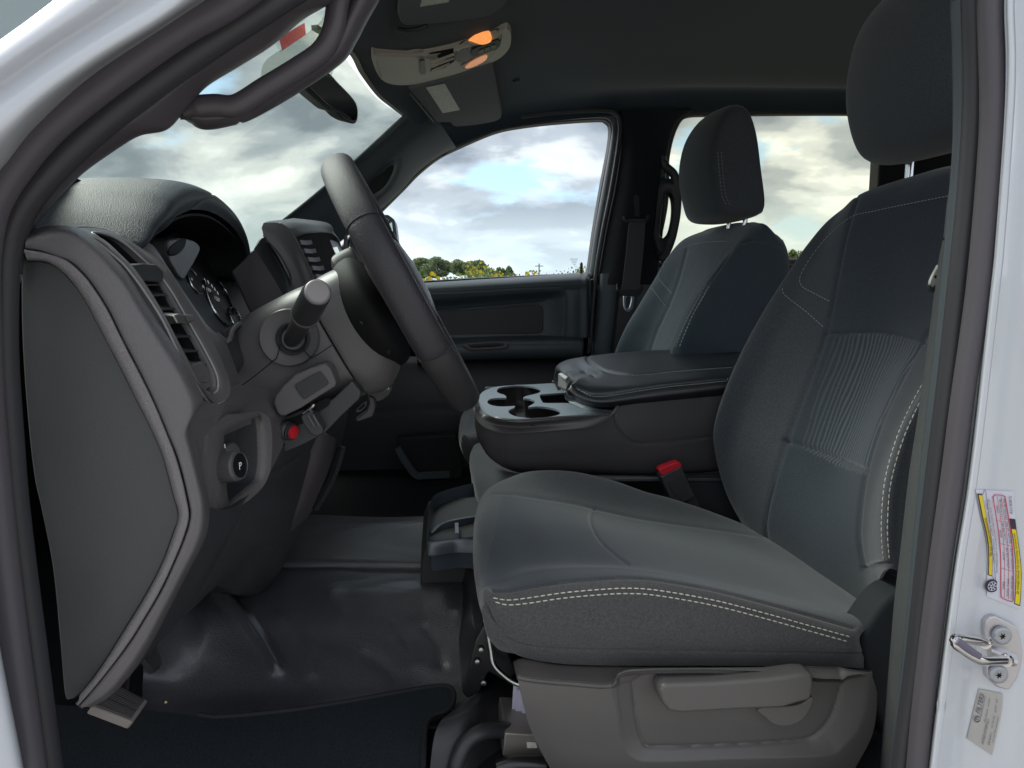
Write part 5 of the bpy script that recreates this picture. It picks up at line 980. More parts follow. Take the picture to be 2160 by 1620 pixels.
# ------------------------------------------------------------------ steering wheel and column
A_, B_ = P(708, 349, 1.05), P(975, 835, 1.05); E1 = B_ - A_; E1[1] = 0; E1 /= np.linalg.norm(E1); E2 = w(0, 1, 0); NN = np.cross(E1, E2); NN = NN if NN[0] > 0 else -NN
WC = P(852, 604, 1.05)
def wpt(a, b, s): return WC + E1 * a + E2 * b + NN * s
def steering():
    T = thing('steering_wheel', 'thick black leather steering wheel seen edge-on with perforated grips', 'steering wheel', WC)
    R = .181
    def seg(name, t0, t1, m, k, n=60):
        V = []; N_ = 28
        tt = np.linspace(t0, t1, n)
        for i, t in enumerate(tt):
            c = wpt(-math.cos(t) * R, -math.sin(t) * R, 0); rd = -E1 * math.cos(t) - E2 * math.sin(t); e = min(i, n - 1 - i); kk = k * (.965 if e == 0 else .99 if e == 1 else 1)
            for j in range(N_):
                p = 2 * math.pi * j / N_; x = math.cos(p); y = math.sin(p)
                V.append(c + rd * x * .0165 * kk + NN * (abs(y) ** .9 * math.copysign(1, y)) * .0218 * kk)
        Fc = quads(n, N_, True) + [tuple(range(N_))[::-1], tuple((n - 1) * N_ + i for i in range(N_))]
        o = build(name, V, Fc, m, T); fixn(o); return o
    r = math.radians
    seg('rim_section', r(-60), r(62), M['wheel'], 1.03); near = seg('rim_grip', r(62.5), r(119), M['perf'], 1.0); seg('rim_section', r(119.5), r(241), M['wheels'], 1.03); seg('rim_grip', r(241.5), r(299.5), M['perf'], 1.0)
    for dth in (62.2, 119.2):
        t = r(dth); c = wpt(-math.cos(t) * R, -math.sin(t) * R, 0); rd = -E1 * math.cos(t) - E2 * math.sin(t)
        tube('rim_seam', [c + rd * math.cos(p) * .0168 + NN * math.sin(p) * .0218 for p in np.linspace(0, 2 * math.pi, 28, endpoint=False)], .0008, M['seamt'], T, closed=True, seg=6)
    for s, q in ((.78, 0),):
        tt = np.linspace(r(10), r(118), 60)
        tube('rim_piping', [wpt(-math.cos(t) * (R + .003), -math.sin(t) * (R + .003), .0) + NN * .0205 + (-E1 * math.cos(t) - E2 * math.sin(t)) * .002 for t in tt], .0008, M['seamt'], T, seg=6)
    # airbag pad, spokes, back cup
    loft('airbag_pad', [[wpt(math.cos(t) * a, math.sin(t) * b, s) for t in np.linspace(0, 2 * math.pi, 24, endpoint=False)] for s, a, b in ((-.035, .05, .06), (-.02, .075, .085), (-.005, .08, .093), (.010, .076, .088), (.022, .058, .068), (.028, .025, .03))], 48, 30, M['pillarw'], T)
    for sgn in (-1, 1): sweep('spoke', [wpt(0, sgn * .06, -.005), wpt(-.004, sgn * .12, -.008), wpt(0, sgn * .17, 0)], [(a_ * .03, b_ * .012) for a_, b_ in circ(1, 14)], M['black'], T, up=tuple(NN), n=16)
    sweep('lower_spoke', [wpt(.05, 0, -.01), wpt(.12, 0, -.012), wpt(.17, 0, 0)], [(a_ * .035, b_ * .012) for a_, b_ in circ(1, 14)], M['black'], T, up=tuple(NN), n=16)
    prism('spoke_switch', [wpt(-.022, -.06, .022), wpt(-.022, -.10, .016), wpt(.0, -.11, .014), wpt(.02, -.10, .016), wpt(.02, -.06, .022)], -NN * .008, M['dark'], T, bev=.002)
    loft('back_cup', [[wpt(.012 + math.cos(t) * a, math.sin(t) * b, s) for t in np.linspace(0, 2 * math.pi, 24, endpoint=False)] for s, a, b in ((-.03, .052, .07), (-.04, .078, .10), (-.055, .085, .105), (-.075, .078, .09), (-.09, .05, .06))], 48, 24, M['deep'], T)
    lathe('cup_bolt', wpt(.015, -.097, -.062), (-.3, -1, -.1), [(0, .007), (.002, .006), (.003, .002)], M['silver'], T, 16)
    C = thing('steering_column', 'grey plastic steering column cover between wheel and dashboard', 'steering column', P(680, 720, 1.05))
    def ring(s, up_, dn, hw, k=3.2, dy=0):
        o = []
        for t in np.linspace(0, 2 * math.pi, 32, endpoint=False):
            c, s_ = math.cos(t), math.sin(t); x = math.copysign(abs(c) ** (2 / k), c); y = math.copysign(abs(s_) ** (2 / k), s_)
            o.append(wpt((dn if x > 0 else up_) * x if x > 0 else up_ * -x * -1 * -1 if False else (x * dn if x > 0 else -x * up_), y * hw + dy, -s))
        return o
    loft('wheel_side_cover', [ring(.045, -.05, .075, .066), ring(.06, -.062, .098, .076), ring(.085, -.065, .115, .08), ring(.112, -.063, .112, .08), ring(.114, -.058, .105, .075)], 64, 30, M['smooth'], C)
    loft('column_cover', [ring(.1175, -.055, .095, .078), ring(.119, -.064, .108, .085), ring(.16, -.066, .098, .088), ring(.21, -.064, .088, .090), ring(.26, -.052, .078, .085), ring(.32, -.03, .06, .075)], 64, 50, M['smooth'], C)
    loft('upper_pod', [ring(.036, -.074, -.05, .024), ring(.040, -.082, -.05, .030), ring(.066, -.082, -.05, .033), ring(.074, -.072, -.05, .028)], 48, 20, M['dark'], C)
    # stalk dish and stalk
    d0 = P(610, 712, .953); ax = np.array((.05, -1, .1)); ax /= np.linalg.norm(ax)
    lathe('stalk_dish', d0, ax, [(-.01, .0375), (.002, .0372), (.0045, .0355), (.0035, .033), (-.001, .022), (-.001, .01)], M['smooth'], C, 56)
    lathe('stalk_collar', P(618, 714, .951), ax, [(-.005, .0215), (.003, .0212), (.0042, .0195), (.002, .0165), (-.004, .014), (-.004, .002)], M['dark'], C, 44)
    tube('cover_seam', [P(470, 838, .945), P(520, 806, .944), P(583, 756, .944)], .0007, M['deep'], C, n=6, seg=5); tube('cover_seam', [P(583, 756, .944), P(592, 727, .944)], .0007, M['deep'], C, n=4, seg=5); tube('cover_seam', [P(640, 738, .944), P(655, 754, .944), P(664, 752, .944), P(700, 728, .945)], .0007, M['deep'], C, n=10, seg=5)
    lathe('cover_screw_hole', P(820, 742, .968), (0, -1, 0), [(0, .003), (.001, .0028)], M['deep'], C, 16)
    K = thing('turn_signal_stalk', 'black turn signal stalk with pale grey round end cap, sticking out left of the wheel', 'stalk', P(640, 660, .88))
    a0, a1 = P(616, 716, .955), P(671, 613, .795); ax = a1 - a0; L = np.linalg.norm(ax); ax /= L
    lathe('stalk_stem', a0, ax, [(-.005, .010), (.01, .0112), (L * .50, .0125), (L * .53, .0135)], M['black'], K, 32)
    lathe('stalk_ring', a0, ax, [(L * .53, .0158), (L * .55, .0168), (L * .57, .0165)], M['smooth'], K, 36)
    lathe('stalk_barrel', a0, ax, [(L * .56, .0150), (L * .60, .0162), (L * .93, .0157), (L * .975, .0148), (L * .98, .012)], M['black'], K, 36)
    lathe('stalk_cap', a0, ax, [(L * .96, .0142), (L * .985, .0136), (L * .997, .0122), (L, .0105)], M['cap2'], K, 36)
    # lower insert with blank and the tilt lever
    I = thing('column_knee_insert', 'grey trim insert with blank rectangular cover under the steering column', 'trim panel', P(650, 860, .95))
    pl = [(577, 852), (580, 836), (598, 812), (620, 792), (655, 775), (686, 767), (698, 778), (709, 806), (708, 815), (670, 838), (635, 861), (598, 878), (586, 874)]
    prism('plate', Yc_(pl, .925), .965, M['smooth'], I, bev=.006, n=80, seg=4)
    fill('blank_cover', Yc_([(621, 813), (648, 797), (675, 783), (686, 796), (694, 809), (668, 826), (641, 843), (630, 829)], .922), M['dark'], I, n=40, smooth=False, thick=.002, bev=.001)
    lp = [(700, 842), (742, 802), (762, 826), (758, 842), (720, 878), (684, 915), (640, 938), (616, 948), (600, 955), (594, 930), (590, 895), (600, 880), (640, 862)]
    prism('lower_plate', Yc_(lp, .955), 1.02, M['dlow'], I, bev=.005, n=90, seg=4)
    fill('lever_slot', Yc_([(592, 890), (640, 872), (655, 856), (690, 840), (697, 846), (690, 858), (660, 876), (640, 893), (600, 900)], .952), M['deep'], I, n=50, thick=.001, bev=0)
    lv = thing('tilt_lever', 'small dark ribbed tilt lever under the steering column', 'lever', P(658, 895, .93))
    prism('lever_body', Yc_([(634, 878), (648, 869), (662, 872), (682, 905), (681, 914), (668, 921), (655, 915), (640, 895)], .925), .95, M['dlow'], lv, bev=.003, n=50, seg=4)
    for dx in (0, 10): tube('lever_rib', [P(650 + dx, 876 - dx * .1, .923), P(663 + dx * 1.0, 900 - dx * .2, .923)], .0015, M['smooth'], lv, n=4, seg=8)
    tube('release_rod', [P(640, 872, .945), P(655, 862, .945), P(662, 852, .945)], .003, M['chrome'], lv, n=6)
    rb = thing('red_push_button', 'round push button with red face, beside the tilt lever', 'button', P(612, 910, .93))
    ax = np.array((.85, -.5, -.1)); c0 = P(603, 908, .945)
    lathe('button_body', c0, ax, [(0, .013), (.004, .0125), (.006, .0105), (.009, .0115), (.0095, .010), (.012, .0105)], M['dlow'], rb, 32)
    lathe('button_face', c0, ax, [(.011, .0088), (.014, .0084), (.0145, .006)], M['red'], rb, 28)
    cr_ = thing('hood_release', 'ribbed black foot-brake release handle deep under the wheel', 'handle', P(810, 820, 1.1))
    prism('handle_body', Yc_([(775, 832), (792, 818), (812, 809), (826, 812), (828, 820), (820, 835), (805, 845), (795, 848), (788, 838)], 1.08), 1.14, M['black'], cr_, bev=.004, n=40)
    for k in range(5): tube('handle_rib', [P(800 + 5 * k, 815 - .6 * k, 1.075), P(799 + 5 * k, 824 - .6 * k, 1.075)], .0015, M['silver'], cr_, n=3, seg=6)
    prism('handle_bracket', Yc_([(775, 833), (790, 838), (792, 860), (785, 880), (755, 890), (748, 886), (772, 868), (778, 850)], 1.1), 1.12, M['pillarw'], cr_, bev=.003)
    frame('latch_ring', [P(*e, 1.09) for e in [(751, 866), (766, 850), (774, 848), (770, 860), (758, 869)]], [P(*e, 1.09) for e in [(755, 864), (766, 853), (770, 852), (767, 859), (758, 865)]], 0, M['dlow'], cr_, (0, .004, 0), lip=.001, n=40)
M['perf'] = mat('perforated wheel leather', (.040, .037, .043), .40, .4, bump=('grain', 420, .6, .0005)); M['wheels'] = mat('smooth wheel leather', (.042, .040, .042), .42, .5, bump=('leather', 600, .25, .0004))
M['seamt'] = mat('seam thread dark', (.045, .042, .046), .6, .3); M['cap2'] = mat('pale grey cap', (.26, .24, .24), .4, .45)
steering()
# ------------------------------------------------------------------ pedals
def pedals():
    T = thing('parking_brake_pedal', 'worn metal-look ribbed pedal pad low at the left under the dash', 'pedal', P(250, 1500, .78))
    c = [P(192, 1490, .735), P(252, 1444, .78), P(314, 1477, .79), P(281, 1524, .745)]
    nn = np.cross(c[1] - c[0], c[3] - c[0]); nn /= np.linalg.norm(nn); nn = nn if nn @ (CAM - c[0]) > 0 else -nn
    prism('pad', c, -nn * .011, M['padm'], T, bev=.0025)
    for k in range(12):
        t = (k + 1.2) / 14; a = c[0] * (1 - .08) + c[3] * .08; b = c[0] * .1 + c[3] * .9; u = c[1] - c[0]
        tube('pad_rib', [a + (c[1] - c[0]) * t + nn * .0012, b + (c[2] - c[3]) * t + nn * .0012], .0014, M['padm2'], T, n=2, seg=6, up=tuple(nn))
    tube('arm', [P(252, 1470, .79), P(262, 1420, .86), P(290, 1380, .9)], .008, M['black'], T, n=8)
    B = thing('brake_pedal', 'small dark rubber ribbed brake pedal under the knee panel', 'pedal', P(322, 1390, .95))
    c = [P(296, 1372, .93), P(329, 1358, .96), P(342, 1388, .96), P(340, 1408, .95), P(325, 1419, .94), P(308, 1396, .93)]
    nn = np.array((.8, -.3, .5)); prism('pad', c, -nn * .01, M['dark'], B, bev=.003)
    for k in range(7): tube('pad_rib', [P(301 + 4.6 * k, 1374 - 1.6 * k, .932), P(317 + 3.8 * k, 1408 - 1.0 * k, .942)], .0012, M['dlow'], B, n=2, seg=6)
    tube('arm', [P(310, 1375, .97), P(300, 1330, 1.0)], .008, M['black'], B, n=4)
M['padm'] = mat('pedal rubber', (.22, .195, .18), .45, .4, bump=('noise', 300, .4, .0006), var=.2); M['padm2'] = mat('pedal ribs', (.05, .045, .045), .5, .4)
pedals()
# ------------------------------------------------------------------ floor
def zsheet(name, rows, nu, nv, m, parent, **k): return sheet(name, [[PZ(x, y, z) for x, y, z in r] for r in rows], nu, nv, m, parent, **k)
def floor():
    V = [w(-.9, .72, .955), w(1.95, .72, .955), w(1.95, 2.47, .955), w(-.9, 2.47, .955)]
    build('cab_floor', V, [(0, 1, 2, 3)], M['carpet'], None, smooth=False, kind='structure')
    T = thing('floor_vinyl', 'creased glossy black vinyl floor covering in front of the driver seat', 'floor covering', w(-.1, 1.2, .955))
    xs = (300, 400, 455, 520, 600, 700, 800, 890, 960, 1010, 1060)
    rng = np.random.default_rng(5)
    def bump(V):
        x, y = V[:, 0], V[:, 1]; d = .003 * np.sin(x * 15 + 2 * np.sin(y * 11)) * np.sin(y * 13 + 1.3)
        q = pr(V)
        for line, sg, h in (([(455, 1240), (500, 1285), (550, 1350), (585, 1412)], 13, .014), ([(830, 1312), (845, 1335), (858, 1355)], 9, -.002), ([(900, 1325), (925, 1360), (932, 1400)], 12, -.0025), ([(775, 1385), (810, 1405), (835, 1430)], 16, -.004), ([(600, 1300), (640, 1360), (660, 1420)], 14, .004), ([(985, 1265), (975, 1290), (985, 1340)], 16, .004), ([(700, 1260), (720, 1300)], 22, .003), ([(880, 1400), (930, 1420), (985, 1425)], 18, .003)):
            d = d + h * np.exp(-(pdist(q, line) / sg) ** 2)
        return d + .0004 * np.sin(x * 60 + 4 * np.sin(y * 30)) * np.sin(y * 50)
    prof = [(1088, 1.082), (1100, 1.088), (1112, 1.087), (1150, 1.077), (1182, 1.068), (1200, 1.056), (1216, 1.055), (1232, 1.056), (1252, 1.053), (1300, 1.035), (1360, 1.008), (1420, .985), (1465, .970), (1500, .966), (1530, .964)]
    cols = []
    for x in xs:
        c = []
        for y, z in prof:
            lift = max(0, (470 - x)) * .0009 * max(0, (1420 - y) / 300); c.append(PZ(x + (y - 1250) * .0, y + (4 if x > 890 and y < 1200 else 0), min(z + lift, 1.2)))
        cols.append(c)
    sheet('vinyl_sheet', cols, 220, 200, M['vinyl'], T, thick=.004, disp=bump, face=(0, 0, 1))
    Mt = thing('floor_mat', 'charcoal carpet floor mat with rounded corner at the bottom of the doorway', 'floor mat', PZ(500, 1560, .97))
    o = [(60, 1478), (200, 1490), (330, 1497), (420, 1508), (470, 1512), (600, 1500), (720, 1482), (820, 1464), (900, 1450), (940, 1447), (956, 1458), (957, 1478), (945, 1497), (915, 1508), (903, 1520), (897, 1545), (893, 1600), (888, 1720), (60, 1760), (40, 1600)]
    prism('mat_body', [PZ(x, y, .984) for x, y in o], np.array((0, 0, -.012)), M['mat'], Mt, bev=.004, n=160, seg=3)
    sweep('mat_edging', [PZ(x, y, .984) for x, y in o[3:18]], circ(.0035, 8), M['matedge'], Mt, n=120, up=(0, 0, 1))
    cb = build('crumb', [PZ(350, 1482, .99) + np.array(d) * .0022 for d in ((1, 0, 0), (0, 1, 0), (-1, 0, 0), (0, -1, 0), (0, 0, 1.3), (0, 0, -.4))], [(0, 1, 4), (1, 2, 4), (2, 3, 4), (3, 0, 4), (1, 0, 5), (2, 1, 5), (3, 2, 5), (0, 3, 5)], M['straw'], None, smooth=False)
    tag(cb, 'tiny straw-yellow crumb lying on the floor by the pedals', 'crumb')
    # sill trim inside the door
    st = thing('sill_trim', 'dark moulded sill trim and riser beside the seat rail', 'sill trim', PZ(980, 1560, .97))
    sheet('riser', [[(955, 1500, .88), (930, 1520, .84), (915, 1560, .82), (905, 1640, .80)], [(985, 1470, .95), (1000, 1480, .87), (985, 1540, .83), (975, 1650, .80)], [(1010, 1400, 1.05), (1040, 1450, .93), (1035, 1540, .86), (1030, 1650, .83)], [(1060, 1380, 1.1), (1100, 1440, .98), (1110, 1540, .9), (1110, 1650, .86)]], 40, 50, M['black'], st, thick=.004)
    tube('cable_loop', [(950, 1670, .79), (965, 1605, .80), (985, 1565, .81), (1020, 1543, .82), (1070, 1540, .84), (1110, 1550, .86)], .010, M['black'], st, n=40, seg=16)
    sl = thing('driver_sill', 'door sill step along the bottom of the doorway', 'door sill', w(0, .68, .9))
    prism('sill_plate', [w(-.6, .64, .955), w(1.3, .64, .955), w(1.3, .64, .85), w(-.6, .64, .85)], .735, M['dlow'], sl, bev=.008)
M['matedge'] = mat('mat edging', (.03, .03, .032), .8, .2); M['straw'] = mat('straw', (.7, .55, .25), .8)
floor()
def seat_base():
    T = thing('seat_rail', 'black steel seat rail and bracket with chrome adjuster bar in front of the driver seat', 'seat rail', P(1080, 1500, .85))
    prism('bracket', Yc_([(1020, 1318), (1045, 1322), (1062, 1352), (1090, 1420), (1070, 1440), (1030, 1418), (1012, 1460), (985, 1475), (975, 1462), (990, 1400), (1003, 1350)], .90), 1.22, M['blackm'], T, bev=.004, n=70)
    tube('adjuster_bar', [(1029, 1332, .885), (1036, 1372, .88), (1042, 1402, .875), (1062, 1424, .87), (1085, 1440, .865), (1110, 1448, .86)], .0035, M['barc'], T, n=40, seg=12)
    boxo('rail', P(1105, 1568, .87), ((1, 0, 0), (0, 1, 0)), (.03, .05, .0), M['silver'], T) if False else None
    prism('rail_bar', Yc_([(1065, 1549), (1067, 1546), (1140, 1550), (1180, 1600), (1060, 1596)], .82), .90, M['silverw'], T, bev=.002)
    fill('rail_slot', Yc_([(1111, 1566), (1130, 1566), (1134, 1578), (1112, 1578)], .818), M['label'], T, thick=.001, bev=0)
    tube('rail_roller', [(1050, 1622, .80), (1085, 1612, .80), (1150, 1612, .80)], .010, M['blackm'], T, n=10)
    for k, (x, y) in enumerate(((995, 1395), (1003, 1370), (1008, 1440))): lathe('bracket_bolt', P(x + 12, y, .897), (0, -1, 0), [(0, .004), (.003, .0035), (.0035, .002)], M['barc'], T, 12)
    Pp = thing('paper_stack', 'few loose white papers tucked under the front of the driver seat', 'papers', P(1095, 1500, .87))
    for k, (dx, dy, Y) in enumerate(((0, 0, .872), (7, 8, .868), (20, 21, .864))):
        prism('paper_sheet', [P(1083 + dx, 1446 + dy, Y), P(1079 + dx, 1513 + dy * .9, Y), P(1125 + dx, 1516 + dy * .9, Y), P(1125 + dx, 1450 + dy, Y)], np.array((0, .0012, 0)), M['paper'], Pp, bev=0)
M['blackm'] = mat('black steel', (.016, .016, .018), .28, .6); M['barc'] = mat('worn steel', (.5, .52, .5), .3, .5, metal=1); M['silverw'] = mat('bare steel rail', (.34, .31, .28), .42, .5, metal=.6); M['paper'] = mat('paper', (.62, .60, .72), .8, .2)
seat_base()
# ------------------------------------------------------------------ centre console, centre seat, floor tray
def plate_holes(name, outer, holes, m, parent, z, th, no=90, nh=90, roll=None):
    from mathutils.geometry import tessellate_polygon
    O = arc([PZ(x, y, z) for x, y in outer], no, True); H = [arc([PZ(x, y, z) for x, y in h], nh, True) for h in holes]
    loops = [O] + H; V = np.vstack(loops); tri = tessellate_polygon([[Vector(p) for p in l] for l in loops])
    Fc = [tuple(t) for t in tri]
    k = len(V); V2 = V - np.array((0, 0, th)); off = 0
    for l in loops:
        n = len(l); Fc += [(off + i, off + (i + 1) % n, k + off + (i + 1) % n, k + off + i) for i in range(n)]; off += n
    o = build(name, np.vstack([V, V2]), Fc, m, parent, smooth=True); REG[o.name] = (V, [tuple(t) for t in tri]); fixn(o); wn(o, 30); return o
def console():
    T = thing('centre_console', 'folded-down centre seat console with three cup holders and padded leather armrest lid', 'centre console', P(1250, 990, 1.5))
    z = 1.303
    out = [(1024, 823), (1052, 815), (1115, 811), (1169, 808), (1260, 803), (1300, 830), (1318, 852), (1300, 866), (1265, 874), (1190, 879), (1140, 883), (1090, 886), (1052, 882), (1027, 873), (1014, 862), (1010, 848), (1012, 834)]
    h1 = [(1048, 824), (1054, 818), (1070, 815), (1095, 813), (1125, 816), (1140, 822), (1137, 828), (1124, 832), (1108, 836), (1104, 840), (1116, 841), (1127, 845), (1127, 850), (1117, 856), (1115, 859), (1132, 857), (1156, 859), (1176, 864), (1182, 870), (1175, 876), (1150, 880), (1120, 882), (1092, 879), (1076, 873), (1073, 866), (1084, 860), (1086, 856), (1074, 857), (1050, 857), (1033, 853), (1028, 847), (1036, 841), (1055, 839), (1068, 839), (1064, 833), (1052, 829)]
    h2 = [(1139, 834), (1152, 831), (1200, 829), (1215, 838), (1210, 849), (1185, 850), (1150, 850), (1143, 846)]
    plate_holes('tray_top', out, [h1, h2], M['tray'], T, z, .004, 120, 160)
    # wells with walls and floors
    def well(h, d, n=120):
        L = arc([PZ(x, y, z - .003) for x, y in h], n, True); c = L.mean(0); rings = [L, c + (L - c) * .96 - np.array((0, 0, d * .6)), c + (L - c) * .9 - np.array((0, 0, d))]
        V = np.vstack(rings); Fc = quads(3, n, True) + [tuple(2 * n + i for i in range(n))]; return build('cup_well', V + np.repeat(np.array([(0, 0, 0), (.004, .012, 0), (.008, .022, 0)]), n, 0), Fc, M['well'], T)
    well(h1, .055); well(h2, .03, 60)
    # centre divider post between the three cups
    q = PZ(1093, 848, z - .05); lathe('cup_divider', q, (0, 0, 1), [(0, .030), (.03, .024), (.042, .012), (.044, .004)], M['well'], T, 20)
    # side wall: upper band rolls from the rim, then lower body
    rim = [(1010, 846), (1013, 862), (1027, 874), (1052, 883), (1090, 887), (1140, 884), (1190, 880), (1265, 875), (1302, 866), (1318, 852)]
    rimW = [PZ(x, y, z) for x, y in rim]
    r1 = [(1003, 855, 1.36), (1002, 872, 1.35), (1014, 893, 1.34), (1040, 906, 1.33), (1087, 912, 1.32), (1130, 910, 1.315), (1180, 906, 1.312), (1240, 899, 1.312), (1282, 880, 1.32), (1300, 860, 1.33)]
    rm = [(1005, 850, 1.37), (1006, 866, 1.36), (1019, 882, 1.345), (1045, 892, 1.335), (1088, 897, 1.325), (1135, 895, 1.32), (1188, 891, 1.316), (1252, 885, 1.316), (1292, 872, 1.325), (1308, 855, 1.335)]
    sheet('rim_band', [rimW, rm, r1], 24, 120, M['smooth'], T, thick=.003, arcs=False)
    b0 = [tuple(e) for e in r1]; b0 = [(1001, 873, 1.355), (1012, 895, 1.342), (1040, 909, 1.332), (1087, 914, 1.322), (1180, 908, 1.314), (1245, 900, 1.314), (1290, 878, 1.32), (1305, 858, 1.325), (1400, 846, 1.325), (1560, 832, 1.325)]
    bm_ = [(1003, 905, 1.36), (1020, 935, 1.345), (1050, 948, 1.335), (1100, 955, 1.325), (1180, 952, 1.318), (1250, 948, 1.318), (1300, 940, 1.318), (1340, 925, 1.318), (1420, 915, 1.318), (1560, 905, 1.318)]
    bb = [(1012, 935, 1.37), (1030, 962, 1.355), (1060, 980, 1.345), (1105, 989, 1.335), (1190, 992, 1.33), (1260, 992, 1.33), (1320, 993, 1.33), (1400, 993, 1.33), (1470, 988, 1.33), (1560, 970, 1.33)]
    bz = [(1030, 950, 1.42), (1050, 978, 1.40), (1080, 993, 1.38), (1115, 999, 1.37), (1190, 1001, 1.37), (1260, 1002, 1.37), (1320, 1003, 1.37), (1400, 1003, 1.37), (1470, 998, 1.37), (1560, 990, 1.37)]
    body = sheet('console_body', [b0, bm_, bb, bz], 70, 160, M['cons'], T, thick=.004, arcs=False, grooves=[([(1297, 862), (1298, 885), (1306, 905), (1322, 925), (1345, 935), (1400, 933), (1500, 922)], 2, .002), ([(1066, 905), (1064, 950), (1066, 985)], 2, .0008)])
    sweep('body_seam', [(1002, 873, 1.352), (1013, 894, 1.339), (1040, 908, 1.329), (1087, 913, 1.319), (1180, 907, 1.311), (1243, 900, 1.311), (1284, 881, 1.318), (1299, 860, 1.324)], circ(.0012, 8), M['smooth'], T, n=70)
    prism('far_wall', [w(.13, 1.78, 1.29), w(.7, 1.78, 1.29), w(.7, 1.78, 1.1), w(.13, 1.78, 1.1)], 1.80, M['cons'], T)
    # raised collar behind the cups
    sheet('armrest_collar', [[(1195, 832, 1.50), (1208, 840, 1.45), (1228, 852, 1.40), (1262, 862, 1.36), (1300, 866, 1.34)], [(1192, 838, 1.49), (1204, 850, 1.43), (1232, 862, 1.38), (1268, 870, 1.35), (1306, 871, 1.33)]], 10, 30, M['tray'], T, thick=.004)
    # armrest lid
    def nz(c, k=1.0):
        c = [tp(e) for e in c]; t = c[0]; return [rel(t, .035, 0, -.052 * k), rel(t, .004, 0, -.040 * k), rel(t, -.003, 0, -.018 * k)] + c
    n0 = [(1199, 834, 1.345), (1215, 848, 1.338), (1242, 857, 1.33), (1283, 859, 1.33), (1344, 854, 1.33), (1445, 844, 1.33), (1560, 829, 1.33)]
    n1 = [(1198, 822, 1.335), (1214, 834, 1.326), (1245, 846, 1.318), (1283, 848, 1.316), (1344, 840, 1.316), (1445, 828, 1.316), (1560, 814, 1.316)]
    n2 = [(1206, 808, 1.345), (1221, 821, 1.336), (1246, 832, 1.328), (1272, 834, 1.328), (1303, 830, 1.328), (1344, 823, 1.328), (1405, 814, 1.328), (1466, 808, 1.328), (1560, 799, 1.328)]
    n3 = [(1213, 800, 1.375), (1235, 808, 1.362), (1262, 812, 1.355), (1300, 811, 1.355), (1344, 806, 1.355), (1425, 797, 1.355), (1560, 784, 1.355)]
    n4 = [(1208, 795, 1.43), (1240, 795, 1.43), (1290, 792, 1.43), (1333, 788, 1.43), (1374, 786, 1.43), (1425, 781, 1.43), (1486, 776, 1.43), (1560, 772, 1.43)]
    n5 = [(1190, 786, 1.55), (1215, 778, 1.55), (1250, 775, 1.55), (1300, 771, 1.55), (1400, 763, 1.55), (1560, 755, 1.55)]
    n6 = [(1176, 779, 1.67), (1195, 767, 1.68), (1230, 761, 1.68), (1300, 755, 1.68), (1400, 748, 1.68), (1560, 742, 1.68)]
    n7 = [(1171, 777, 1.74), (1184, 765, 1.78), (1212, 756, 1.79), (1272, 748, 1.79), (1323, 743, 1.79), (1388, 739, 1.79), (1466, 736, 1.79), (1560, 734, 1.79)]
    n8 = [rel(tp(e), 0, .012, -.035) for e in n7]
    lid = sheet('armrest_lid', [nz(n0, .2), nz(n1, .35), nz(n2, .7), nz(n3, .9), nz(n4), nz(n5), nz(n6), nz(n7), nz(n8, .3)], 130, 190, M['armrest'], T, thick=.004,
                grooves=[([(1240, 752), (1238, 758), (1254, 770), (1274, 781), (1299, 787), (1333, 790), (1374, 788), (1425, 782), (1486, 777), (1547, 773)], 2.2, .0035), ([(1205, 806), (1221, 820), (1246, 831), (1272, 832), (1303, 828), (1344, 821), (1405, 812), (1466, 806), (1533, 799)], 2.2, .003),
                         ([(1178, 786), (1195, 775), (1222, 768), (1245, 775), (1255, 785)], 7, .012), ([(1190, 800), (1215, 785), (1235, 778)], 10, .008)])
    stitches([(1333, 792.5), (1374, 790.5), (1425, 784.5), (1486, 779.5), (1547, 775.5)], [lid], T, M['thread2'], pitch=.0075, r=.0009)
    stitches([(1215, 820), (1246, 835.5), (1272, 837), (1303, 833), (1344, 826), (1405, 817), (1466, 811), (1533, 804)], [lid], T, M['thread2'], pitch=.0065, dash=.0045, r=.0009)
    # latch in the nose
    prism('latch_handle', [P(1178, 792, 1.56), P(1196, 783, 1.60), P(1216, 800, 1.47), P(1218, 812, 1.45), P(1206, 828, 1.45), P(1176, 815, 1.56)], np.array((.02, 0, 0)), M['dark'], T, bev=.004, n=50)
    fill('latch_plate', [P(1182, 792, 1.552), P(1189, 789, 1.56), P(1203, 798, 1.47), P(1197, 803, 1.465)], M['silver'], T, push=(-.006, -.004, .004), thick=.002)
    sweep('latch_strap', [P(1177, 782, 1.60), P(1172, 800, 1.60), P(1180, 822, 1.58)], [(-.004, -.001), (-.004, .0015), (.004, .0015), (.004, -.001)], M['black'], T, n=14); sweep('latch_strap', [P(1206, 806, 1.44), P(1199, 822, 1.43), P(1204, 836, 1.42)], [(-.005, -.001), (-.005, .0015), (.005, .0015), (.005, -.001)], M['black'], T, n=14)
    # centre seat cushion below
    C = thing('centre_seat_cushion', 'narrow grey cloth centre seat cushion under the console', 'seat cushion', P(1150, 1060, 1.5))
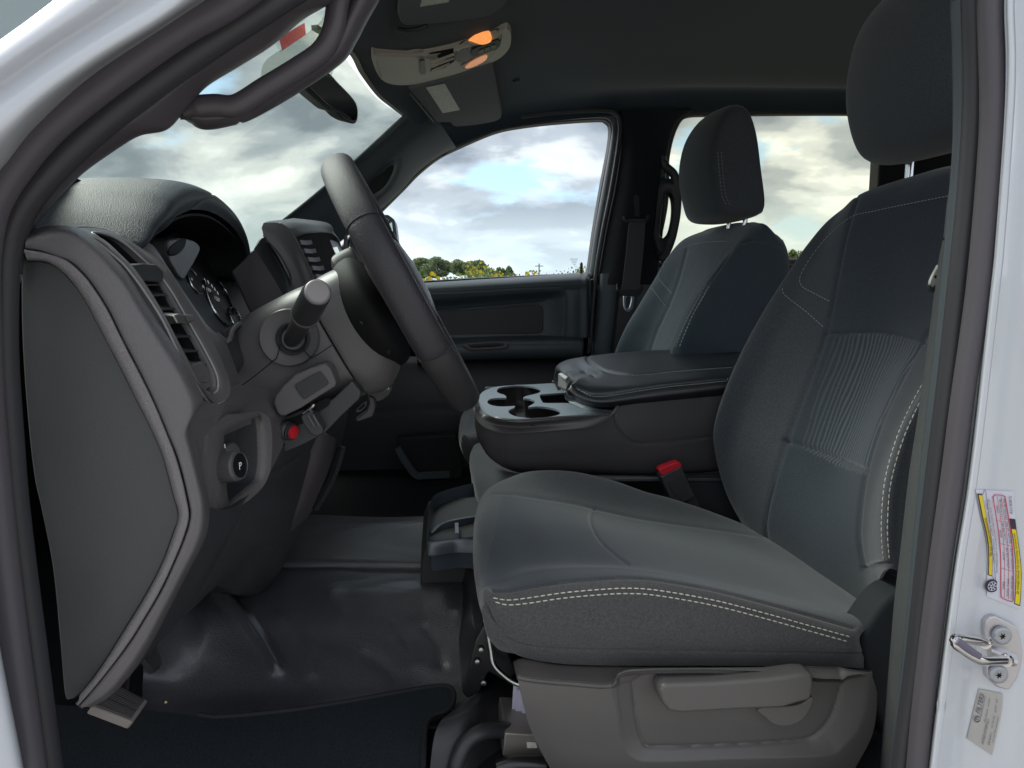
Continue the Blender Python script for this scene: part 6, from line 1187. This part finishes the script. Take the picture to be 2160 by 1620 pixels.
    cc = [[(x, y, Y) for x, y, Y in r] for r in ([(1013, 1075, 1.32), (1010, 1060, 1.31), (1030, 1035, 1.31), (1100, 1018, 1.31), (1250, 1012, 1.31), (1400, 1010, 1.31), (1560, 1010, 1.31)], [(1003, 1045, 1.38), (1000, 1020, 1.38), (1010, 1000, 1.38), (1080, 996, 1.38), (1250, 998, 1.38), (1400, 1000, 1.38), (1560, 1000, 1.38)], [(995, 1010, 1.5), (991, 985, 1.5), (994, 965, 1.5), (1010, 955, 1.5), (1100, 958, 1.5), (1300, 960, 1.5), (1500, 960, 1.5)], [(993, 990, 1.62), (991, 965, 1.62), (996, 948, 1.62), (1010, 938, 1.62), (1100, 938, 1.62), (1300, 938, 1.62), (1500, 938, 1.62)], [(995, 975, 1.72), (996, 955, 1.72), (1003, 938, 1.72), (1015, 930, 1.72), (1100, 928, 1.72), (1300, 928, 1.72), (1500, 928, 1.72)])]
    def nn_(c): c = [tp(e) for e in c]; t = c[0]; return [rel(t, .03, 0, -.07), rel(t, .005, 0, -.035)] + c
    sheet('cushion', [nn_(c) for c in cc], 50, 60, M['fabric'], C, thick=.004)
    prism('seat_gap_cover', Yc_([(1400, 1003), (1600, 1000), (1620, 1200), (1400, 1100)], 1.315), 1.33, M['dlow0'], C, bev=0)
    # buckle
    Bk = thing('seat_belt_buckle', 'black seat belt buckle with red release button beside the driver seat', 'buckle', P(1430, 1050, 1.29))
    prism('buckle_body', Yc_([(1394, 1006), (1438, 984), (1445, 1000), (1467, 1047), (1448, 1058), (1425, 1064), (1415, 1056)], 1.275), 1.305, M['buck'], Bk, bev=.004, n=70, seg=4)
    fill('buckle_recess', Yc_([(1412, 1018), (1440, 1006), (1450, 1030), (1436, 1042), (1424, 1044)], 1.272), M['black'], Bk, n=40, thick=.001, bev=.0004)
    prism('release_button', Yc_([(1391, 992), (1394, 988), (1430, 974), (1436, 976), (1439, 984), (1436, 987), (1398, 1003), (1393, 1000)], 1.278), 1.300, M['red'], Bk, bev=.0025, n=50)
    sweep('buckle_stalk', [P(1448, 1055, 1.29), P(1462, 1085, 1.29), P(1480, 1110, 1.29)], [(-.018, -.002), (-.018, .002), (.018, .002), (.018, -.002)], M['belt'], Bk, n=8)
    Ft = thing('floor_tray', 'low black storage tray with rounded rim standing on the floor left of the driver seat', 'storage tray', P(960, 1250, 1.35))
    # open tray: rim loop, inner walls, floor
    zt = 1.10
    far = [(998, 1020), (944, 1033), (918, 1044), (908, 1057)]; 
    ro = [PZ(x, y, 1.150) for x, y in [(1060, 1012), (998, 1020), (944, 1033), (918, 1044), (907, 1058), (902, 1091), (900, 1140), (906, 1146), (960, 1140), (1060, 1126)]]
    L = arc(ro, 120, True); c = L.mean(0); I = c + (L - c) * .955
    rings = [L * 1 - np.array((0, 0, .02)), L - np.array((0, 0, .002)), L * .5 + I * .5 + np.array((0, 0, .0015)), I - np.array((0, 0, .002)), c + (I - c) * .97 - np.array((0, 0, .05))]
    V = np.vstack(rings); o = build('tray_rim', V, quads(5, 120, True) + [tuple(4 * 120 + i for i in range(120))], M['tray2'], Ft); fixn(o)
    sweep('tray_divider', [PZ(908, 1127, 1.128), PZ(930, 1108, 1.135), PZ(960, 1098, 1.14), PZ(1010, 1090, 1.14)], [(-.003, -.03), (-.003, .002), (.003, .002), (.003, -.03)], M['tray2'], Ft, n=24, up=(0, 0, 1))
    sweep('divider_post', [PZ(963, 1112, 1.135), PZ(964, 1134, 1.135)], [(-.003, -.02), (-.003, .008), (.003, .008), (.003, -.02)], M['tray'], Ft, n=4, up=(0, 0, 1))
    tb = [(903, 1142), (1060, 1126), (1070, 1160), (1070, 1262), (1020, 1256), (1000, 1246), (982, 1248), (968, 1258), (955, 1264), (900, 1262), (888, 1250), (887, 1210), (892, 1170)]
    prism('tray_body', Yc_(tb, 1.155), 1.38, M['dlow2'], Ft, bev=.01, n=110, seg=4)
M['tray'] = mat('console tray plastic', (.16, .195, .235), .46, .8, bump=('noise', 900, .15, .0002)); M['tray2'] = mat('glossy black tray', (.05, .062, .076), .3, .8); M['well'] = mat('cup well', (.04, .036, .038), .45, .4); M['cons'] = mat('console body plastic', (.062, .058, .062), .48, .4, bump=('grain', 900, .2, .0003), var=.03)  # tray: bluish window reflections are put into its base colour
M['buck'] = mat('buckle plastic', (.04, .042, .046), .4, .45); M['dlow2'] = mat('tray body plastic', (.04, .04, .04), .5, .35, bump=('grain', 800, .2, .0003))
console()
# ------------------------------------------------------------------ passenger seat
def passenger_seat():
    T = thing('far_seat', 'charcoal cloth far front seat with pale stitching, between console and passenger door', 'car seat', P(1450, 1100, 1.93))
    a = [(1480, 490, 2.15), (1440, 508, 2.15), (1407, 545, 2.15), (1380, 590, 2.15), (1350, 640, 2.15), (1320, 690, 2.15), (1297, 745, 2.15), (1288, 800, 2.15), (1290, 860, 2.15)]
    b = [(1515, 480, 2.06), (1470, 500, 2.06), (1448, 535, 2.06), (1430, 585, 2.06), (1408, 640, 2.06), (1382, 700, 2.06), (1362, 750, 2.06), (1350, 810, 2.06), (1350, 870, 2.06)]
    c = [(1545, 476, 1.93), (1515, 498, 1.93), (1495, 535, 1.93), (1478, 580, 1.93), (1450, 640, 1.93), (1422, 700, 1.93), (1402, 750, 1.93), (1390, 810, 1.93), (1390, 870, 1.93)]
    d = [(1575, 476, 1.80), (1552, 497, 1.80), (1532, 530, 1.80), (1512, 566, 1.80), (1478, 612, 1.80), (1444, 668, 1.80), (1410, 742, 1.80), (1392, 800, 1.80), (1390, 880, 1.80)]
    e = [(1610, 482, 1.72), (1590, 494, 1.72), (1562, 516, 1.71), (1532, 548, 1.70), (1500, 590, 1.69), (1468, 642, 1.685), (1438, 702, 1.68), (1418, 750, 1.68), (1405, 810, 1.68), (1400, 880, 1.68)]
    f = [(1640, 497, 1.73), (1640, 510, 1.71), (1618, 545, 1.69), (1590, 590, 1.68), (1560, 640, 1.675), (1530, 700, 1.67), (1505, 760, 1.67), (1490, 820, 1.67), (1485, 890, 1.67)]
    g = [(1652, 508, 1.77), (1662, 535, 1.74), (1665, 575, 1.72), (1660, 620, 1.71), (1645, 680, 1.70), (1625, 740, 1.70), (1605, 800, 1.70), (1590, 850, 1.70), (1580, 900, 1.70)]
    h = [rel(tp(x), .02, .10, 0) for x in g]
    a0 = [rel(tp(x), .10, .02, 0) for x in a]
    def cap(cc, k=1): cc = [tp(x) for x in cc]; t = cc[0]; return [rel(t, .12 * k, .0, -.03), rel(t, .07 * k, 0, .004), rel(t, .025 * k, 0, .008)] + cc
    cols = [cap(a0), cap(a), cap(b), cap(c), cap(d, .5), cap(e, .15), [rel(tp(f[0]), .008, .02, -.004), rel(tp(f[0]), .004, .01, 0)] + f, g, h]
    bk = sheet('backrest', cols, 150, 170, M['fabp'], T, thick=.004, grooves=[([(1448, 527), (1440, 560), (1428, 600), (1408, 650), (1385, 700), (1370, 745)], 2.5, .004), ([(1542, 528), (1522, 560), (1488, 605), (1455, 655), (1425, 712), (1410, 745)], 2.5, .005), ([(1565, 512), (1590, 507), (1625, 512), (1652, 520)], 2, .004), ([(1400, 640), (1420, 652), (1440, 655)], 2, .003), ([(1600, 560), (1550, 640), (1520, 730)], 3, .003)])
    for s in ([(1417, 618), (1396, 596), (1391, 584), (1400, 562), (1420, 535), (1452, 519), (1490, 511), (1536, 509)], [(1375, 608), (1390, 628), (1406, 647)], [(1490, 600), (1474, 628), (1455, 662), (1438, 700), (1424, 735)], [(1496, 604), (1481, 630), (1462, 664), (1446, 700), (1432, 735)]): stitches(s, [bk], T, M['thread2'], pitch=.009, dash=.0065, r=.0011)
    # cushion: same shape as the driver's, carried across the cab
    cu = CU.copy(); cu.name = 'seat_cushion'; COL.objects.link(cu); cu.parent = T; cu.location = Vector(DS.location) - Vector(T.location) + Vector((.012, .90, -.005))
    X0 = .702
    prof = [(X0 + .05, 1.985), (X0 + .018, 1.945), (X0 + .002, 1.89), (X0 + .0, 1.83), (X0 + .012, 1.772), (X0 + .033, 1.722), (X0 + .08, 1.712), (X0 + .135, 1.718), (X0 + .15, 1.74), (X0 + .135, 1.83), (X0 + .115, 1.93), (X0 + .088, 1.985)]
    hr = headrest(T, 1.93, prof, .135)
    for xx, dx in ((1537, 0), (1571, 0)):
        q = P(xx, 482, 1.93 if xx < 1550 else 1.86); tube('headrest_post', [q, q + np.array((0, 0, .03))], .006, M['chrome'], T, n=3, seg=14)
    for s in ([(1514, 320), (1516, 345), (1519, 380), (1524, 415), (1532, 432)], [(1521, 320), (1523, 345), (1526, 380), (1531, 412), (1539, 432)]): stitches(s, [hr], T, M['threadd'], pitch=.009, dash=.006, r=.0011)
M['fabp'] = mat('far seat fabric', (.044, .060, .074), .92, .15, sheen=.4, bump=('weave', 260, .35, .0004, 12, .003), fleck=(700, .2)); M['threadd'] = mat('dim thread', (.2, .2, .21), .8, .2)
passenger_seat()
# ------------------------------------------------------------------ footwell, far side details
def footwell():
    T = thing('footwell_pocket', 'dark footwell side trim with pale angled lower edge beyond the steering column', 'trim panel', P(900, 990, 2.1))
    prism('side_board', Yc_([(836, 925), (962, 918), (975, 960), (975, 1010), (880, 1012), (850, 970)], 2.15), 2.2, M['deep2'], T, bev=.004)
    sweep('pocket_edge', [(838, 945, 2.1), (858, 978, 2.1), (878, 1003, 2.1), (900, 1003, 2.1), (948, 1001, 2.1)], [(-.011, -.004), (-.009, .004), (.009, .004), (.011, -.004)], M['pillar'], T, n=40)
    # centre-stack lower panel, a sloping dark wall
M['deep2'] = mat('dark footwell plastic', (.02, .02, .022), .6, .3, bump=('noise', 500, .3, .0006))
footwell()
# ------------------------------------------------------------------ driver side pillar trims, belt hook, striker, stickers
def rear_trim():
    T = thing('driver_pillar_trim', 'grained grey centre pillar trim down the right side of the doorway', 'pillar cover', P(1980, 900, .70))
    sheet('upper_trim', [[(2004, -60, .735), (2005, 0, .735), (2009, 180, .735), (2008, 340, .735), (1996, 440, .735), (1990, 500, .735)], [(2006, -60, .70), (2008, 0, .70), (2012, 180, .70), (2011, 340, .70), (1999, 440, .70), (1993, 501, .70)], [(2040, -60, .675), (2042, 0, .675), (2040, 180, .675), (2034, 340, .675), (2020, 440, .675), (2012, 501, .675)]], 20, 50, M['pillar2'], T, thick=.004)
    sheet('lower_trim', [[(1988, 507, .76), (1978, 560, .76), (1960, 700, .76), (1940, 850, .76), (1917, 1000, .76), (1900, 1150, .76), (1886, 1270, .76), (1875, 1400, .76), (1862, 1540, .76), (1850, 1700, .76)], [(1991, 507, .72), (1981, 560, .72), (1964, 700, .72), (1944, 850, .72), (1921, 1000, .72), (1904, 1150, .72), (1891, 1270, .72), (1880, 1400, .72), (1868, 1540, .72), (1855, 1700, .72)], [(2014, 507, .675), (2005, 560, .675), (1992, 700, .675), (1975, 850, .675), (1957, 1000, .675), (1940, 1150, .675), (1925, 1270, .675), (1915, 1400, .675), (1900, 1540, .675), (1885, 1700, .675)]], 24, 120, M['pillar2'], T, thick=.004)
    H = thing('belt_height_hook', 'small pale metal hook with black end on the pillar trim beside the near backrest', 'hook', P(1968, 590, .74))
    fill('hook_plate', Yc_([(1982, 558), (1976, 566), (1966, 585), (1962, 600), (1968, 606), (1978, 598), (1990, 575)], .735), M['hook'], H, n=40, thick=.004, bev=.001)
    lathe('hook_hole', P(1974, 584, .7345), (0, -1, 0), [(0, .0018), (.0008, .0016)], M['deep'], H, 14)
    fill('hook_end', Yc_([(1961, 600), (1968, 606), (1977, 600), (1975, 612), (1968, 617), (1962, 610)], .733), M['black'], H, n=30, thick=.005, bev=.001)
M['pillar2'] = mat('near pillar plastic', (.085, .09, .09), .45, .5, bump=('leather', 330, .55, .0006)); M['hook'] = mat('hook metal', (.55, .53, .5), .4, .5, metal=.3)
rear_trim()
PIL = bpy.data.objects['centre_pillar']
def onp(x, y, lift=.001):
    h = hit(x, y, [PIL], lift); return h[0] if h else P(x, y, .60)
def striker():
    T = thing('door_striker', 'shiny zinc door striker loop on a bolted plate on the white pillar', 'door striker', onp(2110, 1380))
    pl = [(2082, 1297), (2096, 1294), (2124, 1307), (2142, 1318), (2149, 1349), (2150, 1378), (2147, 1400), (2140, 1425), (2126, 1450), (2102, 1444), (2080, 1424), (2076, 1400), (2090, 1385), (2088, 1358), (2074, 1345), (2068, 1325), (2070, 1306)]
    prism('plate', [onp(x, y, .006) for x, y in pl], np.array((0, .007, 0)), M['zinc'], T, bev=.002, n=90, seg=3)
    sheet('plate_ridge', [[onp(x, y, .006) for x, y in ((2085, 1352), (2110, 1362), (2140, 1374))], [onp(x, y, .012) for x, y in ((2083, 1362), (2108, 1374), (2137, 1388))], [onp(x, y, .006) for x, y in ((2086, 1378), (2106, 1388), (2134, 1400))]], 14, 20, M['zinc'], T, thick=.002)
    for x, y in ((2106, 1332), (2098, 1413)):
        c = onp(x, y, .007); lathe('bolt', c, (-.15, -1, .05), [(0, .0088), (.003, .0086), (.0042, .0072), (.0036, .005), (.0036, .001)], M['zinc2'], T, 32)
        for k in range(6):
            t = k * math.pi / 3; a = w(1, 0, 0); q = c + np.array((-.0007, -.0040, .0)); d = np.array((math.cos(t), 0, math.sin(t)))
            prism('bolt_socket', [q + d * .0034, q + np.array((math.cos(t + .45), 0, math.sin(t + .45))) * .0014, q - d * .0004, q + np.array((math.cos(t - .45), 0, math.sin(t - .45))) * .0014], np.array((0, .001, 0)), M['deep'], T, bev=0)
    a = [P(2082, 1355, .592), P(2060, 1351, .580), P(2035, 1348, .570), P(2020, 1347, .565), P(2014, 1351, .562), P(2018, 1360, .561), P(2040, 1377, .560), P(2060, 1389, .560), P(2072, 1393, .562), P(2095, 1393, .572), P(2128, 1392, .588)]
    tube('striker_loop', a, .0045, M['chrome2'], T, n=70, seg=18)
    sweep('loop_sleeve', [P(2019, 1352, .558), P(2040, 1368, .5565), P(2066, 1386, .557)], [(q * .0035, r_ * .002) for q, r_ in circ(1, 10)], M['sleeve'], T, n=20)
    for q in (P(2078, 1355, .590), P(2122, 1392, .585)): lathe('loop_collar', q, (1, .6, 0), [(-.002, .0058), (.002, .0058)], M['chrome2'], T, 20)
M['zinc'] = mat('zinc plate', (.58, .56, .58), .38, .5, metal=.85, bump=('noise', 200, .15, .0003)); M['zinc2'] = mat('zinc bolt', (.42, .43, .46), .4, .5, metal=.85); M['chrome2'] = mat('polished steel', (.72, .7, .7), .14, .5, metal=1, bump=('noise', 120, .1, .0003)); M['sleeve'] = mat('purple grey sleeve', (.14, .12, .17), .4, .5)
striker()
flatm = lambda n, c, r=.5: mat(n, c, r, .4)
M['swhite'] = flatm('label white', (.66, .66, .74)); M['syel'] = flatm('label yellow', (.78, .62, .02)); M['sbrown'] = flatm('label brown border', (.10, .05, .04)); M['sred'] = flatm('label red line', (.62, .10, .16)); M['stext'] = flatm('label print', (.09, .08, .12)); M['sblack'] = flatm('label black', (.04, .03, .05)); M['ssilver'] = mat('silver label', (.46, .45, .44), .35, .5, metal=.5)
def label1():
    T = thing('tyre_pressure_label', 'white tyre and loading label with yellow strips and red table, curved on the white pillar', 'sticker', onp(2105, 1160))
    Lc = arc([(2056, 1032), (2061, 1058), (2068, 1092), (2077, 1130), (2081, 1165), (2081, 1210), (2080, 1257)], 101); Rc = arc([(2138, 1036), (2139, 1062), (2142, 1100), (2150, 1150), (2155, 1200), (2154, 1250), (2151, 1284)], 101)
    def uv(u, v, k=1):
        v = min(max(v, 0), 1) * 100; i = int(min(v, 99)); f = v - i; l = Lc[i] * (1 - f) + Lc[i + 1] * f; r = Rc[i] * (1 - f) + Rc[i + 1] * f; p = l * (1 - u) + r * u; return onp(p[0], p[1], .0010 + .0004 * k)
    def rect(name, u0, u1, v0, v1, m, k): 
        n = 30; mu = max(3, int((u1 - u0) * 26)); V = [uv(u, v0 + (v1 - v0) * i / n, k) for i in range(n + 1) for u in np.linspace(u0, u1, mu)]
        return build(name, V, quads(n + 1, mu), m, T)
    def line(name, pts, m, k, r=.0003):
        return tube(name, [uv(u, v, k) for u, v in pts], r, m, T, n=max(2, len(pts) * 6), seg=5)
    rect('label_sheet', 0, 1, 0, 1, M['swhite'], 0)
    rect('heading_border', .01, .145, .035, .80, M['sbrown'], 1); rect('heading_strip', .03, .125, .05, .79, M['syel'], 2)
    rect('corner_square', .80, .99, .235, .315, M['sblack'], 1); rect('footer_border', .82, .985, .315, .975, M['sbrown'], 1); rect('footer_strip', .84, .965, .325, .965, M['syel'], 2)
    line('red_frame', [(.40, .06), (.44, .04), (.70, .04), (.76, .07), (.77, .5), (.78, .92), (.74, .96), (.46, .96), (.41, .92), (.40, .5), (.40, .06)], M['sred'], 2, .0005)
    for u in (.52, .64): line('table_line', [(u, .05), (u, .5), (u, .95)], M['sred'], 2, .0002)
    for v in (.27, .48, .70): line('table_line', [(.40, v), (.77, v)], M['sred'], 2, .0002)
    line('box_line', [(.15, .04), (.23, .04), (.23, .80), (.15, .80)], M['stext'], 2, .0002)
    def tx(s, ub, v0, su, sv, m=None):
        V, Fc = textmesh(s, 1.0); xs = max(p[0] for p in V); build('label_text', [uv(ub - y * su, v0 - (x / xs) * sv, 3) for x, y, z in V], Fc, m or M['stext'], T, smooth=False, kind='stuff')
    tx('TIRE AND LOADING INFORMATION', .118, .62, .10, .36, M['sbrown']); tx('SEATING CAPACITY   TOTAL 5   FRONT 2   REAR 3', .215, .68, .07, .58)
    tx('THE COMBINED WEIGHT OF OCCUPANTS AND CARGO SHOULD NEVER EXCEED', .295, .76, .075, .68); tx('XXX KG OR XXX LBS', .37, .50, .07, .30) if False else None
    for s, v in (('TIRE', .88), ('FRONT', .62), ('REAR', .42), ('SPARE', .20)): tx(s, .51, v, .08, .07)
    for v in (.68, .46, .25): tx('LT275/70R18E', .63, v, .09, .18)
    tx('SIZE TIRE', .63, .93, .08, .16); tx('COLD PRESSURE', .75, .94, .08, .2)
    for s, v in (('410 KPa/ 60 PSI', .68), ('450 KPa/ 65 PSI', .46), ('550 KPa/ 80 PSI', .25)): tx(s, .755, v, .09, .18)
    tx('RG182875', .93, .19, .11, .15); tx('SEE OWNERS MANUAL FOR ADDITIONAL INFORMATION', .925, .88, .09, .52, M['sbrown'])
    c = uv(.13, .885, 2); lathe('tyre_icon', c, (-.1, -1, .02), [(0, .0065), (.0006, .0064)], M['sblack'], T, 30)
    for k in range(7):
        t = k * 2 * math.pi / 7; d = np.array((math.cos(t), -.1, math.sin(t))); tube('wheel_spoke', [c + d * .001 + np.array((0, -.0008, 0)), c + d * .0042 + np.array((0, -.0008, 0))], .0005, M['swhite'], T, n=2, seg=5)
    line_pts = [c + np.array((math.cos(t) * .0045, -.0008, math.sin(t) * .0045)) for t in np.linspace(0, 2 * math.pi, 24, endpoint=False)]; tube('wheel_ring', line_pts, .0003, M['swhite'], T, closed=True, seg=5)
label1()
def label2():
    T = thing('filter_sticker', 'silver air filter sticker reading FILTERS below the door striker', 'sticker', onp(2078, 1530))
    Lc = arc([(2064, 1452), (2052, 1500), (2038, 1556)], 51); Rc = arc([(2114, 1462), (2112, 1500), (2092, 1592)], 51)
    def uv(u, v, k=1):
        v = min(max(v, 0), 1) * 50; i = int(min(v, 49)); f = v - i; l = Lc[i] * (1 - f) + Lc[i + 1] * f; r = Rc[i] * (1 - f) + Rc[i + 1] * f; p = l * (1 - u) + r * u; return onp(p[0], p[1], .0010 + .0004 * k)
    V = [uv(u, v, 0) for v in np.linspace(0, 1, 25) for u in np.linspace(0, 1, 16)]
    build('sticker_sheet', V, quads(25, 16), M['ssilver'], T)
    def tx(s, ub, v0, su, sv, shear=0):
        V, Fc = textmesh(s, 1.0); xs = max(p[0] for p in V); build('sticker_text', [uv(ub - y * su, v0 - ((x + shear * y) / xs) * sv, 3) for x, y, z in V], Fc, M['stext'], T, smooth=False, kind='stuff')
    tx('FILTERS', .24, .46, .26, .38, .25); tx('PERFORMANCE FILTRATION', .32, .50, .08, .40); tx('Filter Element    Pre-filter', .50, .55, .08, .44)
    tx('INTAKE SYSTEM No.1', .62, .92, .13, .44, .2); tx('75-5132   QTY  R1', .80, .60, .09, .5); tx('AIR BOX 1', .82, .88, .10, .22); tx('For use with cleaning kit', .93, .80, .07, .42)
    c = uv(.20, .56, 2); tube('logo_ring', [c + np.array((math.cos(t) * .0029, 0, math.sin(t) * .0029)) for t in np.linspace(0, 2 * math.pi, 24, endpoint=False)], .0004, M['stext'], T, closed=True, seg=5)
    tx('S', .26, .585, .20, .05)
label2()
# ------------------------------------------------------------------ fine pieces belong to the part they sit on
SUBS = {'tab_insert': 'vent_tab', 'wheel_rib': 'wheel_housing', 'airflow_mark': 'wheel_housing', 'knob_': 'light_knob', 'dial_': 'gauge_face', 'pod_lens': 'warning_pod', 'pad_rib': 'pad', 'lamp_lens': 'lamp_bezel',
        'latch_pad': 'door_latch', 'vent_slat': 'vent_duct|vent_well', 'button': 'button_bar', 'heading_strip': 'heading_border', 'footer_strip': 'footer_border', 'bolt_socket': 'bolt', 'loop_': 'striker_loop', 'hook_hole': 'hook_plate',
        'glass_marking': 'window_glass', 'lever_hub': 'recline_lever', 'cover_': 'column_cover', 'release_button': 'buckle_body', 'buckle_recess': 'buckle_body', 'mirror_glass': 'housing', 'stack_vent_slat': 'stack_vent_well', 'stack_vent_tab': 'stack_vent_well',
        'radio_screen': 'radio_frame', 'stalk_cap': 'stalk_barrel', 'button_face': 'button_body', 'lever_rib': 'lever_body', 'handle_rib': 'handle_body', 'rail_slot': 'rail_bar', 'pull_pocket': 'pull_rim', 'blank_cover': 'plate', 'wheel_spoke': 'tyre_icon', 'wheel_ring': 'tyre_icon',
        'label_text': 'label_sheet', 'table_line': 'label_sheet', 'box_line': 'label_sheet', 'red_frame': 'label_sheet', 'sticker_text': 'sticker_sheet', 'logo_ring': 'sticker_sheet', 'warning_label': 'panel', 'divider_post': 'tray_divider', 'lamp_letter': 'switch_panel', 'lamp_symbol': 'switch_panel', 'dimmer_mark': 'dimmer_wheel', 'mat_edging': 'mat_body', 'sensor_lens': 'sensor_shade', 'body_seam': 'console_body'}
for o in [o for o in S.objects if o.parent and o.type == 'MESH']:
    base = o.name.split('.')[0]; T = o.parent
    if T.type != 'EMPTY': continue
    for k, ps in SUBS.items():
        if base == k or (k.endswith('_') and base.startswith(k)):
            c = [q for p in ps.split('|') for q in T.children if q.name.split('.')[0] == p and q is not o]
            if c and base not in ps:
                if len(c) > 1:
                    m = np.array(REG[o.name][0]).mean(0); c.sort(key=lambda q: np.linalg.norm(np.array(REG[q.name][0]).mean(0) - m))
                o.parent = c[0]
            break
for o in [o for o in S.objects if o.name.startswith('stitching') and o.parent and o.parent.type == 'EMPTY']:
    m = np.array(REG[o.name][0]).mean(0); c = [q for q in o.parent.children if q.name.split('.')[0] in ('backrest', 'seat_cushion', 'headrest', 'armrest_lid') and q.name in REG]
    if c: c.sort(key=lambda q: np.linalg.norm(np.array(REG[q.name][0]) - m, axis=1).min()); o.parent = c[0]
